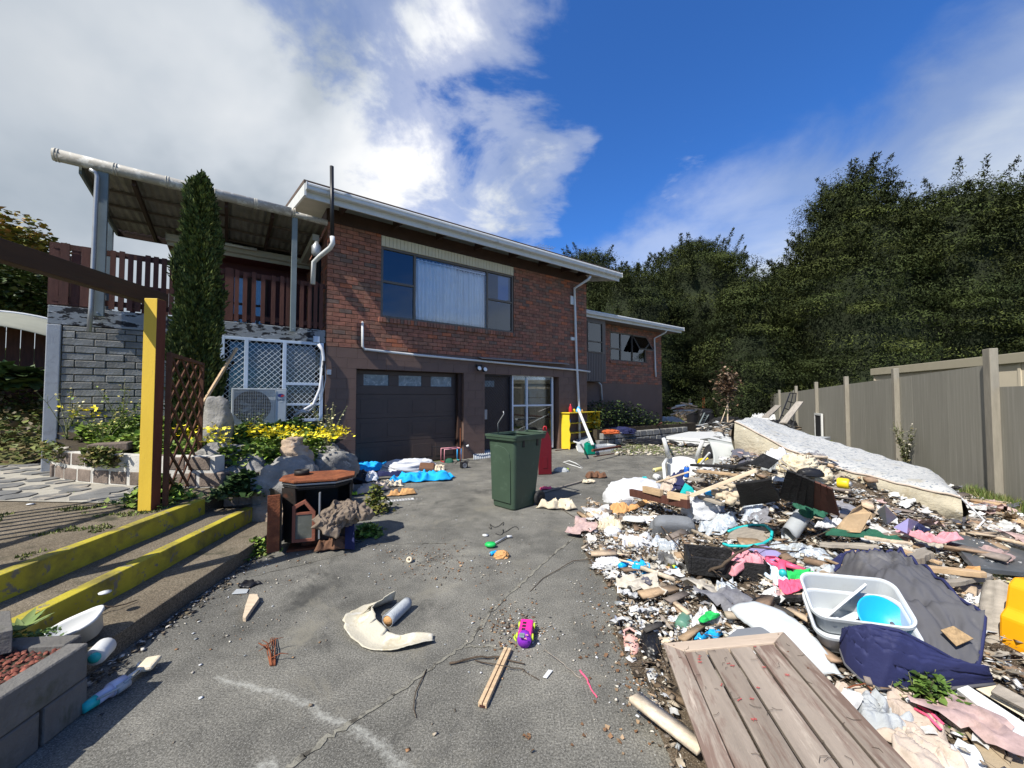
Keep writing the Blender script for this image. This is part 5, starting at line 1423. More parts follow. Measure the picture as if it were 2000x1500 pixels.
C_ = dict(teal=(.02, .42, .42), blue=(.02, .13, .55), sky=(.01, .36, .78), peach=(.55, .30, .12), pink=(.65, .28, .32), hotpink=(.80, .10, .20), green=(.02, .45, .10), cream=(.60, .52, .38),
          navy=(.018, .022, .075), lilac=(.28, .25, .45), yellow=(.72, .52, .02), paleyellow=(.68, .62, .26), grey=(.16, .17, .185), dkgreen=(.02, .10, .06), red=(.42, .02, .03), beige=(.48, .40, .33), pgrey=(.36, .38, .39), brown=(.14, .07, .04), jade=(.0, .22, .14), magenta=(.75, .03, .30), purple=(.24, .03, .45), lime=(.45, .62, .04))
for k, c in C_.items():
    M('cloth_' + k, c, .9, .15, 7, .3, 90); M('pl_' + k, c, .4, .06, 5, .03)

M('foam', (.50, .42, .31), .95, .15, 9, .4, 60)
# heap itself and its fine litter
HP = [P(1150, 975, 0), P(1135, 1040, 0), P(1150, 1110, 0), P(1215, 1165, 0), P(1200, 1240, 0), P(1250, 1330, 0), P(1290, 1420, 0), P(1310, 1520, 0), P(1340, 1800, 0), P(2300, 1800, 0)]
HPOLY = [(p.x, p.y) for p in HP] + [(4.2, 2.2), (6.6, 5.3), (6.9, 6.6), (5.0, 7.4), (3.2, 6.7), (1.6, 5.6), (1.2, 5.0)]
terrain('rubbish_heap', HPOLY, lambda x, y: heap(x, y) - .004 + (.012 if heap(x, y) > 0 else .006), 'rubbish_dirt', .05, 'stuff')
GATEP = [(q.x, q.y) for q in (P(1300, 1264, .08), P(1545, 1242, .16), P(1745, 1540, .14), P(1352, 1560, .10))]
def hpts(n, power=1.0, poly=HPOLY, ymax=7.2):
    out = []
    xs = [p[0] for p in poly]; ys = [p[1] for p in poly]
    while len(out) < n:
        y = min(ys) + (min(max(ys), ymax) - min(ys)) * RS.rand() ** power; x = RS.uniform(min(xs), max(xs))
        if inside(x, y, GATEP): continue
        if inside(x, y, poly) and noise.noise(Vector((x * 2.2, y * 2.2, 4))) + .5 > .55 * RS.rand(): out.append((x, y, heap(x, y) + .008))
    return np.array(out)
PAPER = [(.52, .52, .50), (.58, .58, .58), (.46, .42, .35), (.34, .29, .22), (.24, .19, .14), (.48, .44, .37), (.12, .10, .08), (.22, .18, .14), (.25, .27, .28), (.34, .22, .12), (.05, .05, .05), (.50, .52, .53), (.28, .24, .19), (.18, .14, .10), (.15, .12, .09)]
def crumb(name, pts, size, cols, up=.01, tilt=.7, kind='stuff'):
    n = len(pts); pts = np.array(pts); pts[:, 2] += up * RS.rand(n)
    tv = [(-.5, -.35, 0), (.5, -.4, .1), (.55, .3, -.05), (-.45, .42, .12), (0, 0, .28), (.1, -.1, -.1)]
    tf = [(0, 1, 4), (1, 2, 4), (2, 3, 4), (3, 0, 4), (0, 5, 1), (1, 5, 2), (2, 5, 3), (3, 5, 0)]
    S = size * (.25 + RS.rand(n, 1) ** 2.2 * 1.5) * np.stack([np.ones(n), .4 + .7 * RS.rand(n), .3 + .7 * RS.rand(n)], 1)
    return tag(scatter(name, tv, tf, pts, rot_mats(RS.rand(n) * 6.28, tilt * RS.randn(n) * .6, RS.rand(n) * 6), S, pal(cols, n, .18), 'litter'), kind=kind)
crumb('litter', hpts(60000, .8), .024, PAPER[:3] + PAPER[3:10] + PAPER, .06)
crumb('rubble', hpts(3200, .9), .052, PAPER[2:], .05)
# torn paper and film, bigger and thinner
n = 5200; pts = hpts(n, .8); pts[:, 2] += .05 * RS.rand(n)
gx = [(-.5 + i / 3, -.5 + j / 3) for j in range(4) for i in range(4)]
tv = [(x + .08 * noise.noise(Vector((x * 9, y * 9, 2))), y + .08 * noise.noise(Vector((x * 9, y * 9, 7))), .25 * noise.noise(Vector((x * 3, y * 3, 0))) + .12 * ((x + y) % .5)) for x, y in gx]
tf = [(j * 4 + i, j * 4 + i + 1, (j + 1) * 4 + i + 1, (j + 1) * 4 + i) for j in range(3) for i in range(3)]
tag(scatter('torn_paper', tv, tf, pts, rot_mats(RS.rand(n) * 6.28, .45 * RS.randn(n), RS.rand(n) * 6), (.02 + .085 * RS.rand(n, 1) ** 2.2) * np.stack([np.ones(n), .5 + .6 * RS.rand(n), .9 * np.ones(n)], 1), pal(PAPER[:6] + [(.66, .68, .70), (.5, .5, .48)], n, .1), 'litter'), kind='stuff')
# crumpled rags, bags and wrappers past counting
CLEAR = [P(*q) for q in ((1233, 1258), (1272, 1262), (1335, 1216), (1390, 1222), (1222, 1102), (1184, 1082), (1532, 1112), (1545, 1050), (1465, 1045), (1500, 1240), (1560, 1285), (1238, 1015), (1315, 1037), (1800, 1370), (1950, 1080), (1460, 1100), (1382, 1246))]
for sd_, n in ((1, 120), (2, 120), (3, 110)):
    gx = [(-.5 + i / 9, -.5 + j / 9) for j in range(10) for i in range(10)]
    tv = []
    for x, y in gx:
        w = Vector((x * 4, y * 4, sd_ * 7)); k_ = 1 + .3 * math.sin(3 * math.atan2(y, x) + sd_)
        tv.append((x * k_ + .12 * noise.noise(w), y * k_ + .12 * noise.noise(w + Vector((3, 3, 3))), .16 * max(0, ridge(w * .7)) + .12 * ridge(w * 1.5) + .06 * noise.noise(w * 3)))
    tf = [(j * 10 + i, j * 10 + i + 1, (j + 1) * 10 + i + 1, (j + 1) * 10 + i) for j in range(9) for i in range(9)]
    pts = hpts(n, .85)
    pts = np.array([q for q in pts if all(math.hypot(q[0] - k.x, q[1] - k.y) > .17 for k in CLEAR)]); n = len(pts); pts[:, 2] += .02 + .04 * RS.rand(n)
    o = scatter('rag_scraps', tv, tf, pts, rot_mats(RS.rand(n) * 6.28, .35 * RS.randn(n), RS.rand(n) * 6), (.08 + .20 * RS.rand(n, 1) ** 1.8) * np.stack([np.ones(n), .6 + .5 * RS.rand(n), .7 + .5 * RS.rand(n)], 1), pal(PAPER[:3] + [(.55, .56, .57), (.50, .49, .47), (.44, .40, .33), (.38, .32, .25), (.20, .20, .22), (.56, .55, .54), (.30, .26, .2), (.42, .30, .28), (.08, .08, .10)], n, .12), 'litter')
    tag(o, kind='stuff')
# splinters and twigs
n = 5200; pts = hpts(n, .8); pts[:, 2] += .06 * RS.rand(n)
tv = [(-.5, 0, .02), (-.5, .02, 0), (-.5, -.02, 0), (0, .04, .07), (0, .06, .05), (0, .02, .05), (.5, 0, .01), (.5, .012, 0), (.5, -.012, 0)]
tf = [(0, 1, 4, 3), (1, 2, 5, 4), (2, 0, 3, 5), (3, 4, 7, 6), (4, 5, 8, 7), (5, 3, 6, 8)]
tag(scatter('sticks', tv, tf, pts, rot_mats(RS.rand(n) * 6.28, .25 * RS.randn(n), RS.rand(n) * .01), (.04 + .24 * RS.rand(n, 1) ** 2.5) * np.array([[1, .35, .5]]), pal([(.16, .11, .07), (.26, .19, .13), (.10, .07, .05), (.38, .29, .2)], n, .2), 'litter'), kind='stuff')
n = 1300; pts = hpts(n, .8); pts[:, 2] += .08 * RS.rand(n)
tv, tf = [(sx * .5, sy * .5, sz * .5) for sx in (-1, 1) for sy in (-1, 1) for sz in (-1, 1)], [(0, 1, 3, 2), (4, 6, 7, 5), (0, 4, 5, 1), (2, 3, 7, 6), (1, 5, 7, 3), (0, 2, 6, 4)]
tag(scatter('wood_scraps', tv, tf, pts, rot_mats(RS.rand(n) * 6.28, .3 * RS.randn(n), RS.rand(n) * .3), (.04 + .30 * RS.rand(n, 1) ** 2.2) * np.stack([np.ones(n), .12 + .2 * RS.rand(n), .04 + .08 * RS.rand(n)], 1), pal([(.34, .24, .15), (.22, .15, .10), (.44, .34, .24), (.05, .045, .04), (.50, .42, .32), (.18, .15, .13)], n, .2), 'litter'), kind='stuff')
# litter strewn over the concrete
out = []
for cx, cy, s1, s2, n in ((820, 1085, 60, 14, 260), (880, 1115, 90, 16, 200), (980, 1085, 40, 20, 60), (1000, 1230, 45, 30, 330), (1010, 1215, 28, 28, 200), (1170, 1020, 60, 50, 200), (1220, 1180, 60, 60, 500), (1270, 1320, 40, 60, 420), (930, 900, 160, 18, 160),
                          (760, 960, 70, 16, 200), (1090, 870, 90, 16, 120), (1250, 880, 60, 10, 220), (1240, 850, 60, 8, 140), (390, 1185, 110, 55, 300), (560, 1100, 60, 25, 120)):
    for _ in range(n):
        x, y = cx + RS.randn() * s1, cy + RS.randn() * s2
        if y < 1485 and y > 820:
            q = P(x, y, 0)
            if q.x > KX(q.y, -2.22) : out.append((q.x, q.y, .003))
for _ in range(900):
    out.append((RS.uniform(-2.1, 3.2), RS.uniform(1.4, 11), .003))
crumb('litter', np.array([o for o in out if (HI @ Vector(o)).y < -.08 or (HI @ Vector(o)).x > WL]), .013, PAPER + [(.22, .12, .06), (.5, .47, .4)] * 2, .003, .25)
# leaf curls: tan dead leaves
out = []
for cx, cy, s1, s2, n in ((820, 1085, 45, 8, 60), (1000, 1225, 30, 25, 50), (1230, 1230, 40, 90, 120), (1020, 1440, 14, 8, 5), (1180, 1440, 80, 14, 14), (1265, 1330, 30, 60, 60), (885, 1115, 50, 10, 40)):
    for _ in range(n): q = P(min(1320, cx + RS.randn() * s1), min(1490, cy + RS.randn() * s2), 0); out.append((q.x, q.y, .004))
tag(leaf_cloud('dead_leaves', np.array(out), .020, [(.20, .11, .055), (.15, .08, .04), (.25, .17, .10)], flat=.5), kind='stuff')
# sticks of litter beside the ledge
out = []
for _ in range(500):
    y = RS.uniform(2.0, 3.9); out.append((KX(y, -2.27) + abs(RS.randn()) * .05, y, .004))
crumb('litter', np.array(out), .022, [(.06, .05, .04), (.10, .08, .05), (.2, .16, .11), (.04, .035, .03), (.4, .38, .34)], .01, .3)

# mattress
def mattress():
    root = None
    p1, p0, wv = Vector((2.95, 5.2, .74)), Vector((4.43, 3.9, .22)), Vector((.66, .75, 0)).normalized() * 1.30
    nx, ny = 46, 16
    M('ticking', (.44, .44, .42), .85, .06, 3, .3, 40, dirt=((.13, .16, .20), .55, 13, .05), dirt2=((.33, .30, .23), .57, 2, .2), stretch=(1.6, 4.2, 1))
    M('mattress_side', (.40, .36, .27), .9, .16, 5, .9, 26, dirt=((.25, .20, .12), .56, 6, .15), dirt2=((.55, .53, .46), .6, 10, .08))
    L = p0 - p1
    def prof(u):
        sag = -.13 * math.sin(math.pi * min(1, u * 1.05))
        return p1 + L * u + Vector((0, 0, sag)), .47 * (1 - u) + .32 * u
    def top(u, v):
        c, th = prof(u); e = min(1, min(u, 1 - u) * 14, min(v, 1 - v) * 8)
        q = .012 * math.sin(u * 60 + 2 * math.sin(v * 9)) * math.sin(v * 22)
        return c + wv * v + Vector((0, 0, th - .05 * (1 - math.sqrt(e)) + .13 * v * math.sin(math.pi * u) + q + .02 * noise.noise(Vector((u * 5, v * 3, 0)))))
    def side(v_):
        def f(u, w):
            c, th = prof(u); t_ = top(u, v_); b_ = c + wv * v_
            q = Vector(b_).lerp(Vector(t_), w); bul = .05 * math.sin(math.pi * w) + .025 * noise.noise(Vector((u * 16, w * 3, v_)))
            return q - wv.normalized() * bul * (1 if v_ == 0 else -1)
        return f
    def end(u_):
        def f(v, w):
            c, th = prof(u_); t_ = top(u_, v); b_ = c + wv * v
            q = Vector(b_).lerp(Vector(t_), w); return q + L.normalized() * (.05 * math.sin(math.pi * w)) * (1 if u_ == 1 else -1)
        return f
    root = empty('mattress', p1, 0, 'old stained mattress with patterned white top slumped across the back of the heap', 'mattress')
    off = Matrix.Translation(-p1)
    MB().sheet(nx, ny, top, 0, off).build('top_panel', 'ticking', root, smooth=True)
    mb = MB(); mb.sheet(nx, 8, side(0), 0, off); mb.sheet(nx, 6, side(1), 0, off); mb.sheet(ny, 8, end(0), 0, off); mb.sheet(ny, 6, end(1), 0, off)
    mb.sheet(10, 6, lambda u, v: prof(u)[0] + wv * v, 0, off); mb.build('side_border', 'mattress_side', root, smooth=True)
    for w_ in (0, 1):
        pts = [off @ (Vector(side(0)(u, w_)) - wv.normalized() * .01 + Vector((0, 0, .004 * math.sin(u * 40)))) for u in np.linspace(0, 1, 60)]
        MB().tube(pts, .011, 6).build('piping', 'cloth_beige', root, smooth=True)
    MB().tube([off @ q for q in (top(.97, .02) + Vector((.02, -.04, -.02)), prof(1)[0] + Vector((.10, -.10, .08)), prof(1)[0] + Vector((-.06, -.12, -.05)))], .009, 6).build('cord', 'white_cloth', root)
mattress()
# tyre
def tyre(px, py, R_, label, yaw, tilt, up):
    p = P(px, py, None, up); root = empty('tyre', p, 0, label, 'tyre', rot=(math.pi / 2 + tilt, 0, yaw))
    w = R_ * .32
    MB().lathe([(R_ * .60, -w), (R_ * .68, -w * 1.1), (R_ * .9, -w * 1.05), (R_ * .985, -w * .85), (R_, -w * .5), (R_, w * .5), (R_ * .985, w * .85), (R_ * .9, w * 1.05), (R_ * .68, w * 1.1), (R_ * .60, w), (R_ * .66, w * .6), (R_ * .86, w * .4), (R_ * .86, -w * .4), (R_ * .66, -w * .6), (R_ * .60, -w)], 48).build('carcass', 'rubber', root, smooth=True)
    mb = MB()
    for k in range(64):
        a = k * 6.2832 / 64
        for s in (-1, 1): mb.box((R_ * 1.004 * math.cos(a + s * .02), R_ * 1.004 * math.sin(a + s * .02), s * w * .45), (.012, R_ * .07, w * .55), (0, 0, a))
    o = mb.build('tread', 'rubber', root); tag(o, kind='stuff')
tyre(1388, 893, .31, 'worn black car tyre standing on edge behind the broken grey panel', .75, .12, .0)
# broken grey moulded panel
M('grey_shell', (.30, .32, .32), .45, .06, 4, .04, dirt=((.42, .42, .40), .58, 5, .2))
def shell():
    a, b = at_d(1382, 858, 5.9), at_d(1490, 880, 5.5)
    mb = MB()
    low = lambda u: .42 + .10 * math.sin(u * 8) - .15 * max(0, math.sin(u * 6.5 - 2.2))
    def fn(u, v):
        q = a.lerp(b, u); h = low(u)
        return q + Vector((.06 * math.sin(v * 2.6) - .10 * v, -.20 * math.sin(v * 1.5), -h * v + .015 * math.sin(u * 5)))
    mb.sheet(30, 12, fn)
    def lip(u, v): q = a.lerp(b, u); return q + Vector((.02, .28 * v, .02 - .05 * v))
    mb.sheet(20, 3, lip)
    tag(mb.build('plastic_shell', 'grey_shell', smooth=True, solid=.008), 'big broken pale grey plastic shell with jagged lower edge beside the tyre', 'panel')
shell()
tag(MB().tube([at_d(1437, 925, 5.0), at_d(1462, 905, 5.15)], [.05, .065], 14).build('plastic_jug', 'white_plastic', smooth=True), 'whitish plastic tub with printed patch lying on the grey shell', 'tub')
# white doors lying flat, behind the tyre
def slab_on_ground(name, label, cat, pix, z, th, mat, zs=None):
    cs = [P(x, y, z) for x, y in pix]; return board(name, label, cat, cs, th, mat, bevel=.004)
slab_on_ground('door', 'white door lying flat on another behind the tyre', 'door', [(1301, 852), (1432, 862), (1440, 843), (1345, 843)], .26, .09, 'white_paint')
slab_on_ground('door', 'lower white door under its twin behind the tyre', 'door', [(1301, 860), (1425, 869), (1435, 850), (1340, 850)], .15, .10, 'white_paint')
# white plastic chair, tipped over
def plastic_chair():
    p = P(1335, 952, .0); r = empty('plastic_chair', p, math.radians(-20), 'white moulded plastic garden chair toppled with two legs in the air', 'chair', rot=(math.radians(0), 0, math.radians(-18)))
    mb = MB(); mb.sheet(14, 10, lambda u, v: (-.24 + .48 * u, .05 + .10 * v + .03 * math.cos((u - .5) * 3), .08 + .40 * v * (1 - .15 * (2 * u - 1) ** 2))); mb.build('seat', 'white_plastic', r, smooth=True, solid=.012)
    mb = MB(); mb.sheet(14, 8, lambda u, v: (-.25 + .50 * u, -.55 + .58 * v, .06 + .10 * (2 * u - 1) ** 2 + .02 * v)); mb.build('backrest', 'white_plastic', r, smooth=True, solid=.012)
    for sx in (-1, 1):
        mb = MB(); pts = [(sx * .22, .10, .46), (sx * .25, .03, .62), (sx * .30, -.06, .80)]
        mb.tube(pts, [.045, .036, .030], 8); mb.build('leg', 'white_plastic', r, smooth=True)
        mb = MB(); mb.tube([(sx * .22, .17, .10), (sx * .26, .4, .06), (sx * .28, .52, .03)], [.04, .034, .03], 8); mb.build('leg', 'white_plastic', r, smooth=True)
        mb = MB(); mb.tube([(sx * .25, .05, .44), (sx * .31, -.12, .38), (sx * .30, -.30, .16), (sx * .26, -.38, .08)], [.03, .028, .028, .024], 8); mb.build('armrest', 'white_plastic', r, smooth=True)
plastic_chair()
# pale duvet, wood, bundles (upper left of the heap)
bundle('duvet', 'large white quilted duvet heaped at the top left of the rubbish', 'duvet', 1240, 975, (.90, .62, .28), 'white_cloth', 3, rz=.35, rough=.16, freq=1.6)
b1 = plank('timber_beam', 'reddish brown timber lying across the white duvet', 'timber', (1232, 962, .27), (1345, 985, .30), .045, .085, 'brown_stain', bevel=.003)
plank('timber_offcut', 'short raw wood block on the left half of the brown timber', 'timber', (1258, 955, .33), (1292, 963, .33), .05, .07, 'tan_wood')
plank('timber_offcut', 'raw wood block nailed at the right end of the brown timber', 'timber', (1305, 966, .34), (1345, 974, .34), .05, .07, 'tan_wood')
cloth('towel', 'peach orange towel draped on rubbish just below the duvet', 'towel', 1225, 998, (.42, .22), 'cloth_peach', 4, .12, -.2, .05)
bundle('sun_hat', 'upturned white oval pad lying in front of the peach towel', 'pad', 1238, 1015, (.24, .14, .035), 'white_plastic', 5, rz=-.4, up=.09, rough=.05)
cloth('rag', 'cream coloured rag crumpled left of the white oval pad', 'cloth', 1190, 1030, (.28, .25), 'cloth_cream', 6, .10, .3)
bundle('cotton_wad', 'round white fluffy wad on the cream rag', 'wadding', 1197, 1043, (.17, .14, .07), 'white_cloth', 7, up=.05, rough=.25, freq=4)
bundle('cushion', 'charcoal grey padded seat cushion with a piped edge in the middle of the heap', 'cushion', 1315, 1037, (.40, .16, .17), 'cloth_grey', 8, rz=-.22, up=.02, rough=.03, sq=.5, tilt=.5)
bundle('cushion', 'rounded grey cushion end showing beneath the charcoal cushion', 'cushion', 1290, 1040, (.22, .16, .12), 'cloth_grey', 9, rz=-.22, rough=.03, sq=.6)
bundle('stuffing', 'big ball of white stuffing right of the charcoal cushion', 'stuffing', 1372, 1005, (.36, .30, .22), 'white_cloth', 10, up=.03, rough=.42, freq=2.6)
cloth('rag', 'thin white rag trailing right from the ball of stuffing', 'cloth', 1408, 975, (.34, .14), 'white_cloth', 11, .07, -.4, .12)
board('teal_board', 'bright teal plastic sheet poking out above the stuffing', 'sheet', [(1325, 968, .26), (1362, 975, .22), (1352, 952, .36), (1338, 943, .36)], .008, 'pl_teal')
board('blue_box_lid', 'small bright blue plastic lid beside the long pale plank', 'lid', [(1378, 965, .3), (1392, 967, .28), (1388, 957, .32), (1374, 957, .32)], .012, 'pl_sky')
plank('plank', 'long pale debarked plank sloping up across the heap to the right', 'plank', (1350, 968, .33), (1478, 918, .60), .06, .035, 'pale_wood')
plank('plank', 'weathered plank end crossing under the long pale plank', 'plank', (1343, 962, .31), (1412, 985, .26), .055, .03, 'grey_wood')
plank('stick', 'thin pale stick pointing to the toppled chair', 'stick', (1282, 942, .25), (1345, 922, .42), .018, .018, 'pale_wood')
can('bottle', 'pale yellow plastic bottle lying left of the toppled chair', 'bottle', 1285, 917, .036, .24, 'pl_paleyellow', -.9, .20)
can('jar', 'short white tub lying next to the pale yellow bottle', 'tub', 1283, 932, .05, .10, 'white_plastic', .2, .20)
can('bottle', 'blue glass bottle standing at the chair seat', 'bottle', 1341, 922, .03, .12, 'pl_blue', 0, .34, tilt=.15)
board('yellow_scrap', 'mustard yellow plastic scrap right of the chair', 'scrap', [(1362, 905, .34), (1385, 897, .40), (1382, 893, .42), (1365, 896, .4)], .01, 'pl_yellow')
plank('slat', 'narrow white slat leaning on the tyre', 'slat', (1366, 908, .36), (1386, 884, .5), .02, .02, 'white_paint')
board('teal_scrap', 'turquoise scrap peeping out above the duvet', 'scrap', [(1250, 938, .22), (1266, 938, .22), (1262, 930, .25), (1254, 931, .25)], .01, 'pl_teal')
for i, (a, b, w_, m_, l_) in enumerate((((1350, 908, .42), (1432, 912, .48), .08, 'charred', 'upper of two scorched boards below the tyre'), ((1362, 919, .40), (1442, 928, .44), .07, 'tan_wood', 'splintered tan board under the scorched board'),
                                       ((1345, 935, .33), (1375, 938, .33), .10, 'grey_wood', 'short split block end below the tan board'), ((1425, 915, .5), (1467, 902, .55), .05, 'charred', 'charred stick pointing right towards the mattress'),
                                       ((1352, 968, .22), (1420, 958, .30), .06, 'charred', 'black scorched batten in the dark hollow of the heap'))):
    plank('burnt_board' if m_ == 'charred' else 'board', l_, 'board', a, b, w_, .025, m_, rough=.25, seed=i)
cloth('tarpaulin', 'navy cloth strip hanging beside the teal plastic sheet', 'cloth', 1322, 940, (.16, .34), 'cloth_navy', 13, .06, -.5, .2)
cloth('rag', 'pinkish white rag between duvet and navy cloth', 'cloth', 1305, 950, (.16, .2), 'cloth_beige', 14, .09, .2, .2)
for i, (px, py, s_) in enumerate(((1412, 956, .09), (1428, 951, .10), (1418, 968, .09), (1434, 966, .11), (1428, 978, .09), (1408, 970, .08), (1446, 947, .07), (1397, 961, .07))):
    o = rock('foam_chunk', P(px, py, None, .30), (s_, s_ * .9, s_ * .8), 20 + i, 'foam', ('broken beige foam chunk in the pile left of the black vent board' if True else ''), 'foam', rz=i, n=14, rough=.45); o['group'] = 'broken beige foam chunks'
# black boards
a = [(1437, 943, .62), (1508, 932, .70), (1524, 973, .42), (1448, 985, .34)]
o = board('black_board', 'charred black panel with a handle slot leaning in the middle of the heap', 'board', a, .022, 'charred', .012, 3, nseg=4)
board('slot', None, None, [V3((1470, 956, .595)) + Vector((0, -.012, .0)), V3((1487, 950, .635)) + Vector((0, -.012, .0)), V3((1489, 953, .615)) + Vector((0, -.012, .0)), V3((1472, 959, .575)) + Vector((0, -.012, .0))], .004, 'room_dark')
bpy.data.objects['slot'].parent = o; bpy.data.objects['slot'].matrix_parent_inverse = o.matrix_basis.inverted()
sl = empty('burnt_crate', V3((1552, 960, .5)), 0, 'charred black slatted panel fanned open under the mattress', 'panel')
for k in range(7):
    f_ = k / 6
    a_, b_ = V3((1546 + k * 13.5, 921 + k * 5.5, .74 - f_ * .12)) - sl.location, V3((1529 + k * 17, 974 + k * 5.0, .38 - f_ * .05)) - sl.location
    MB().bar(a_ + Vector((0, .05 * f_, 0)), b_, .062, .016, .35).build('slat', 'charred' if k < 4 else 'brown_stain', sl, bevel=.003)
board('black_sheet', 'flat black sheet wedged between grey shell and mattress', 'sheet', [(1462, 905, .60), (1500, 915, .62), (1520, 898, .68), (1490, 885, .70)], .01, 'charred')
cloth('rag', 'white knotted cloth below the mattress corner', 'cloth', 1512, 905, (.30, .16), 'white_cloth', 21, .12, .5, .42)
cloth('bag', 'light blue and white printed bag beside the knotted cloth', 'bag', 1505, 915, (.16, .14), 'cloth_pgrey', 22, .1, .2, .42)
bundle('foam_block', 'torn yellow foam spilling out under the mattress seam', 'foam', 1560, 918, (.30, .18, .12), 'cloth_cream', 23, up=.52, rough=.5, freq=3)
bundle('foam_block', 'scorched foam lump with a black patch by the slatted panel', 'foam', 1590, 937, (.26, .2, .12), 'cloth_cream', 24, up=.45, rough=.5, freq=3)
bundle('shoe', 'black shoe sole resting on the scorched foam', 'shoe', 1583, 928, (.20, .09, .06), 'black_plastic', 25, rz=-.3, up=.56, rough=.1)
can('yellow_cup', 'crushed orange yellow cup on the mattress side', 'cup', 1647, 944, .045, .08, 'pl_yellow', .7, .45)
for i, (a, b) in enumerate((((1520, 905, .62), (1548, 927, .55)), ((1525, 900, .62), (1556, 922, .56)), ((1530, 912, .58), (1560, 932, .5)))):
    plank('slat', ('first thin brown lath', 'second thin brown lath', 'third thin brown lath')[i] + ' counted from the knotted cloth, below the mattress', 'lath', a, b, .022, .012, 'grey_wood')
# grey pipe
def pipe_piece():
    a, b = P(1537, 1050, None, .10), P(1564, 1012, None, .20); q = (b - a).to_track_quat('Z', 'Y').to_matrix().to_4x4(); L = (b - a).length + .06
    mb = MB(); R_ = .064; n = 28
    for r in (R_, R_ - .007):
        def fn(u, v, r=r):
            an = u * 6.2832; cut = .05 * max(0, math.cos(an - 1.0)) + .02 * max(0, math.cos(an * 2)); return (r * math.cos(an), r * math.sin(an), cut + (L - cut) * v)
        mb.sheet(n, 8, fn)
    nn = (n + 1); m_ = (n + 1) * 9
    for i in range(n): mb.f.append((i, i + 1, m_ + i + 1, m_ + i)); mb.m.append(0)
    mb.lathe([(0, L), (R_, L)], n)
    o = mb.build('drain_pipe', 'pl_pgrey', smooth=True); o.matrix_world = Matrix.Translation(a) @ q
    tag(o, 'cracked open length of wide grey drain pipe pointing at the viewer', 'pipe')
pipe_piece()
# hose loop
hp_ = [(1422, 1038), (1440, 1031), (1470, 1025), (1495, 1026), (1508, 1038), (1506, 1052), (1490, 1062), (1460, 1067), (1425, 1066), (1412, 1062)]
tag(MB().tube([P(x, y, None, .09) for x, y in [((hp_[int(i)][0] * (1 - i % 1) + hp_[min(9, int(i) + 1)][0] * (i % 1)), (hp_[int(i)][1] * (1 - i % 1) + hp_[min(9, int(i) + 1)][1] * (i % 1))) for i in np.linspace(0, 9, 46)]], .012, 8).build('garden_hose', 'pl_teal', smooth=True), 'loop of turquoise hose lying left of the grey drain pipe', 'hose')
board('plank_sheet', 'weathered plywood sheet inside the turquoise hose loop', 'board', [(1420, 1050, .05), (1505, 1058, .05), (1515, 1030, .07), (1440, 1028, .08)], .012, 'grey_wood', .01, 4, nseg=3)
M('film', (.42, .46, .50), .25, .2, 8, .5, 40, dirt=((.12, .16, .25), .56, 9, .1), spec=.6)
for i, (px, py, a, b, l_) in enumerate(((1400, 1030, .36, .2, 'shiny crumpled clear plastic film right of the charcoal cushion'), (1470, 1000, .5, .2, 'long grey plastic film strip below the black board'), (1300, 1070, .28, .16, 'clear bubble film below the charcoal cushion'), (1560, 1080, .40, .16, 'grey plastic film in front of the drain pipe mouth'), (1610, 1120, .4, .2, 'wrinkled grey film left of the navy tarp corner'), (1420, 1160, .22, .14, 'dusty clear bag in front of the black drawer frame'))):
    cloth('plastic_film', l_, 'film', px, py, (a, b), 'film', 30 + i, .09, i * .9, .03)
cloth('rag', 'large off white rag at the left edge of the heap', 'cloth', 1235, 1068, (.34, .26), 'white_cloth', 41, .12, .3, .01)
bundle('rag', 'white lumpy cloth under the blue spray can', 'cloth', 1190, 1108, (.26, .15, .07), 'white_cloth', 42, rough=.4, freq=3)
can('spray_can', 'blue spray can lying at the left edge of the heap', 'can', 1222, 1102, .027, .15, 'pl_sky', 2.2, .02)
can('red_can', 'dark red tin pushed into the white cloth', 'can', 1184, 1082, .03, .12, 'pl_red', 1.9, .03)
cloth('plastic_bag', 'blue and white plastic bag right of the blue spray can', 'bag', 1252, 1120, (.2, .13), 'cloth_sky', 43, .10, .3)
can('toy_tube', 'small green and blue toy tube on the paper scraps', 'toy', 1309, 1103, .014, .10, 'pl_lime', .5, .05, capm='pl_sky')
cloth('rag', 'dull brown leaf shaped rag below the blue and white bag', 'cloth', 1275, 1138, (.14, .07), 'cloth_brown', 44, .05)
can('cup', 'sage green plastic tumbler lying on its side', 'cup', 1335, 1216, .042, .13, 'sage', 2.5, .0) if M('sage', (.10, .22, .16), .4, .05, 4, 0) else None
cloth('shopping_bag', 'crumpled white shopping bag with green print by the tumbler', 'bag', 1390, 1220, (.26, .15), 'white_cloth', 45, .11, -.1)
cloth('bag_print', 'green printed patch of the crumpled shopping bag top', 'bag', 1385, 1208, (.12, .06), 'cloth_green', 46, .03, -.1, .09)
cloth('rag', 'bright blue rag at the top edge of the slatted wooden gate', 'cloth', 1382, 1246, (.15, .04), 'cloth_sky', 47, .05, 0, .03)
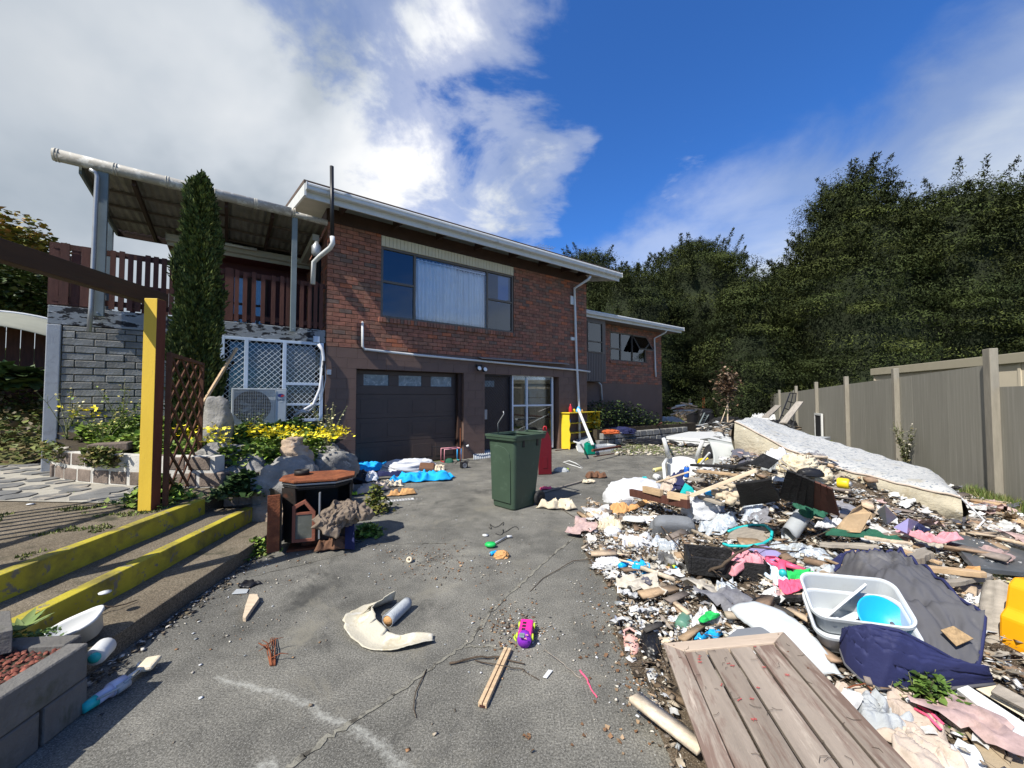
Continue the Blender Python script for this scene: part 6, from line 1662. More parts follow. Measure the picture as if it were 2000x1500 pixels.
def clog():
    p = P(1233, 1262, .004); r = empty('clog', p, 0, 'pale pink holed foam clog beside the black shoe', 'shoe', rot=(0, 0, math.radians(-10)))
    M('pl_blush', (.62, .36, .31), .5, .05, 6, .02)
    def up_(u, v):
        y = -.085 + .115 * u; w = .042 * (math.sin(math.pi * min(1, (u + .12) * .62)) ** .6); a = math.pi * v; return (w * math.cos(a), y, .012 + .040 * math.sin(a) * (.35 + .65 * u) )
    MB().sheet(14, 12, up_).build('upper', 'pl_blush', r, smooth=True, solid=.006)
    mb = MB(); mb.prism([(.046 * (1 + .12 * math.sin(a)) * math.cos(a) * (.82 if math.sin(a) > 0 else 1), .092 * math.sin(a)) for a in np.linspace(0, 6.283, 29)[:-1]], 0, .017); mb.build('sole', 'pl_blush', r, bevel=.003)
    MB().tube([(-.038, .015, .035), (-.036, .06, .05), (0, .09, .055), (.036, .06, .05), (.038, .015, .035)], .007, 7).build('strap', 'pl_blush', r, smooth=True)
    mb = MB()
    for x, y in ((-.018, -.05), (.0, -.06), (.018, -.05), (-.022, -.025), (0, -.035), (.022, -.025)): mb.lathe([(0, .0), (.005, .0)], 8, Matrix.Translation((x, y, .012 + .036 * (.35 + .65 * (y + .085) / .115) * math.sqrt(max(0, 1 - (x / .045) ** 2)) + .006)))
    tag(mb.build('hole', 'black_plastic', r), kind='stuff')
clog()
bundle('shoe', 'black leather shoe at the left edge of the slatted gate', 'shoe', 1272, 1268, (.11, .24, .075), 'black_plastic', 48, rz=-.3, z=.004, rough=.18, freq=2)
# black drawer frame
def drawer():
    r = empty('open_drawer', V3((1430, 1118, .03)), -.30, 'scorched black open drawer box half buried near the bent branch', 'drawer')
    for a, b, n_ in (((-.30, -.13, 0), (.22, -.105, .13), 'side'), ((-.30, .13, 0), (.18, .155, .13), 'side'), ((-.325, -.13, 0), (-.30, .155, .13), 'side'), ((.19, -.13, 0), (.215, .10, .13), 'side'), ((-.3, -.1, 0), (.18, .13, .01), 'base')):
        MB().b2(a, b).build(n_, 'charred', r, bevel=.004)
drawer()
cloth('pink_cloth', 'dusty pink cloth tucked behind the black drawer box', 'cloth', 1455, 1100, (.26, .2), 'cloth_pink', 51, .09, .1, .10)
board('lilac_sheet', 'lilac plastic sheet below the turquoise hose loop', 'sheet', [(1450, 1072, .08), (1500, 1105, .10), (1525, 1080, .12), (1490, 1062, .14)], .006, 'pl_lilac')
cloth('baby_cloth', 'pale blue patterned cloth left of the pink toy', 'cloth', 1512, 1125, (.17, .24), 'pattern_blue', 52, .06, .15, .06) if M('pattern_blue', (.50, .62, .70), .9, .05, 5, .2, dirt=((.16, .25, .42), .60, 28, .03)) else None
cloth('blanket', 'bright green white and red cloth under the pink toy', 'cloth', 1560, 1128, (.22, .13), 'cloth_green', 53, .05, -.2, .07)
cloth('blanket', 'white and red part of the cloth next to the green corner', 'cloth', 1545, 1148, (.16, .12), 'cloth_hotpink', 54, .05, -.2, .07)
def toy():
    r = empty('pink_toy', V3((1532, 1112, .10)), .5, 'bright pink plastic water toy with looped handle and teal nozzle', 'toy')
    MB().tube([(-.10, -.04, .02), (-.04, .0, .03), (.03, .03, .03), (.09, .0, .02)], [.022, .028, .026, .016], 10).build('barrel', 'pl_hotpink', r, smooth=True)
    MB().tube([(-.04, .02, .03), (-.06, .08, .04), (.0, .12, .04), (.05, .09, .04), (.03, .03, .03)], .016, 9).build('handle', 'pl_hotpink', r, smooth=True)
    MB().tube([(.02, .0, .03), (.06, -.05, .02), (.10, -.09, .01)], [.02, .018, .013], 9).build('grip', 'pl_hotpink', r, smooth=True)
    MB().tube([(-.10, -.04, .02), (-.13, -.055, .015)], .024, 12).build('nozzle', 'pl_teal', r, smooth=True)
toy()
# branches
twig('branch', 'thick bare curved branch reaching from the scraps over the drawer box', 'branch', [(1348, 1150, .03), (1375, 1118, .12), (1410, 1105, .2), (1440, 1080, .24), (1468, 1068, .22), (1560, 1078, .2)], .014, .005, side=((.3, .2), (.6, .25), (.8, .2)))
twig('branch', 'long straight twig crossing the thick curved branch', 'branch', [(1275, 1010, .12), (1330, 1070, .14), (1400, 1120, .16), (1475, 1170, .08)], .006, .004, side=((.3, .18), (.5, .2), (.7, .18)))
twig('branch', 'thin forked twig arching right in front of the drain pipe', 'branch', [(1465, 1068, .18), (1560, 1058, .2), (1640, 1030, .22), (1680, 1010, .2)], .005, .002, side=((.3, .16), (.6, .14)))
twig('branch', 'thin twig lying left of the blue and white bag', 'branch', [(1180, 1090, .01), (1120, 1095, .02), (1060, 1130, .005), (1035, 1155, .005)], .004, .002)
for k, pts in enumerate((((1260, 1150, .02), (1330, 1185, .05), (1400, 1195, .06)), ((1330, 1080, .1), (1380, 1150, .07), (1400, 1200, .04)), ((1600, 1300, .03), (1640, 1330, .06), (1700, 1300, .05)), ((1270, 1010, .08), (1220, 1035, .04), (1190, 1010, .02)), ((1090, 990, .01), (1130, 1015, .01), (1170, 1025, .01)))):
    twig('twig', ('short twig left of the tumbler', 'twig running down past the green print bag', 'wiry twig right of the gate', 'twig beside the peach towel', 'curved twig reaching from the yellow rag to the heap')[k], 'twig', pts, .004, .002)
# tent cover: grey fly sheet with navy edges
M('tent_grey', (.085, .085, .095), .8, .12, 3, .25, 12, dirt=((.17, .165, .165), .56, 2.5, .15)); M('tent_navy', (.020, .024, .085), .75, .15, 3, .3, 12)
def tent():
    root = empty('pop_up_tent', V3((1760, 1190, .1)), 0, 'collapsed grey and navy pop up tent spread over the lower right of the heap', 'tent')
    o = root.location
    A_, B_, C1, D_ = V3((1622, 1085, .16)), V3((1760, 1085, .20)), V3((1925, 1215, .22)), V3((1905, 1330, .06)); E_ = V3((1650, 1200, .08))
    def fn(u, v):
        l = A_.lerp(E_, v); t_ = B_.lerp(D_, v) if False else (B_.lerp(C1, min(1, v * 1.2)) if v < .83 else C1.lerp(D_, (v - .83) / .17))
        p = l.lerp(t_, u)
        k = noise.noise(Vector((u * 3 + v * 5, v * 2, 3))) * .05 + .030 * ridge(Vector((u * 7 - v * 6, v * 1.6, 1))) + .018 * ridge(Vector((u * 12 + v * 9, v * 3, 6))) + .07 * math.sin(math.pi * u) * math.sin(math.pi * v)
        return p + Vector((0, 0, k * min(1, .15 + u * 2.5) - .06 * max(0, 1 - u * 3))) - o
    MB().sheet(60, 50, fn).build('fly_sheet', 'tent_grey', root, smooth=True, solid=.003)
    def fn2(u, v):
        l = E_.lerp(V3((1690, 1250, .10)), v); t_ = C1.lerp(D_, v); p = l.lerp(t_, u)
        return p + Vector((0, 0, .03 + .03 * ridge(Vector((u * 9 - v * 3, v * 3, 11))) + .05 * math.sin(math.pi * u) * (1 - v) - .05 * v)) - o
    MB().sheet(44, 16, fn2).build('wall_panel', 'tent_grey', root, smooth=True, solid=.003)
    tip = V3((1940, 1338, .07)); cen = [V3(q) for q in ((1640, 1258, .14), (1655, 1233, .24), (1700, 1226, .28), (1760, 1238, .27), (1830, 1275, .22), (1900, 1315, .12))]
    low = [V3(q) for q in ((1640, 1270, .10), (1650, 1300, .06), (1680, 1330, .05), (1720, 1350, .04), (1765, 1356, .03), (1940, 1338, .05))]
    def cat_(L, u):
        i = u * (len(L) - 1); k = min(len(L) - 2, int(i)); return L[k].lerp(L[k + 1], i - k)
    def fn3(u, v):
        a, b = cat_(cen, u), cat_(low, u); p = a.lerp(b, v)
        h = .07 * math.sin(math.pi * v) * (1 - u * .6) + .035 * ridge(Vector((u * 2.2 + v * 6, v * 4 - u * 5, 2))) * math.sin(math.pi * v) ** .5 + .014 * ridge(Vector((u * 9 + v * 3, v * 9 - u * 12, 5))) * math.sin(math.pi * v)
        return p + Vector((0, -.02 * math.sin(math.pi * v), h)) - o
    MB().sheet(60, 34, fn3).build('door_flap', 'tent_navy', root, smooth=True, solid=.004)
    MB().tube([cat_(cen, u) - o + Vector((0, 0, .012)) for u in np.linspace(0, 1, 40)] , .008, 6).build('hoop', 'tent_navy', root, smooth=True)
    MB().tube([cat_(low, u) - o + Vector((0, -.004, .008)) for u in np.linspace(0, 1, 40)], .008, 6).build('hoop', 'tent_grey', root, smooth=True)
    MB().tube([fn(u, 0) + Vector((0, 0, .006)) for u in np.linspace(0, 1, 30)] + [fn(1, v) + Vector((0, 0, .006)) for v in np.linspace(0, 1, 30)], .009, 6).build('hoop', 'tent_navy', root, smooth=True)
    cor = [fn(0, 0), fn(.22, 0), fn(.10, .16), fn(.02, .2)]
    MB().add([tuple(c + Vector((0, 0, .014))) for c in cor], [(0, 1, 2, 3)]).build('corner_patch', 'tent_navy', root, solid=.004)
tent()
# white tubs with blue bowl
def tub(loc, rz, rot, label, w=.44, d=.31, h=.15):
    r = empty('storage_tub', loc, 0, label, 'tub', rot=rot)
    def rr(w_, d_, rad, z, m=6):
        out = []
        for cx, cy, a0 in ((w_ / 2 - rad, d_ / 2 - rad, 0), (-w_ / 2 + rad, d_ / 2 - rad, 1.5708), (-w_ / 2 + rad, -d_ / 2 + rad, 3.1416), (w_ / 2 - rad, -d_ / 2 + rad, 4.7124)):
            for k in range(m + 1): a = a0 + 1.5708 * k / m; out.append((cx + rad * math.cos(a), cy + rad * math.sin(a), z))
        return out
    rings = [rr(w * .80, d * .76, .05, 0), rr(w * .83, d * .80, .055, .012), rr(w * .93, d * .92, .06, h - .02), rr(w, d, .07, h - .02), rr(w, d, .07, h), rr(w * .95, d * .93, .06, h), rr(w * .92, d * .90, .055, h - .01), rr(w * .80, d * .77, .05, .014)]
    n = len(rings[0]); mb = MB(); vs = [p for R_ in rings for p in R_]
    fs = [(i * n + k, i * n + (k + 1) % n, (i + 1) * n + (k + 1) % n, (i + 1) * n + k) for i in range(len(rings) - 1) for k in range(n)]
    fs += [tuple(range(n))[::-1], tuple(range((len(rings) - 1) * n, len(rings) * n))]
    mb.add(vs, fs); mb.build('body', 'tub_white', r, smooth=False, bevel=.002)
    return r
M('tub_white', (.50, .53, .55), .4, .06, 3, .03, dirt=((.45, .46, .46), .6, 9, .2))
tc_ = V3((1668, 1232, .09))
tilt_ = Euler((math.radians(24), math.radians(-4), math.radians(-24)))
tub(tc_ + Vector((-.03, -.05, .0)), 0, tilt_, 'lower white storage tub nested beneath its twin beside the tent')
tub(tc_ + Vector((.01, .02, .06)), 0, tilt_, 'upper white storage tub holding a blue bowl and a white board')
TM = Matrix.Translation(tc_ + Vector((.01, .02, .06))) @ tilt_.to_matrix().to_4x4()
bl_ = empty('blue_bowl', TM @ Vector((.09, -.05, .05)), 0, 'bright blue plastic bowl tilted inside the white tub', 'bowl', rot=(math.radians(48), math.radians(8), math.radians(-20)))
MB().lathe([(.045, 0), (.07, .005), (.105, .055), (.112, .058), (.112, .062), (.103, .06), (.066, .010), (0, .008)], 36).build('body', 'pl_sky', bl_, smooth=True)
o = MB().box((0, 0, 0), (.30, .012, .10)).build('white_board', 'white_paint', bevel=.002); o.matrix_world = TM @ Matrix.Translation((-.04, .0, .10)) @ Euler((.4, -.5, .55)).to_matrix().to_4x4(); tag(o, 'white broken board standing inside the storage tub behind the bowl', 'board')
o = cloth('rag', 'scrap of white rag stuffed left of the blue bowl in the tub', 'cloth', 1640, 1222, (.10, .12), 'white_cloth', 60, .05, 0, .15)
# white dented metal panel
def curved_panel():
    a, b, c, d = [V3(q) for q in ((1425, 1190, .14), (1492, 1180, .16), (1648, 1325, .05), (1600, 1330, .02))]
    e, f_ = V3((1570, 1215, .17)), V3((1500, 1262, .08))
    def fn(u, v):
        l = (1 - v) ** 2 * a + 2 * v * (1 - v) * f_ + v * v * d; r_ = (1 - v) ** 2 * b + 2 * v * (1 - v) * (e + (e - (b + c) / 2) * .5) + v * v * c
        j = .012 * noise.noise(Vector((v * 14, 3, u * 2))) if u in (0.0, 1.0) else 0
        return l.lerp(r_, u) + Vector((j, j, .03 * math.sin(math.pi * u) + .01 * noise.noise(Vector((u * 3, v * 5, 0)))))
    M('white_sheet', (.44, .47, .49), .35, .04, 2, .05, dirt=((.42, .16, .05), .69, 4.5, .04), dirt2=((.5, .5, .47), .6, 9, .2))
    tag(MB().sheet(14, 34, fn).build('bent_sheet', 'white_sheet', smooth=True, solid=.006), 'curved white metal panel with a rust stain between gate and tubs', 'panel')
curved_panel()
# slatted wooden gate in the foreground
def gate():
    fl, fr = P(1298, 1268, .11), P(1534, 1246, .23)
    fl, fr = fr, fl; ax = (fr - fl); Wd = ax.length; ax.normalize()
    nl = P(1700, 1500, .25); ay = (nl - fl); ay = (ay - ax * ay.dot(ax)).normalized(); az = ax.cross(ay)
    M('gate_wood', (.28, .235, .195), .85, .20, 2.0, .35, 45, stretch=(7, .9, 7), dirt=((.18, .125, .10), .50, 2.4, .10), dirt2=((.42, .36, .30), .58, 4, .12), dist=.8)
    M('gate_rail', (.46, .37, .29), .85, .12, 2.5, .3, 45, stretch=(.9, 7, 7), dirt=((.34, .26, .2), .56, 3, .2))
    r = empty('slatted_gate', fl, 0, 'weathered wooden slatted gate with a mitred frame lying in the foreground', 'gate')
    r.rotation_euler = Matrix((ax, ay, az)).transposed().to_euler()
    Lg = 1.05; fw = .085; th = .032
    def part_(poly, name, m_, z0=0, z1=th):
        MB().prism(poly, z0, z1).build(name, m_, r, bevel=.003)
    e = .0015
    part_([(e, 0), (Wd - e, 0), (Wd - fw - e, fw), (fw + e, fw)], 'rail', 'gate_rail')
    part_([(0, e), (fw, fw + e), (fw, Lg), (0, Lg)], 'stile', 'gate_wood'); part_([(Wd, e), (Wd, Lg), (Wd - fw, Lg), (Wd - fw, fw + e)], 'stile', 'gate_wood')
    inner = Wd - 2 * fw; nb = 4; bw = inner / nb; rnd = random.Random(4)
    for k in range(nb):
        a, b = fw + k * bw + .0055, fw + (k + 1) * bw - .0055; dz = rnd.uniform(-.004, .002)
        part_([(a, fw + .003), (b, fw + .003), (b, Lg), (a, Lg)], 'board', 'gate_wood', .003 + dz, th - .004 + dz)
    for y in (.2, .85): part_([(.02, y), (Wd - .02, y), (Wd - .02, y + .08), (.02, y + .08)], 'brace', 'grey_wood', -.03, -.001)
    M('red_ink', (.42, .09, .08), .8, .2, 8, 0)
    mb = MB(); rnd = random.Random(9)
    for k in range(16):
        x, y = rnd.uniform(.1, Wd - .1), rnd.uniform(.1, .9); s = rnd.uniform(.006, .013)
        for j in range(3): a = rnd.uniform(0, 3.1); mb.tube([(x - s * math.cos(a), y - s * math.sin(a), th + .0008), (x + s * math.cos(a), y + s * math.sin(a), th + .0008)], .0011, 4)
    tag(mb.build('pen_marks', 'red_ink', r), kind='stuff')
    n = 42; mb = MB()
    for k in range(n):
        x, y, a, L_ = rnd.uniform(.03, Wd - .03), rnd.uniform(.05, .95), rnd.uniform(0, 6), rnd.uniform(.01, .05)
        mb.tube([(x, y, th + .002), (x + L_ * .5 * math.cos(a), y + L_ * .5 * math.sin(a), th + .004), (x + L_ * math.cos(a + .5), y + L_ * math.sin(a + .5), th + .002)], .0009, 3)
    tag(mb.build('debris', 'bark', r), kind='stuff')
    for x, y in ((.035, .02), (.06, .17), (.04, .30), (Wd - .05, .03)): MB().lathe([(0, th + .001), (.004, th + .001)], 8, Matrix.Translation((x, y, 0))).build('nail', 'rust', r)
gate()
board('black_sheet', 'thin black board slid under the top edge of the gate', 'board', [(1405, 1255, .10), (1530, 1248, .11), (1500, 1222, .12), (1440, 1228, .12)], .006, 'pl_grey')
# stump, yellow plastic, marble slab and timbers at the right edge
def log():
    a, b = P(1945, 1345, .02), P(1958, 1150, .38)
    mb = MB(); q = (b - a).to_track_quat('Z', 'Y').to_matrix().to_4x4(); L = (b - a).length
    def fn(u, v):
        an = u * 6.2832; r = (.075 - .01 * v) * (1 + .25 * noise.noise(Vector((math.cos(an) * 1.5, math.sin(an) * 1.5, v * 3))) + .12 * ridge(Vector((math.cos(an) * 4, math.sin(an) * 4, v * 2))))
        return (r * math.cos(an), r * math.sin(an), v * L)
    mb.sheet(28, 24, fn); mb.lathe([(0, L), (.07, L)], 20); o = mb.build('log', 'grey_wood', smooth=True); o.matrix_world = Matrix.Translation(a) @ q
    tag(o, 'weathered grey log propped upright behind the yellow plastic', 'log')
log()
M('pl_amber', (.80, .36, .008), .4, .05, 4, .02)
def ride():
    p = P(1996, 1300, .12); r = empty('ride_on_toy', p, 0, 'amber yellow moulded plastic toy cut off by the right edge', 'toy', rot=(0, math.radians(8), math.radians(10)))
    def fn(u, v):
        x = .10 * math.cos(math.pi * (v * .9 + .05)) ; w = .5 + .5 * math.sin(math.pi * min(1, u * 1.05 + .0))
        return (-.02 + .06 * (1 - w) + x * .2 + .25 * v, .02 * math.sin(v * 9), .0 + .42 * u + .03 * math.sin(v * 6))
    mb = MB(); mb.prism([(-.055, .10), (-.04, .03), (.0, .0), (.10, -.03), (.4, -.03), (.4, .44), (.02, .42), (-.02, .38), (-.03, .26), (-.065, .22)], -.06, .06, Matrix.Rotation(math.pi / 2, 4, 'X'))
    mb.build('body', 'pl_amber', r, bevel=.012)
    MB().prism([(-.01, .1), (.02, .06), (.3, .06), (.3, .15), (.03, .15)], .055, .068, Matrix.Rotation(math.pi / 2, 4, 'X')).build('recess', 'pl_amber', r, bevel=.006)
ride()
M('dark_marble', (.085, .095, .105), .3, .2, 3, .05, dirt=((.25, .28, .30), .60, 3.2, .03), dist=1.2, stretch=(1, 3, 1))
board('marble_slab', 'dark marbled benchtop slab lying at the right edge below the mattress', 'benchtop', [(1848, 1044, .12), (2010, 1050, .10), (2005, 1118, .13), (1905, 1108, .15)], .035, 'dark_marble', bevel=.004)
board('foam_sheet', 'mustard sheet of foam under the marbled slab', 'sheet', [(1900, 1112, .08), (2010, 1120, .07), (2000, 1170, .05), (1930, 1160, .05)], .03, 'cloth_paleyellow', .015, 7, nseg=4)
plank('long_timber', 'long raw timber on the ground between mattress and fence', 'timber', P(1905, 985, .03), P(2060, 1050, .03), .10, .05, 'tan_wood')
board('rubber_sheet', 'long black rubber strip lying along the foot of the fence', 'strip', [P(1795, 945, .02), P(2050, 1058, .02), P(2070, 1010, .02), P(1822, 938, .02)], .015, 'rubber', .02, 5, nseg=8)
tim = [((1600, 1063, .10), (1715, 1068, .14), .07, .03, 'grey_wood', 'flat grey board below the green fabric'), ((1650, 1078, .12), (1745, 1092, .13), .05, .035, 'tan_wood', 'split tan board above the tent edge'), ((1780, 1095, .17), (1812, 1080, .20), .075, .045, 'grey_wood', 'short sawn grey block right of the tan board'),
       ((1785, 1108, .14), (1925, 1122, .20), .05, .035, 'tan_wood', 'long splintered timber below the marbled slab'), ((1760, 1075, .16), (1840, 1100, .14), .07, .02, 'tan_wood', 'cracked veneer board left of the marbled slab'), ((1850, 1140, .1), (1935, 1125, .12), .05, .03, 'grey_wood', 'dark edged plank beneath the splintered timber'),
       ((1690, 1050, .2), (1780, 1062, .2), .05, .02, 'pale_wood', 'pale lath in front of the mattress'), ((1545, 1165, .05), (1600, 1160, .06), .05, .02, 'pale_wood', 'pale bit of wood left of the storage tubs'), ((1460, 1175, .06), (1590, 1165, .07), .04, .03, 'charred', 'black batten above the white metal panel')]
for i, (a, b, w_, h_, m_, l_) in enumerate(tim): plank('plank', l_, 'plank', a, b, w_, h_, m_, rough=.25, seed=40 + i)
board('cardboard', 'torn brown cardboard folded in front of the mattress', 'cardboard', [(1630, 1035, .22), (1680, 1040, .22), (1712, 1005, .36), (1685, 985, .44)], .006, 'cardboard', .03, 8, nseg=5)
board('grey_sheet', 'pale grey plastic sheet leaning on the mattress side', 'sheet', [(1712, 998, .38), (1728, 985, .46), (1752, 1010, .30), (1732, 1025, .24)], .006, 'pl_pgrey')
board('clear_sheet', 'lilac tinted clear sheet right of the grey sheet', 'sheet', [(1745, 1030, .22), (1772, 1042, .2), (1795, 1020, .26), (1775, 1012, .3)], .004, 'pl_lilac')
cloth('green_cloth', 'dark green striped fabric hanging below the slatted panel', 'cloth', 1582, 1000, (.22, .20), 'cloth_dkgreen', 61, .10, .4, .24)
cloth('green_cloth', 'dark green fabric strip running right of the white cloth', 'cloth', 1680, 1045, (.50, .10), 'cloth_dkgreen', 62, .06, -.25, .18)
cloth('rag', 'white towelling cloth above the twiggy boards', 'cloth', 1633, 1030, (.30, .10), 'white_cloth', 63, .09, -.15, .2)
cloth('pink_cloth', 'pink garment lying by the corner of the marbled slab', 'cloth', 1815, 1058, (.34, .12), 'cloth_pink', 64, .08, -.5, .14)
cloth('rag', 'black rag beside the pink garment', 'cloth', 1795, 1035, (.12, .1), 'cloth_navy', 65, .05, 0, .18)
board('orange_scrap', 'torn orange brown board scrap under the splintered timber', 'scrap', [(1885, 1120, .1), (1920, 1125, .12), (1915, 1105, .16), (1890, 1105, .16)], .01, 'cloth_peach', .01, 3, nseg=2)
board('chipboard', 'broken square of chipboard lying on the grey tent wall', 'board', [(1837, 1230, .20), (1868, 1262, .17), (1902, 1247, .18), (1862, 1222, .22)], .012, 'chip') if M('chip', (.32, .22, .12), .9, .35, 60, .4, 90) else None
# lower right corner
for i, (pix, m_, th, l_) in enumerate(((((1868, 1345, .12), (1890, 1338, .13), (2030, 1430, .08), (1990, 1440, .07)), 'white_paint', .03, 'white painted board running off the lower right corner'), (((1905, 1345, .10), (1945, 1338, .11), (2050, 1395, .08), (2040, 1425, .07)), 'cloth_cream', .012, 'cream painted board beside the white one'),
                                       (((1935, 1350, .14), (1950, 1335, .15), (2060, 1395, .12), (2050, 1410, .12)), 'grey_wood', .02, 'grey edged strip outermost of the boards at lower right'))):
    board('trim_board', l_, 'board', pix, th, m_)
cloth('tea_towel', 'stained cloth with pink stripes below the weed', 'cloth', 1800, 1405, (.26, .26), 'stripe_cloth', 71, .07, .6, .02) if M('stripe_cloth', (.44, .36, .30), .9, .12, 5, .3, dirt=((.34, .28, .22), .5, 6, .2)) else None
for k in range(2):
    q = [(1786 + k * 7, 1384 - k * 6, .085), (1812 + k * 7, 1398 - k * 6, .09), (1838 + k * 5, 1425 - k * 10, .075)]
    tag(MB().tube([V3(a) for a in q], .006, 5).build('pink_ribbon', 'cloth_hotpink', smooth=True), ('lower', 'upper')[k] + ' of two pink ribbons on the stained cloth', 'ribbon')
cloth('rag', 'grimy grey rag in folds right of the gate', 'cloth', 1705, 1410, (.30, .22), 'cloth_pgrey', 72, .09, -.5)
cloth('rag', 'dusty beige cloth above the flaking sheet', 'cloth', 1800, 1470, (.26, .22), 'cloth_beige', 73, .06, .2)
M('flaky', (.60, .64, .67), .8, .05, 4, .2, dirt=((.16, .17, .16), .60, 12, .03)); M('corrug', (.34, .27, .18), .9, .12, 5, .2)
board('flaking_sheet', 'pale blue white sheet with flaking paint at the bottom edge', 'sheet', [(1835, 1470, .03), (1870, 1440, .04), (1950, 1475, .04), (1960, 1540, .03), (1840, 1540, .03)], .01, 'flaky', .015, 4, nseg=3)
board('cardboard', 'corrugated cardboard flap right of the flaking sheet', 'cardboard', [(1870, 1405, .05), (1945, 1400, .09), (1985, 1520, .05), (1930, 1500, .04)], .008, 'corrug', .015, 6, nseg=3)
board('cardboard', 'flat cardboard at the bottom right corner', 'cardboard', [(1960, 1430, .05), (2060, 1420, .06), (2060, 1520, .04), (1975, 1520, .04)], .01, 'corrug')
board('white_shard', 'jagged white shard lying right of the gate', 'scrap', [(1725, 1365, .04), (1765, 1375, .05), (1758, 1398, .03), (1722, 1385, .03)], .006, 'white_paint', .01, 2, nseg=3)
board('white_shard', 'white shard on the concrete at the left edge of the gate', 'scrap', [P(1305, 1405, .01), P(1325, 1400, .01), P(1328, 1435, .01), P(1308, 1440, .01)], .006, 'white_paint', .006, 5, nseg=3)
can('bottle', 'squashed clear bottle between gate and metal panel', 'bottle', 1595, 1335, .022, .10, 'film', .9, .02)
twig('wire_loop', 'loop of dark wire right of the gate', 'wire', [(1650, 1345, .05), (1690, 1335, .08), (1705, 1350, .07), (1690, 1370, .05), (1660, 1365, .05), (1650, 1345, .05)], .003, .003, 'rust')
wl = weed(V3((1800, 1375, .0)), .10, 'leafy green weed growing in front of the navy tent flap', 31, 8, .12, bloom=None, leafn=40, ls=.03)
clump(V3((1800, 1370, .0)), .14, .15, 520, 'broad leaves around the foot of the weed by the tent', 'weed_leaves', 'weed', .034, [(.09, .16, .03), (.13, .2, .04), (.06, .11, .02)])
cloth('wool_scrap', 'dusty beige fabric scraps at the upper right of the gate', 'cloth', 1660, 1365, (.16, .12), 'cloth_beige', 75, .05, .4)
# yard litter items in front and middle
def curl_sheet():
    r = P(760, 1235, .0); o_ = empty('curled_sheet', r, 0, 'cream curled sheet of old lining lying on the open concrete', 'sheet')
    M('lining', (.50, .46, .36), .8, .1, 4, .25, 60, dirt=((.38, .32, .2), .55, 4, .15), dirt2=((.60, .58, .52), .56, 9, .1))
    cen = [P(x, y, 0) - r for x, y in ((846, 1252), (812, 1258), (775, 1262), (735, 1255), (705, 1235), (698, 1212), (715, 1195), (745, 1186), (770, 1180))]
    wid = [.05, .085, .10, .125, .135, .13, .11, .085, .07]
    def fn(u, v):
        i = u * 8; k = min(7, int(i)); c = cen[k].lerp(cen[k + 1], i - k); w = wid[k] + (wid[k + 1] - wid[k]) * (i - k)
        t_ = (cen[k + 1] - cen[k]).normalized(); nn = Vector((-t_.y, t_.x, 0)); s = (v - .5)
        rag = .01 * noise.noise(Vector((u * 25, v * 2, 1))) if v in (0.0, 1.0) else 0
        lift = .055 * max(0, u - .25) * max(0, -s + .1) * 4 * (1 - .2 * u) + .012 * math.sin(u * 14) + .012
        return c + nn * (s * w * 1.35 + rag) + Vector((0, 0, lift + .05 * s * s))
    MB().sheet(60, 14, fn).build('lining', 'lining', o_, smooth=True, solid=.004)
    a, b = P(757, 1213, .035) - r, P(792, 1180, .045) - r; q = (b - a).to_track_quat('Z', 'Y').to_matrix().to_4x4(); L = (b - a).length
    mb = MB(); mb.sheet(24, 8, lambda u, v: ((.034 + .008 * u) * math.cos(u * 6.9), (.034 + .008 * u) * math.sin(u * 6.9), v * L * (1 + .12 * math.sin(u * 5))), 0, Matrix.Translation(a) @ q)
    mb.build('rolled_end', 'cloth_pgrey', o_, smooth=True, solid=.003)
    MB().lathe([(0, 0), (.03, .0), (.03, .03), (0, .032)], 14, Matrix.Translation(a) @ q @ Matrix.Translation((0, 0, -.004))).build('foam_plug', 'cloth_peach', o_, smooth=True)
curl_sheet()
def bus():
    r = empty('toy_bus', P(1025, 1258, .002), math.radians(-8), 'pink and purple toy bus with yellow wheels lying on its side', 'toy')
    L, w, h = .205, .082, .06
    mb = MB(); mb.b2((-w / 2, -.015, .012), (w / 2, .145, h + .012)); mb.build('body', 'pl_magenta', r, bevel=.012)
    mb = MB(); mb.lathe([(0, -.06), (.022, -.055), (.040, -.03), (.043, .0), (.040, .018), (0, .02)], 18, Matrix.Translation((0, -.035, .042)) @ Matrix.Rotation(-math.pi / 2, 4, 'X') @ Matrix.Rotation(math.pi, 4, 'X') @ Matrix.Translation((0, 0, -.01))); mb.build('bonnet', 'pl_purple', r, smooth=True)
    for k in range(3): MB().b2((-.022, .015 + k * .034, h + .0115), (.000, .035 + k * .034, h + .0135)).build('window', 'room_dark', r)
    MB().box((-.012, -.05, h + .02), (.03, .028, .004), (.35, 0, 0)).build('windscreen', 'frosted', r)
    for y in (.0, .115):
        for x in (w / 2 + .002, -w / 2 - .010): MB().lathe([(0, 0), (.017, 0), (.019, .004), (.017, .010), (0, .010)], 14, Matrix.Translation((x, y, .045)) @ Matrix.Rotation(math.pi / 2, 4, 'Y')).build('wheel', 'pl_lime', r, smooth=True)
    MB().tube([(-.045, -.045, .04), (-.06, -.03, .05), (-.058, -.005, .05), (-.044, .0, .045)], .005, 6).build('handle', 'pl_lime', r, smooth=True)
    for x, y in ((.018, -.045), (.012, -.07)):
        mb = MB(); mb.prism([((.010 if k % 2 else .0045) * math.cos(k * .6283), (.010 if k % 2 else .0045) * math.sin(k * .6283)) for k in range(10)], 0, .003, Matrix.Translation((x, y, h + .021 - abs(y + .04) * .25))); mb.build('star', 'pl_pink', r)
bus()
gs = empty('grooved_stick', P(970, 1322, .02), 0, 'grooved brown timber stick pointing at the toy bus', 'timber')
a, b = P(942, 1378, .014) - gs.location, P(992, 1268, .016) - gs.location
sd_ = (b - a).cross(Vector((0, 0, 1))).normalized()
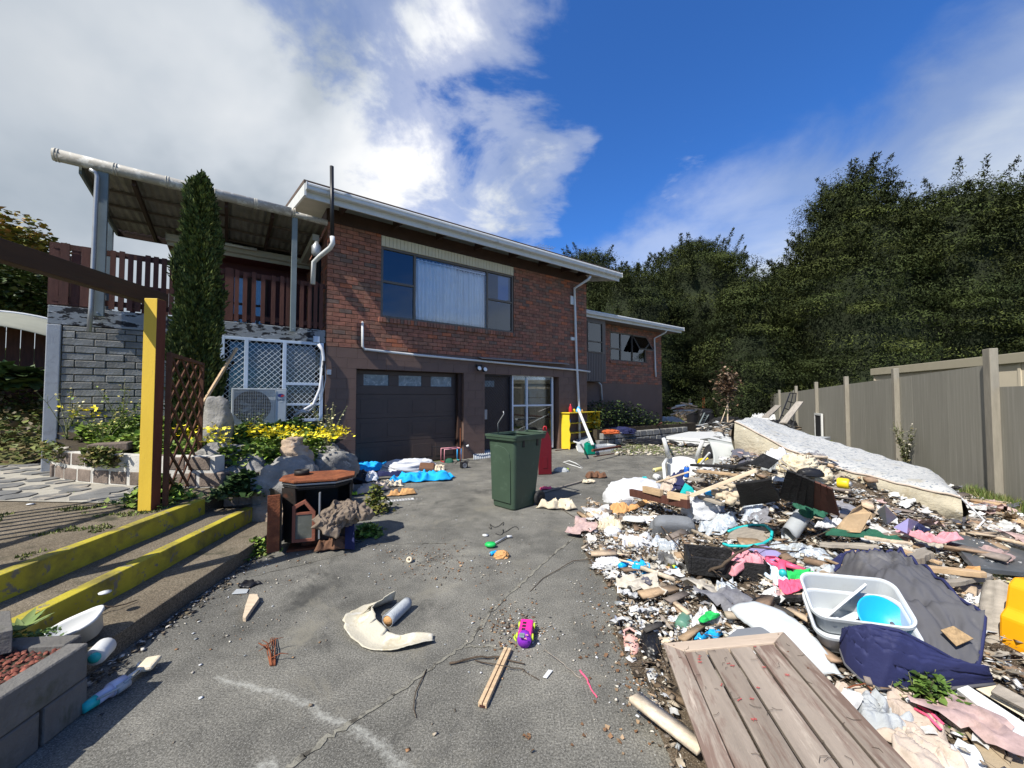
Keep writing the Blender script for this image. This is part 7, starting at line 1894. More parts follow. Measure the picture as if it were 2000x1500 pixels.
for s in (-1, 1): MB().bar(a + sd_ * s * .012, b + sd_ * s * .012, .019, .022).build('strip', 'tan_wood', gs, bevel=.002)
MB().bar(a - Vector((0, 0, .004)), b - Vector((0, 0, .004)), .03, .012).build('core', 'brown_stain', gs)
twig('stick', 'thin bent twig across the cracks left of the toy bus', 'twig', [P(878, 1296, .01), P(930, 1283, .02), P(975, 1284, .012), P(1025, 1297, .008)], .006, .003)
twig('stick', 'fine twig crossing the grooved stick', 'twig', [P(928, 1290, .008), P(980, 1300, .03), P(1020, 1308, .01), P(1053, 1328, .004)], .003, .002)
twig('stick', 'curved dark twig on the open concrete near the crack', 'twig', [P(833, 1308, .005), P(812, 1350, .012), P(807, 1380, .01), P(813, 1402, .004)], .003, .002)
twig('wire', 'thin pale wire right of the toy bus', 'wire', [P(1063, 1268, .02), P(1095, 1292, .02), P(1120, 1315, .006), P(1135, 1325, .004)], .0025, .0025, 'grey_wood')
twig('red_string', 'tangled red string lying right of the wire', 'string', [P(1133, 1310, .004), P(1146, 1325, .01), P(1152, 1342, .005), P(1166, 1362, .004)], .005, .003, 'cloth_hotpink')
board('white_shard', 'small white shard to the right of the toy bus', 'scrap', [P(1060, 1322, .01), P(1068, 1324, .01), P(1080, 1309, .01), P(1071, 1307, .01)], .004, 'white_plastic')
board('wood_chunk', 'jagged pale piece of wood left of the curled sheet', 'wood', [P(474, 1205, .03), P(480, 1206, .03), P(506, 1168, .04), P(503, 1160, .04), P(487, 1160, .04)], .03, 'pale_wood', .006, 3, nseg=2)
board('white_shard', 'flat pale plastic strip near the ledge above the wood chunk', 'scrap', [P(452, 1160, .01), P(482, 1158, .01), P(486, 1150, .01), P(462, 1150, .01)], .004, 'pl_pgrey')
cloth('rag', 'small black rag on the concrete by the ledge', 'cloth', 484, 1142, (.14, .09), 'black_plastic', 81, .03, .3, z=.005, n=16)
twig('rusty_spikes', 'rusty clump of broom wire standing on the concrete', 'wire', [P(531, 1300, .005), P(527, 1272, .04), P(518, 1262, .05), P(505, 1256, .03)], .006, .003, 'rust', side=((.2, .1), (.4, .12), (.55, .1), (.7, .1)))
for i in range(4): twig('rust_strand', 'loose rusty strand in the broom wire clump', 'wire', [P(528 + i * 3, 1300, .004), P(522 + i * 5, 1270, .03), P(530 + i * 3, 1245, .01)], .004, .002, 'rust')['group'] = 'loose rusty strands'
# long white wand with blue tip lying by the ledge
def wand():
    pA, pB = P(172, 1378, .03), P(300, 1290, .045); d = pB - pA; L = d.length
    r = empty('steam_mop', pA, 0, 'white and lilac steam mop with a teal tip lying beside the ledge', 'mop'); r.rotation_euler = d.to_track_quat('X', 'Z').to_euler()
    M('pl_paleviolet', (.50, .52, .66), .4, .05, 4, .02)
    MB().tube([(-.02, 0, 0), (.03, 0, 0)], [.022, .027], 14).build('tip', 'pl_teal', r, smooth=True)
    MB().tube([(.03, 0, 0), (L * .25, 0, 0), (L * .30, 0, 0)], [.027, .026, .034], 14).build('body', 'pl_paleviolet', r, smooth=True)
    MB().tube([(L * .30, 0, .0), (L * .52, .0, .0)], [.036, .030], 14).build('tank', 'pl_paleviolet', r, smooth=True)
    MB().tube([(L * .32, -.03, .0), (L * .5, -.035, .0)], [.022, .020], 10).build('clip', 'pl_pgrey', r, smooth=True)
    MB().tube([(L * .52, 0, 0), (L * .86, 0, 0)], .012, 12).build('wand_tube', 'white_plastic', r, smooth=True)
    MB().box((L * .92, 0, 0), (.10, .075, .028), (0, 0, .4)).build('head', 'cloth_cream', r, bevel=.012)
    MB().tube([(L * .84, .02, .0), (L * .86, .05, .0), (L * .93, .06, 0)], .007, 7).build('hook', 'white_plastic', r, smooth=True)
    MB().tube([(.02, -.02, .015), (.10, -.045, .012), (.20, -.03, .02), (L * .40, -.045, .02)], .006, 6).build('lever', 'pl_pgrey', r, smooth=True)
wand()
# planter box of concrete blocks at lower left, soil and weeds
pb = empty('block_planter', (-2.05, 1.9, 0), 1.662, 'concrete block planter filled with red brown scoria at the lower left', 'planter')
M('con_block', (.14, .135, .125), .9, .2, 5, .5, 45, dirt=((.07, .075, .05), .52, 4, .15), dirt2=((.25, .2, .15), .64, 5, .1))
cb = cbox_mesh('block', (.39, .09, .158), .006, 'con_block')
for j in range(2):
    for k in range(7):
        x = -.2 - k * .40 - (.2 if j == 0 else 0)
        if j == 0 and k == 0: rep(cb, 'block', (-.10, 0, .08), (0, 0, 0), (.48, 1, 1), pb)
        rep(cb, 'block', (x, .0 + .003 * k % 2, .08 + j * .162), (0, 0, 0), (.985, 1, 1), pb)
for k in range(4): rep(cb, 'block', (.02, .24 + k * .40, .242), (0, 0, math.pi / 2), (1, .95, 1.02), pb)
for k in range(4): rep(cb, 'block', (.02, .24 + k * .40, .08), (0, 0, math.pi / 2), (1, .95, 1.0), pb)
o = MB().b2((-3, .04, .02), (-.03, 1.9, .295)).build('soil', 'soil', pb)
n = 7000; q = np.stack([RS.uniform(-1.5, -.03, n), RS.uniform(.05, 1.5, n), .295 + .012 * RS.rand(n)], 1)
tv = [(-.5, -.4, 0), (.5, -.4, 0), (.4, .5, 0), (-.5, .4, 0), (0, 0, .6)]; tf = [(0, 1, 4), (1, 2, 4), (2, 3, 4), (3, 0, 4)]
o = scatter('scoria', tv, tf, q, rot_mats(RS.rand(n) * 6, .5 * RS.randn(n), RS.rand(n)), .010 + .012 * RS.rand(n), pal([(.16, .045, .03), (.11, .035, .025), (.22, .07, .045)], n, .2), 'litter', pb); tag(o, kind='stuff')
pp = P(40, 1232, .30)
def rosette(loc, r_, n_, cols, label):
    mb_pos = np.zeros((n_, 3)); R = rot_mats(np.linspace(0, 6.28, n_), .35 + .25 * RS.rand(n_), np.zeros(n_))
    tv = [(0, 0, 0), (.16, .35, .02), (.10, .7, -.02), (0, 1, -.08), (-.10, .7, -.02), (-.16, .35, .02)]; tf = [(0, 1, 2), (0, 2, 3), (0, 3, 4), (0, 4, 5)]
    o = scatter('weed', tv, tf, mb_pos, R, r_ * (.6 + .5 * RS.rand(n_)), pal(cols, n_, .15), 'leaf'); o.location = loc; return tag(o, label, 'weed')
rosette(pp, .14, 13, [(.12, .18, .05), (.16, .22, .07)], 'spiky pale green weed growing in the scoria planter')
clump(P(22, 1262, .28), .09, .05, 260, 'low clover patch in the scoria beside the spiky weed', 'clover', 'weed', .018, [(.08, .14, .03), (.12, .18, .04)])
clump(P(88, 1243, .28), .05, .04, 90, 'tiny green seedling tuft at the back of the scoria planter', 'clover', 'weed', .018, [(.10, .17, .04)])
board('grey_brick', 'dark end of a concrete block at the far left behind the planter', 'block', [P(-20, 1195, .42), P(20, 1192, .42), P(25, 1230, .42), P(-20, 1240, .42)], .10, 'con_block')
# white bin lid / drawer behind planter
def wdrawer():
    r = empty('white_basket', P(158, 1248, .125), math.radians(20), 'white plastic baby bath leaning behind the corner of the planter', 'bath', rot=(math.radians(10), math.radians(-20), math.radians(25)))
    mb = MB()
    def ring(s, z, m=24): return [(s * .13 * math.copysign(abs(math.cos(a)) ** .6, math.cos(a)), s * .10 * math.copysign(abs(math.sin(a)) ** .6, math.sin(a)), z) for a in np.linspace(0, 6.283, m + 1)[:-1]]
    rings = [ring(.7, 0), ring(.9, .09), ring(1.0, .09), ring(1.0, .105), ring(.93, .105), ring(.86, .09), ring(.66, .012)]
    n = 24; vs = [p for q_ in rings for p in q_]
    mb.add(vs, [(i * n + k, i * n + (k + 1) % n, (i + 1) * n + (k + 1) % n, (i + 1) * n + k) for i in range(6) for k in range(n)] + [tuple(range(n))[::-1], tuple(range(6 * n, 7 * n))])
    mb.build('shell', 'white_plastic', r, smooth=True)
wdrawer()
can('white_tub', 'small white tub with a teal stripe at the planter corner', 'tub', 197, 1272, .045, .10, 'white_plastic', .4, .125, z=.17, capm='pl_teal')
twig('branch', 'bare twig lying on the ledge beside the lower kerb', 'twig', [P(178, 1205, .14), P(200, 1184, .17), P(222, 1186, .15), P(268, 1172, .135)], .006, .003)
for i, (px, py, z_) in enumerate(((60, 985, .42), (205, 1158, .27))): 
    o = MB().lathe([(0, 0), (.03, 0), (.032, .006), (0, .012)], 10, None).build('pebble', 'white_plastic', loc=P(px, py, z_), smooth=True); tag(o, ('white stone on the mossy terrace at far left', 'white disc lying between the two yellow kerbs')[i], 'stone')
# ------------------------------------------------------------------ stove
def stove():
    c = P(598, 1078, 0); r = empty('wood_stove', c + Vector((-.01, .25, 0)), math.radians(20), 'rusted octagonal wood stove with its glass door hanging open', 'stove')
    H = .66
    def oct_(w, d, ch): return [(-w, -d + ch), (-w + ch, -d), (w - ch, -d), (w, -d + ch), (w, d - ch), (w - ch, d), (-w + ch, d), (-w, d - ch)]
    MB().prism(oct_(.34, .25, .15), H, H + .022).build('top_plate', 'rust', r, bevel=.004)
    MB().prism(oct_(.32, .235, .145), H - .028, H - .012).build('trim', 'galv', r, bevel=.002)
    MB().prism(oct_(.315, .23, .145), H - .055, H - .038).build('trim', 'charred', r, bevel=.002)
    M('black_iron', (.018, .014, .012), .6, .3, 6, .15, dirt=((.10, .035, .018), .58, 5, .15))
    # firebox: walls with an open front on the right half
    w, d, ch = .30, .22, .135
    o_ = oct_(w, d, ch)
    mb = MB()
    for i in range(8):
        a, b = o_[i], o_[(i + 1) % 8]
        if i in (1, 2): continue
        mb.bar((a[0], a[1], .33), (b[0], b[1], .35), .012, .52, 0)
    mb.prism(oct_(.29, .21, .13), .08, .10); mb.prism(oct_(.29, .21, .13), .585, .60)
    mb.build('firebox', 'black_iron', r)
    MB().box((.05, -.21, .17), (.44, .02, .16)).build('lower_front', 'black_iron', r, bevel=.003)
    MB().box((0, 0, .045), (.30, .24, .09), taper=.75).build('pedestal', 'rust', r, bevel=.004)
    MB().box((0, 0, .010), (.50, .40, .02)).build('base_plate', 'rust', r, bevel=.003)
    MB().lathe([(.062, 0), (.070, .0), (.070, .05), (.062, .05), (.062, 0)], 22, Matrix.Translation((-.17, .08, H + .022))).build('flue_collar', 'black_iron', r, smooth=True)
    # side panel swung out on the left
    MB().b2((-.012, -.20, .06), (.0, .16, .58)).build('side_panel', 'black_iron', r, bevel=.003)
    sp = [o for o in r.children if o.name.startswith('side_panel')][-1]; sp.location = (-.36, -.12, 0); sp.rotation_euler = (0, 0, .45)
    MB().b2((-.10, -.205, .06), (.0, -.19, .58)).build('side_panel', 'rust', r, bevel=.003); sp2 = [o for o in r.children if o.name.startswith('side_panel')][-1]; sp2.location = (-.33, -.11, 0); sp2.rotation_euler = (0, 0, .2)
    # door frame with glass, open toward the camera
    dr = MB(); W2, H2 = .20, .40
    prof = [(0, 0), (W2, 0), (W2 + .0, H2 * .70), (W2 * .55, H2), (0, H2 * .86)]
    inn = [(.028, .03), (W2 - .028, .03), (W2 - .028, H2 * .66), (W2 * .52, H2 * .90), (.028, H2 * .79)]
    n = 5
    for z0, z1 in ((-.012, .012),):
        vs = [(x, z0, z) for x, z in prof] + [(x, z1, z) for x, z in prof] + [(x, z0, z) for x, z in inn] + [(x, z1, z) for x, z in inn]
        fs = []
        for i in range(n):
            j = (i + 1) % n
            fs += [(i, j, 10 + j, 10 + i), (5 + i, 15 + i, 15 + j, 5 + j), (i, 5 + i, 5 + j, j), (10 + i, 10 + j, 15 + j, 15 + i)]
        dr.add(vs, fs)
    M('rust_pink', (.22, .075, .045), .75, .2, 6, .2); M('smoked', (.10, .105, .09), .2, .25, 6, .05, dirt=((.25, .24, .2), .55, 8, .2))
    dd = dr.build('door', 'rust_pink', r, loc=(-.20, -.235, .10), rot=(0, 0, -.05), bevel=.003)
    MB().b2((.024, -.004, .026), (W2 - .024, .004, H2 * .66)).build('glass', 'smoked', dd)
    MB().bar((.028, 0, H2 * .66 + .006), (W2 - .028, 0, H2 * .66 + .006), .02, .02).build('glazing_bar', 'rust_pink', dd)
    MB().b2((W2 + .03, -.03, .02), (W2 + .045, .01, .46)).build('hinge_bar', 'galv', dd, bevel=.002)
    return r, c
st, sc_ = stove()
R0 = Vector((sc_.x, sc_.y, 0))
def wbundle(name, label, cat, loc, size, mat, seed, rz=0.0, rough=.25, freq=2.2, sq=.8, tilt=0.0):
    o = bundle(name, label, cat, 1000, 1000, size, mat, seed, rz, z=0, rough=rough, freq=freq, sq=sq, tilt=tilt); o.location = loc; return o
wbundle('cardboard_wad', 'crumpled brown paper and plastic bulging out of the stove mouth', 'paper', (R0.x + .28, R0.y + .14, .26), (.30, .26, .17), 'bagpaper', 90, rough=.38, freq=1.6) if M('bagpaper', (.17, .13, .095), .7, .15, 4, .4, 30, dirt=((.32, .29, .25), .60, 5, .15)) else None
for i, (dx, dy, z_, a, b, m_, l_) in enumerate(((.26, .02, .32, .26, .34, 'bagpaper', 'torn brown paper flap hanging from the stove'), (.42, .10, .34, .30, .22, 'bagpaper', 'pale paper sheet sticking out right of the stove'), (.22, -.06, .24, .20, .26, 'bagpaper', 'beige bag hanging lowest from the stove mouth'))):
    o = cloth('torn_bag', l_, 'paper', 1000, 1000, (a, b), m_, 91 + i, .10, i * .8, z=0, follow=False); o.location = (R0.x + dx, R0.y + dy, z_); o.rotation_euler = (.7 - .3 * i, .5, 0)
board('book', 'dark blue folder leaning at the right foot of the stove', 'folder', [Vector((R0.x + .36, R0.y + .02, .02)), Vector((R0.x + .46, R0.y + .0, .02)), Vector((R0.x + .42, R0.y + .08, .24)), Vector((R0.x + .33, R0.y + .09, .24))], .012, 'cloth_navy')
cloth('rag', 'dirty blue and brown rags in the shadow right of the stove base', 'cloth', 655, 1068, (.34, .22), 'cloth_brown', 95, .12, .3, z=.01)
cloth('rag', 'small blue rag beneath the hanging beige bag', 'cloth', 668, 1060, (.15, .1), 'cloth_blue', 96, .06, .3, z=.03)

# ------------------------------------------------------------------ clothes in front of the garage
cloth('blue_blanket', 'bright blue blanket at the foot of the garage door', 'blanket', 705, 918, (1.5, .6), 'cloth_sky', 101, .17, .35, z=.01)
cloth('blue_blanket', 'bright blue blanket spread in front of the white duvet', 'blanket', 828, 936, (1.0, .55), 'cloth_sky', 102, .17, .3, z=.01)
bundle('duvet', 'puffy white duvet lying before the garage door', 'duvet', 800, 918, (1.10, .62, .22), 'white_cloth', 103, rz=.55, z=.0, rough=.22, freq=1.7)
bundle('black_bag', 'shiny black rubbish bag left of the clothes', 'bag', 694, 942, (.46, .34, .18), 'black_plastic', 104, z=0, rough=.5, freq=2.2)
cloth('shirt', 'beige pink shirt lying in front of the black bag', 'clothes', 728, 958, (.50, .34), 'cloth_beige', 105, .14, .4, z=.008)
cloth('shirt', 'white shirt between the black bag and the beige shirt', 'clothes', 722, 937, (.3, .3), 'white_cloth', 106, .16, .2, z=.03)
cloth('trousers', 'pale patterned trousers right of the beige shirt', 'clothes', 762, 948, (.40, .3), 'cloth_cream', 107, .10, .2, z=.008)
cloth('dark_cloth', 'black and white strap cloth across the clothes', 'cloth', 768, 930, (.5, .14), 'cloth_navy', 108, .12, .1, z=.05)
cloth('yellow_cloth', 'bright yellow green cloth by the stove top', 'cloth', 690, 966, (.22, .12), 'cloth_lime', 109, .05, .3, z=.008)
cloth('orange_cloth', 'cream and orange striped cloth above the letter strip', 'cloth', 786, 966, (.40, .14), 'cloth_peach', 110, .10, .15, z=.008)
cloth('rag', 'folded off white cloth at the right of the white duvet', 'cloth', 858, 918, (.22, .2), 'cloth_cream', 111, .12, .1, z=.008)
board('brown_cushion', 'brown cushion lying on the white duvet', 'cushion', [P(818, 912, .2), P(848, 914, .19), P(850, 903, .24), P(820, 902, .25)], .09, 'cloth_brown', bevel=.03)
can('jar', 'white capped bottle behind the black bag', 'bottle', 676, 925, .04, .12, 'white_plastic', 0, .0, tilt=.4, z=.14)
def strip_():
    a, b = P(757, 979, .004), P(808, 974, .004); q = b - a
    r = empty('letter_strip', a, math.atan2(q.y, q.x), 'white strip of black printed characters lying on the concrete', 'card')
    L = q.length; MB().b2((0, -.05, 0), (L, .05, .003)).build('card', 'white_plastic', r)
    rnd = random.Random(2)
    for row in (0, 1):
        mb = MB()
        for k in range(8):
            x = .02 + k * (L - .04) / 8; w_ = (L - .04) / 8 * .62; y = -.038 + row * .04; s = w_ * .28
            kind_ = (k * 3 + row) % 4
            mb.b2((x, y, .003), (x + s, y + .032, .0042))
            if kind_ != 1: mb.b2((x + s, y + .024, .003), (x + w_, y + .032, .0042))
            if kind_ in (0, 2, 3): mb.b2((x + w_ - s, y + (.0 if kind_ != 2 else .012), .003), (x + w_, y + .024, .0042))
            if kind_ in (1, 2): mb.b2((x + s, y, .003), (x + w_, y + .008, .0042))
        tag(mb.build('lettering', 'ink', r), kind='stuff')
strip_()
# toy goal frame, stand, bunny, cable
def goal():
    r = empty('toy_goal', P(868, 904, 0), HA - .1, 'small pink and blue plastic tube frame toy before the garage', 'toy')
    w, h, d = .40, .30, .22
    for n_, m_, pts in (('tube', 'pl_pink', [(0, 0, .01), (0, 0, h), (w, 0, h)]), ('tube', 'pl_sky', [(w, 0, h), (w, 0, .01)]), ('tube', 'pl_pink', [(0, d, .01), (0, d, h), (w, d, h)]), ('tube', 'pl_sky', [(w, d, h), (w, d, .01)]), ('tube', 'pl_red', [(0, 0, .012), (0, d, .012)]), ('tube', 'pl_teal', [(w, 0, .012), (w, d, .012)]), ('tube', 'pl_pink', [(w, 0, h), (w, d, h)])):
        MB().tube(pts, .013, 7).build(n_, m_, r, smooth=True)
goal()
def stand():
    r = empty('music_stand', P(899, 903, 0), 0, 'thin dark stand with a cross arm in front of the garage pillar', 'stand')
    MB().tube([(0, 0, .02), (0, 0, .78)], .012, 8).build('pole', 'rust', r); MB().tube([(-.65, -.1, .36), (.16, .02, .37)], .009, 6).build('arm', 'black_plastic', r)
    for a in (0, 2.1, 4.2): MB().tube([(0, 0, .05), (.2 * math.cos(a), .2 * math.sin(a), .005)], .009, 6).build('leg', 'black_plastic', r)
    MB().tube([(.14, .02, .36), (.19, .02, .38)], .025, 8).build('knob', 'white_plastic', r)
stand()
r = empty('black_speaker', P(906, 914, .0), .5, 'small black cube speaker on the ground by the thin stand', 'speaker')
MB().b2((-.07, -.06, 0), (.07, .06, .12)).build('case', 'black_plastic', r, bevel=.01); MB().lathe([(.02, 0), (.045, .004), (.05, .0)], 16, Matrix.Translation((0, -.062, .06)) @ Matrix.Rotation(math.pi / 2, 4, 'X')).build('cone', 'pl_grey', r)
bundle('bunny_toy', 'white long eared soft toy behind the white duvet', 'toy', 829, 893, (.18, .12, .26), 'white_cloth', 115, z=0, rough=.2)
for s in (-1, 1):
    e = MB().tube([(s * .02, 0, .2), (s * .05, 0, .32)], [.03, .02], 8).build('ear', 'white_cloth', bpy.data.objects['bunny_toy'], smooth=True)
bundle('green_ball', 'dark green helmet lying inside the toy frame', 'helmet', 877, 903, (.2, .18, .09), 'cloth_dkgreen', 116, z=0, rough=.1)
def corr(name, label, cat, a, b, c, d, n_, mat):
    a, b, c, d = [Vector(q) for q in (a, b, c, d)]
    nrm = (b - a).cross(d - a).normalized()
    mb = MB(); mb.sheet(n_ * 4, 2, lambda u, v: a.lerp(b, u).lerp(d.lerp(c, u), v) + nrm * .012 * math.sin(u * n_ * 6.283)); return tag(mb.build(name, mat, smooth=True, solid=.003), label, cat)
corr('corrugated_sheet', 'grey ribbed sheet standing behind the green bin', 'sheet', P(925, 898, 0) , P(975, 892, 0), P(972, 872, 0) + Vector((0, -.9, .30)) , P(928, 880, 0) + Vector((0, -.75, .27)), 12, 'pl_pgrey')

# ------------------------------------------------------------------ wheelie bin
def bin_():
    # measured corners of the foot on the concrete
    f = P(1003, 999, 0)
    r = empty('wheelie_bin', f, math.radians(-44), 'dark green open wheelie bin with chalky smears on its side', 'bin')
    M('bin_green', (.042, .070, .046), .5, .12, 2.5, .05, dirt=((.08, .12, .085), .58, 5, .2), dirt2=((.20, .25, .23), .68, 2.2, .1))
    # local: front face along -x .. 0 (left), side along +y ; corner (0,0) nearest the camera
    w0, w1, d0, d1, H = .40, .52, .44, .60, .98
    def ring(w, d, z, cx, cy, rad=.045, m=4):
        out = []
        for sx, sy, a0 in ((1, 1, 0), (-1, 1, 1.5708), (-1, -1, 3.1416), (1, -1, 4.7124)):
            for k in range(m + 1): a = a0 + 1.5708 * k / m; out.append((cx + sx * (w / 2 - rad) + rad * math.cos(a), cy + sy * (d / 2 - rad) + rad * math.sin(a), z))
        return out
    cx, cy = -w0 / 2, d0 / 2
    rings = [ring(w0 * .94, d0 * .94, 0, cx, cy), ring(w0, d0, .02, cx, cy), ring(w1 * .97, d1 * .95, H * .92, cx, cy + .03), ring(w1 * .97, d1 * .95, H - .05, cx, cy + .03), ring(w1 * .93, d1 * .92, H - .05, cx, cy + .03), ring(w0 * .9, d0 * .9, .06, cx, cy)]
    n = len(rings[0]); mb = MB(); vs = [p for q in rings for p in q]
    mb.add(vs, [(i * n + k, i * n + (k + 1) % n, (i + 1) * n + (k + 1) % n, (i + 1) * n + k) for i in range(5) for k in range(n)] + [tuple(range(n))[::-1], tuple(range(5 * n, 6 * n))])
    mb.build('body', 'bin_green', r, smooth=False, bevel=.0015)
    rings = [ring(w1 * .96, d1 * .94, H - .07, cx, cy + .03), ring(w1 * 1.10, d1 * 1.06, H - .065, cx, cy + .03), ring(w1 * 1.12, d1 * 1.08, H - .03, cx, cy + .03), ring(w1 * 1.14, d1 * 1.10, H - .028, cx, cy + .03), ring(w1 * 1.14, d1 * 1.10, H, cx, cy + .03), ring(w1 * .96, d1 * .94, H, cx, cy + .03), ring(w1 * .94, d1 * .92, H - .03, cx, cy + .03)]
    mb = MB(); vs = [p for q in rings for p in q]
    mb.add(vs, [(i * n + k, i * n + (k + 1) % n, (i + 1) * n + (k + 1) % n, (i + 1) * n + k) for i in range(6) for k in range(n)])
    mb.build('rim', 'bin_green', r)
    # moulded shield on the front, side slots, handle, wheels
    fy = -.012
    shield = [(-.19, .10), (.16, .10), (.17, .70), (.15, .80), (.08, .87), (-.04, .90), (-.2, .90)]
    mb = MB(); T = Matrix.Translation((cx, -.006, 0)) @ Matrix.Rotation(math.radians(90 + 1.6), 4, 'X'); mb.prism([(x, z * .93) for x, z in shield], 0, .012, T); mb.build('front_shield', 'bin_green', r, bevel=.004)
    for y in (.12, .40): MB().b2((.045, y, H - .16), (.058, y + .035, H - .06)).build('slot', 'black_plastic', r)
    MB().tube([(-.40, d1 + .10, H - .0), (-.02, d1 + .10, H - .0)], .016, 9).build('handle', 'bin_green', r, smooth=True)
    for x in (-.38, -.04): MB().bar((x, d1 - .02, H - .03), (x, d1 + .10, H - .0), .03, .03).build('handle_arm', 'bin_green', r)
    for x in (.045, -.47): 
        wh = MB().lathe([(.03, -.02), (.075, -.022), (.098, -.018), (.102, 0), (.098, .018), (.075, .022), (.03, .02)], 26, Matrix.Translation((x, d0 + .03, .10)) @ Matrix.Rotation(math.pi / 2, 4, 'Y')).build('wheel', 'rubber', r, smooth=True)
        MB().lathe([(0, -.023), (.03, -.024), (.055, -.018), (.055, .018), (.03, .024), (0, .023)], 18, Matrix.Translation((x, d0 + .03, .10)) @ Matrix.Rotation(math.pi / 2, 4, 'Y')).build('hub', 'black_plastic', wh, smooth=True)
    T_ = (math.radians(91.6), 0, 0)
    M('print_white', (.78, .80, .78), .6, 0, 1, 0)
    text('Auckland', .036, (cx - .095, -.0265, .775), T_, 'print_white', r); text('Council', .036, (cx - .080, -.0262, .738), T_, 'print_white', r)
    mb = MB()
    for k in range(3): mb.tube([(cx + .02 + .03 * math.cos(a) * (1 - k * .25), -.0275, .785 + .026 * math.sin(a) * (1 - k * .25)) for a in np.linspace(0, 3.14, 9)], .0022, 4)
    for k in range(3): mb.tube([(cx - .005 + .02 * k, -.0275, .742), (cx + .005 + .02 * k, -.0275, .750), (cx + .015 + .02 * k, -.0275, .742)], .0022, 4)
    tag(mb.build('emblem', 'print_white', r), kind='stuff')
    MB().tube([(-.44, .15, H), (-.43, .13, H + .13), (-.36, .12, H + .20), (-.30, .12, H + .27), (-.31, .12, H + .31)], .008, 7).build('bent_tube', 'galv', r, smooth=True)
bin_()
# red toboggan shape hanging behind
M('sled_red', (.11, .006, .011), .4, .05, 4, .02)
def sled():
    r = empty('red_sled', P(1069, 930, 0) + Vector((-.03, .15, 0)), math.radians(10), 'dark red plastic sled standing on end behind the green bin', 'sled')
    prof = [(.13 * (1 if 0 < u < .72 else (max(0, (1 - u) / .28)) ** .5 if u >= .72 else .9), u * .86) for u in np.linspace(.001, 1, 20)]
    out = [(x, z) for x, z in prof] + [(-x, z) for x, z in prof[::-1]]
    MB().prism(out, -.02, .02, Matrix.Rotation(math.pi / 2, 4, 'X')).build('hull', 'sled_red', r, bevel=.012)
    MB().prism([(-.045, .12), (.045, .12), (.045, .34), (-.045, .34)], .019, .028, Matrix.Rotation(math.pi / 2, 4, 'X')).build('seat_recess', 'sled_red', r, bevel=.006)
    MB().tube([(-.03, 0, .84), (-.03, 0, .89), (-.015, 0, .92), (.015, 0, .92), (.03, 0, .89), (.03, 0, .84)], .014, 8).build('handle', 'pl_red', r, smooth=True)
M('sled_red', (.11, .006, .011), .4, .05, 4, .02)
sled()
cloth('rag', 'knotted yellow cream rag at the foot of the bin wheel', 'cloth', 1092, 992, (.42, .20), 'cloth_cream', 121, .14, -.2, z=.008)
plank('broom_handle', 'long grey pole lying on the concrete right of the bin', 'pole', P(1058, 962, .02), P(1138, 940, .02), .025, .025, 'grey_wood')
cloth('dead_fronds', 'brown and cream leafy rag at the end of the grey pole', 'cloth', 1162, 932, (.36, .22), 'cloth_brown', 122, .12, .3, z=.008)
cloth('rag', 'pale rag in front of the brown leafy rag', 'cloth', 1150, 942, (.22, .1), 'cloth_cream', 123, .06, .3, z=.02)
cloth('red_wrap', 'pinkish red wrapper lying right of the bin', 'wrapper', 1066, 955, (.22, .08), 'cloth_hotpink', 124, .05, .4, z=.008)
bundle('shoe', 'grey and lime running shoe right of the red sled', 'shoe', 1096, 921, (.30, .12, .08), 'cloth_pgrey', 125, rz=-.2, z=0, rough=.15)
bundle('shoe', 'lime toe of a second shoe behind the running shoe', 'shoe', 1104, 919, (.16, .1, .06), 'cloth_lime', 126, rz=.3, z=0, rough=.15)
o = MB().tube([P(1100, 903, .02), P(1112, 900, .06), P(1125, 905, .04), P(1137, 914, .01), P(1118, 909, .02), P(1100, 903, .02)], .012, 6).build('coat_hanger', 'white_plastic', smooth=True); tag(o, 'white coat hanger lying on the concrete behind the shoes', 'hanger')
def golf():
    r = empty('toy_club', P(965, 1060, .0), 0, 'small toy club with green head and pale shaft on the concrete', 'toy')
    a = P(960, 1064, .02) - r.location; b = P(990, 1048, .02) - r.location
    MB().tube([a, b], .009, 7).build('shaft', 'pl_pgrey', r, smooth=True); MB().lathe([(0, -.02), (.035, -.018), (.045, 0), (.035, .018), (0, .02)], 16, Matrix.Translation(a + Vector((-.01, -.02, .01))), sx=1.3).build('head', 'pl_green', r, smooth=True)
    MB().tube([b, b + Vector((.05, .01, 0))], .012, 7).build('grip', 'white_plastic', r, smooth=True)
golf()
o = MB().lathe([(0, 0), (.03, .004), (.034, .014), (0, .02)], 14).build('white_disc', 'white_plastic', loc=P(948, 1047, .0), smooth=True); tag(o, 'round white cap on the concrete left of the toy club', 'cap')
can('blue_bottle', 'small blue bottle below the toy club', 'bottle', 964, 1080, .018, .07, 'pl_sky', -.9, .0, z=.018)
bundle('sponge', 'dried tan sponge just right of the small blue bottle', 'sponge', 980, 1088, (.13, .10, .05), 'cloth_peach', 127, z=0, rough=.4, freq=3)
o = MB().lathe([(.010, -.02), (.026, -.02), (.026, .02), (.010, .02), (.010, -.02)], 16, Matrix.Rotation(1.2, 4, 'X')).build('tape_roll', 'cloth_cream', loc=P(800, 1093, .024), smooth=True); tag(o, 'small roll of masking tape among the leaf litter', 'tape')
for i, (a, b, l_) in enumerate((((968, 1042), (1010, 1030), 'thin black cable squiggle nearest the bin'), ((950, 1030), (985, 1022), 'fine black cable left of the first squiggle'))):
    tag(MB().tube([P(a[0] + (b[0] - a[0]) * t_ + 6 * math.sin(t_ * 9 + i), a[1] + (b[1] - a[1]) * t_ + 4 * math.sin(t_ * 14), .006) for t_ in np.linspace(0, 1, 24)], .003, 5).build('cable', 'black_plastic', smooth=True), l_, 'cable')
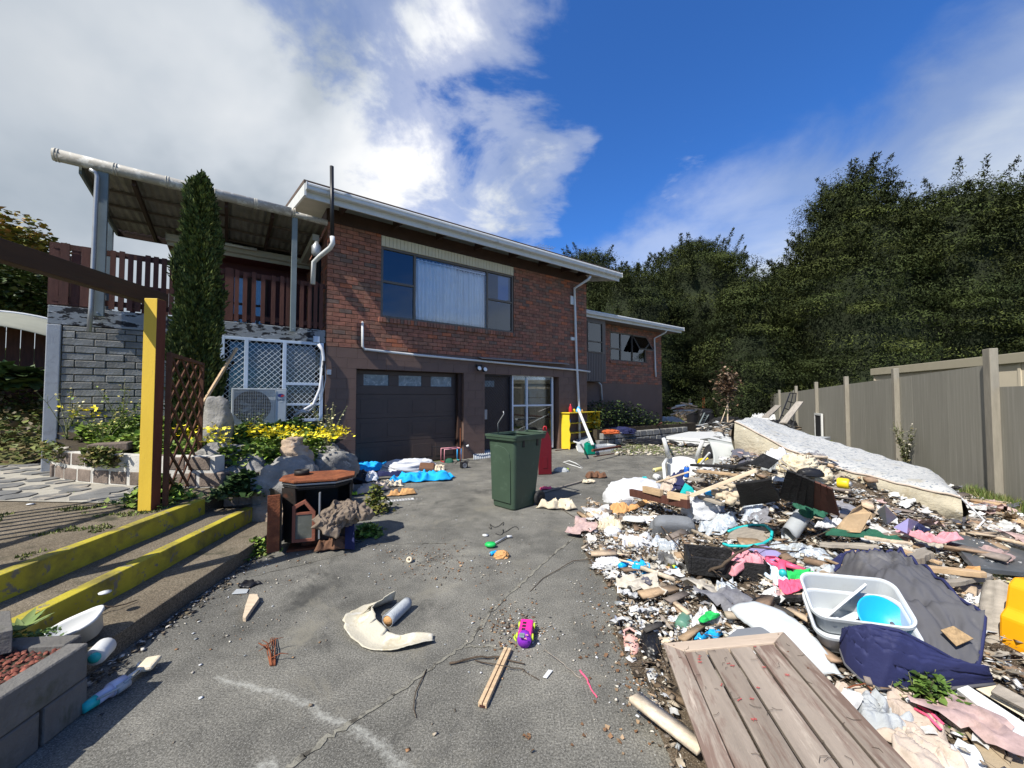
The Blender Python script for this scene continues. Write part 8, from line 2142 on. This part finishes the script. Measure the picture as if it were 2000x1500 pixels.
# ------------------------------------------------------------------ things by the laundry window
def shelf():
    a, b = P(1113, 878, 0), P(1172, 869, 0); q = b - a; L = q.length
    r = empty('yellow_shelf', a, math.atan2(q.y, q.x), 'yellow painted bookcase with scalloped sides leaning by the laundry window', 'bookcase')
    M('shelf_yellow', (.72, .52, .03), .5, .06, 4, .04); H = 1.02; D = .30
    wave = [(0, 0), (-.02, .12), (.0, .25), (-.03, .42), (.02, .55), (-.02, .7), (.01, .85), (.0, H)]
    for x in (0, L):
        mb = MB(); mb.prism([(y, z) for y, z in wave] + [(D, H), (D, 0)], -.012, .012, Matrix.Translation((x, 0, 0)) @ Matrix(((0, 0, 1, 0), (1, 0, 0, 0), (0, 1, 0, 0), (0, 0, 0, 1)))); mb.build('side', 'shelf_yellow', r, bevel=.002)
    MB().b2((-.05, -.04, H), (L + .05, D, H + .028)).build('top', 'shelf_yellow', r, bevel=.003)
    for z in (.16, .44, .72): MB().b2((.013, .02, z), (L - .013, D - .02, z + .018)).build('shelf', 'shelf_yellow', r)
    MB().b2((.013, D - .012, .02), (L * .2, D - .002, H - .01)).build('back_panel', 'shelf_yellow', r); MB().b2((L * .34, D - .012, .02), (L - .013, D - .002, H - .01)).build('back_panel', 'shelf_yellow', r)
    return r, L, H
sh_, SL, SH = shelf()
SM = sh_.matrix_basis
def on_shelf(x, y, z): return SM @ Vector((x, y, z))
def put(o, loc, label, cat): o.location = loc; return tag(o, label, cat)
put(MB().lathe([(.05, 0), (.055, .02), (.05, .14), (.02, .20), (.02, .24), (0, .24)], 14).build('red_bottle', 'pl_red', smooth=True), on_shelf(.20, .12, SH + .028), 'red plastic bottle on top of the yellow bookcase', 'bottle')
put(MB().lathe([(.04, 0), (.05, .02), (.045, .08), (0, .1)], 12).build('yellow_toy', 'pl_yellow', smooth=True), on_shelf(.36, .12, SH + .028), 'small yellow toy beside the red bottle on the bookcase', 'toy')
put(MB().lathe([(.08, 0), (.09, .04), (.05, .12), (.02, .16), (0, .17)], 8).build('blue_toy', 'pl_sky', smooth=False), on_shelf(.58, .12, SH + .028), 'light blue and white faceted toy on the bookcase', 'toy')
put(MB().lathe([(.04, 0), (.05, .02), (.03, .07), (0, .08)], 12).build('orange_toy', 'cloth_peach', smooth=True), on_shelf(.74, .12, SH + .028), 'small orange toy at the right end of the bookcase top', 'toy')
put(MB().lathe([(.03, 0), (.05, .03), (.05, .09), (.04, .12), (0, .12)], 14).build('blue_mug', 'pl_blue', smooth=True), on_shelf(.09, .10, .738), 'blue mug on the upper shelf of the bookcase', 'mug')
plank('white_plank', 'long white plank leaning across the front of the yellow bookcase', 'plank', on_shelf(.38, -.02, SH + .12), P(1152, 868, .30) + Vector((.05, -.1, 0)), .07, .03, 'white_paint')
def jerry():
    r = empty('jerrycan', P(1152, 888, 0), math.radians(20), 'green plastic jerrycan on the concrete in front of the white panels', 'jerrycan')
    MB().b2((-.13, -.08, .0), (.13, .09, .30)).build('body', 'pl_jade', r, bevel=.03); MB().tube([(-.06, 0, .29), (-.05, 0, .335), (.05, 0, .335), (.06, 0, .29)], .014, 8).build('handle', 'pl_jade', r, smooth=True)
    MB().lathe([(.028, 0), (.03, .03), (0, .032)], 12, Matrix.Translation((-.09, 0, .30))).build('cap', 'pl_jade', r, smooth=True)
jerry()
def boardz(label, pts, th, mat, name='panel', cat='panel'): return board(name, label, cat, [P(x, y, 0) + Vector((0, dy, z)) for x, y, dy, z in pts], th, mat)
boardz('white drawer front leaning against the foot of the bookcase', [(1127, 880, 0, 0.0), (1150, 884, 0, 0.0), (1145, 868, .0, .36), (1117, 865, .0, .36)], .03, 'white_paint')
boardz('white louvred panel behind the jerrycan', [(1130, 884, .05, .02), (1160, 888, .05, .02), (1150, 872, .05, .30), (1124, 870, .05, .3)], .02, 'pl_pgrey')
def wbox(name, label, cat, px, py, rz, d, mat, open_=False, extra=None):
    r = empty(name, P(px, py, 0), rz, label, cat)
    x, y, z = d; t_ = .012
    if open_:
        for a, b, n_ in (((0, 0, 0), (x, t_, z), 'side'), ((0, y - t_, 0), (x, y, z), 'side'), ((0, t_, 0), (t_, y - t_, z), 'side'), ((x - t_, t_, 0), (x, y - t_, z), 'side'), ((t_, t_, 0), (x - t_, y - t_, t_), 'base')): MB().b2(a, b).build(n_, mat, r, bevel=.002)
    else: MB().b2((0, 0, 0), (x, y, z)).build('body', mat, r, bevel=.006)
    return r
wbox('drawer', 'white fridge drawer tray lying right of the jerrycan', 'drawer', 1162, 884, .55, (.80, .34, .16), 'white_paint', True)
plank('red_timber', 'reddish painted timber lying on the white drawer tray', 'timber', P(1157, 880, .26), P(1212, 872, .22), .05, .05, 'red_stain')
plank('white_bar', 'white angled bar standing among the panels', 'bar', P(1142, 880, .05), P(1133, 866, .40) , .035, .035, 'white_paint')
plank('white_bar', 'short white crosspiece at the top of the angled bar', 'bar', P(1133, 866, .40), P(1120, 862, .44), .03, .03, 'white_paint')
plank('kerb_timber', 'thin brown batten on the ground in front of the drawer tray', 'timber', P(1160, 892, .01), P(1235, 880, .01), .04, .02, 'brown_stain')
plank('kerb_timber', 'thin brown batten below the yellow bookcase', 'timber', P(1085, 880, .01), P(1118, 876, .01), .04, .02, 'brown_stain')
r = wbox('grey_cabinet', 'open pale grey cabinet shell in front of the raised bed', 'cabinet', 1183, 858, .35, (1.3, .5, .42), 'pl_pgrey', True)
for x in (.64,): MB().b2((x, -.02, 0), (x + .05, .0, .42)).build('stile', 'white_paint', r)
M('cloth_orange', (.45, .10, .03), .9)
bundle('orange_rag', 'orange red cloth lying on the rim of the grey cabinet', 'cloth', 1193, 846, (.5, .25, .1), 'cloth_orange', 131, z=.40, rough=.4)
bundle('navy_rag', 'navy cloth stuffed inside the grey cabinet', 'cloth', 1212, 845, (.9, .4, .16), 'cloth_navy', 132, z=.36, rough=.4)
def pallet():
    a, b, c, d = P(1218, 832, 0) + Vector((0, .2, .62)), P(1243, 830, 0) + Vector((0, .2, .66)), P(1290, 852, 0) + Vector((0, -.2, .03)), P(1255, 858, 0) + Vector((0, -.4, .03))
    r = empty('wooden_pallet', (a + b + c + d) / 4, 0, 'grey brown slatted wooden pallet tilted against the raised bed', 'pallet'); o = r.location
    for k in range(7):
        f_ = (k + .5) / 7; MB().bar(a.lerp(b, f_) - o, d.lerp(c, f_) - o, .085, .02).build('slat', 'pallet_wood', r)
    for f_ in (.06, .5, .94): MB().bar(a.lerp(d, f_) - o - Vector((0, 0, .05)), b.lerp(c, f_) - o - Vector((0, 0, .05)), .05, .08).build('bearer', 'tan_wood', r)
M('pallet_wood', (.16, .13, .105), .85, .2, 4, .2)
pallet()
bundle('grey_sack', 'lumpy grey green sack at the right end of the raised bed', 'sack', 1308, 838, (1.5, .9, .55), 'cloth_pgrey', 141, rz=.2, z=.0, rough=.2)
twig('curved_batten', 'curved dark strip of wood standing left of the grey sack', 'wood', [P(1283, 838, .05), P(1284, 833, .35), P(1288, 828, .7), P(1292, 826, .95)], .03, .02, 'brown_stain')
plank('white_plank', 'white plank lying on the tar in front of the grey sack', 'plank', P(1292, 838, .04), P(1318, 836, .04), .16, .05, 'white_paint')
plank('white_plank', 'thin white plank below the black bucket', 'plank', P(1352, 834, .03), P(1384, 827, .03), .10, .04, 'white_paint')
def bucket(px, py, r0, h, label, mat='black_plastic'):
    r = empty('bucket', P(px, py, 0), 0, label, 'bucket'); MB().lathe([(r0 * .8, 0), (r0, h), (r0 * 1.06, h), (r0 * 1.06, h - .04), (r0 * .97, h - .02), (r0 * .78, .02), (0, .02)], 22).build('body', mat, r, smooth=False)
bucket(1352, 828, .32, .62, 'large black tub below the heap of pale wood')
bundle('crate_stack', 'black plastic crates stacked right of the large black tub', 'crates', 1378, 826, (.8, .5, .8), 'black_plastic', 142, z=0, rough=.12, sq=.4)
def frame_(name, label, cat, pix, w, mat, cross=()):
    pts = [P(x, y, 0) + Vector((0, dy, z)) for x, y, dy, z in pix]; r = empty(name, pts[0], 0, label, cat); o = pts[0]
    for a, b in zip(pts, pts[1:] + pts[:1]): MB().bar(a - o, b - o, w, w).build('bar', mat, r)
    for f1 in cross: MB().bar(pts[0].lerp(pts[3], f1) - o, pts[1].lerp(pts[2], f1) - o, w * .7, w * .7).build('bar', mat, r)
    return r
frame_('broken_chair', 'grey plastic chair frame lying right of the black crates', 'chair', [(1366, 830, 0, .05), (1374, 828, 0, .05), (1388, 826, 0, .62), (1378, 826, 0, .66)], .06, 'steel_grey', (.3, .5, .7))
pw2 = [(1325, 815, .55, 'pale_wood', 'pale broken frame'), (1335, 812, .62, 'white_paint', 'white painted batten'), (1318, 818, .45, 'red_stain', 'red brown batten'), (1345, 810, .66, 'tan_wood', 'tan batten')]
for i, (px, py, z_, m_, l_) in enumerate(pw2):
    a = at_d(px, py - 22, 17.5); plank('batten', l_ + ' on the heap of timber behind the black tub', 'timber', a + Vector((-.35, 0, -.12 + .05 * i)), a + Vector((.40, .1, .10 - .08 * i)), .12, .06, m_, seed=i)
for i in range(9):
    a = at_d(1322 + i * 4, 806 - (i % 3) * 5, 17.8); o = plank('batten', 'short pale batten in the heap of timber beyond the black tub', 'timber', a + Vector((-.3 + .05 * (i % 4), 0, -.1 + .06 * (i % 3))), a + Vector((.32, .15 * (i % 2), .1 - .09 * (i % 3))), .09, .05, ('pale_wood', 'white_paint', 'tan_wood')[i % 3]); o['group'] = 'short battens in the timber heap'
bundle('timber_heap', 'dark rubbish mound holding up the heap of timber', 'rubbish', 1335, 822, (1.5, .9, .55), 'rubbish_dirt', 143, z=0, rough=.4)
crb = []
for _ in range(2600):
    px, d_ = RS.uniform(1300, 1560), RS.uniform(11.5, 19); q = at_d(px, 776, d_)
    if q.x < 7.03 + .461 * (q.y - 5.69) - .3: crb.append((q.x, q.y, .02 + .35 * RS.rand() ** 2 * (1 if px > 1395 else .2)))
crumb('rubble', np.array(crb), .20, PAPER + [(.03, .03, .03), (.05, .05, .05), (.03, .03, .035)] * 3, .05, .7)
bundle('black_sheeting', 'black wire and sheeting heaped in front of the white fridge', 'rubbish', 1425, 832, (1.9, .7, .40), 'charred', 144, z=0, rough=.5)
rb_ = wbox('fridge', 'white washing machine standing at the far end of the fence', 'appliance', 1417, 818, .25, (.62, .6, .95), 'white_plastic')
MB().b2((.40, -.012, .80), (.52, .0, .84)).build('badge', 'pl_grey', rb_); MB().b2((.40, -.012, .55), (.46, .0, .70)).build('handle', 'pl_sky', rb_)
frame_('heater_rack', 'small dark wire rack leaning on the white washing machine', 'rack', [(1424, 823, 0, .1), (1430, 823, 0, .1), (1434, 823, 0, .55), (1427, 823, 0, .6)], .03, 'black_plastic', (.5,))
bundle('plastic_sack', 'cream bulging sack right of the white washing machine', 'sack', 1463, 822, (.75, .6, .95), 'cloth_cream', 145, z=0, rough=.25)
bundle('plastic_sack', 'grey sack behind the cream bulging sack', 'sack', 1472, 818, (.8, .6, .8), 'cloth_pgrey', 146, z=0, rough=.25)
cloth('tarpaulin', 'black tarpaulin rumpled behind the far end of the mattress', 'tarp', 1530, 838, (2.0, .9), 'black_plastic', 147, .45, -.4, z=.12)
cloth('rag', 'white cloths behind the far end of the mattress', 'cloth', 1490, 822, (1.1, .7), 'white_cloth', 148, .5, -.2, z=.2)
fp_ = lambda l, out, z: f0 + fdir * l + fn_ * out + Vector((0, 0, z))
plank('leaning_board', 'grey board leaning on the fence, left one of two', 'board', at_d(1495, 815, 10.5), at_d(1520, 792, 12.0), .16, .03, 'grey_wood')
plank('leaning_board', 'longer grey board leaning on the fence, right one of two', 'board', at_d(1530, 826, 9.6), at_d(1562, 785, 10.6), .16, .03, 'grey_wood')
rk = empty('metal_rack', at_d(1545, 838, 11.0), 0, 'tall thin black metal rack leaning against the fence', 'rack'); o_ = rk.location
A_ = [at_d(*q) - o_ for q in ((1522, 822, 10.6), (1543, 768, 11.4), (1555, 768, 11.5), (1548, 838, 10.8))]
for i in range(4): MB().bar(A_[i], A_[(i + 1) % 4], .025, .025).build('bar', 'black_plastic', rk)
for f_ in (.2, .45, .7): MB().bar(A_[0].lerp(A_[1], f_), A_[3].lerp(A_[2], f_), .02, .02).build('bar', 'black_plastic', rk)
MB().bar(A_[0].lerp(A_[3], .5), A_[1].lerp(A_[2], .5), .02, .02).build('bar', 'black_plastic', rk)
fr = empty('small_frame', fp_(8.6, .06, .55), fang, 'small white framed dark panel leaning low on the fence', 'frame')
MB().b2((-.4, 0, -.5), (.36, .03, .35)).build('panel', 'room_dark', fr)
for a, b in (((-.42, -.01, -.52), (-.36, .045, .38)), ((.34, -.01, -.52), (.40, .045, .38)), ((-.36, -.01, .31), (.34, .045, .38))): MB().b2(a, b).build('frame_bar', 'white_paint', fr)
plank('white_pipe', 'white board lying by the foot of the fence behind the mattress', 'board', at_d(1580, 862, 8.6), at_d(1612, 856, 9.2), .2, .08, 'pl_pgrey')
# low stone row behind the chair
out = []
for _ in range(1500):
    q = P(RS.uniform(1200, 1400), RS.uniform(868, 890), 0); out.append((q.x, q.y, .01))
crumb('gravel', np.array(out), .08, [(.40, .36, .28), (.28, .25, .18), (.5, .46, .38), (.14, .17, .06)], .01, .4)
tp = [(q.x, q.y, 0) for q in (P(RS.uniform(1195, 1300), 862 + RS.rand() * 22, 0) for _ in range(1500)) if noise.noise(Vector((q.x * 1.5, q.y * 1.5, 2))) > -.05]
tag(tufts('grass', np.array(tp), .10, [(.12, .16, .04), (.09, .12, .03), (.2, .18, .08)], .06), kind='stuff')
bundle('black_tarp', 'black plastic bundle at the foot of the wooden pallet', 'tarp', 1262, 868, (1.6, .5, .16), 'black_plastic', 149, z=0, rough=.4)
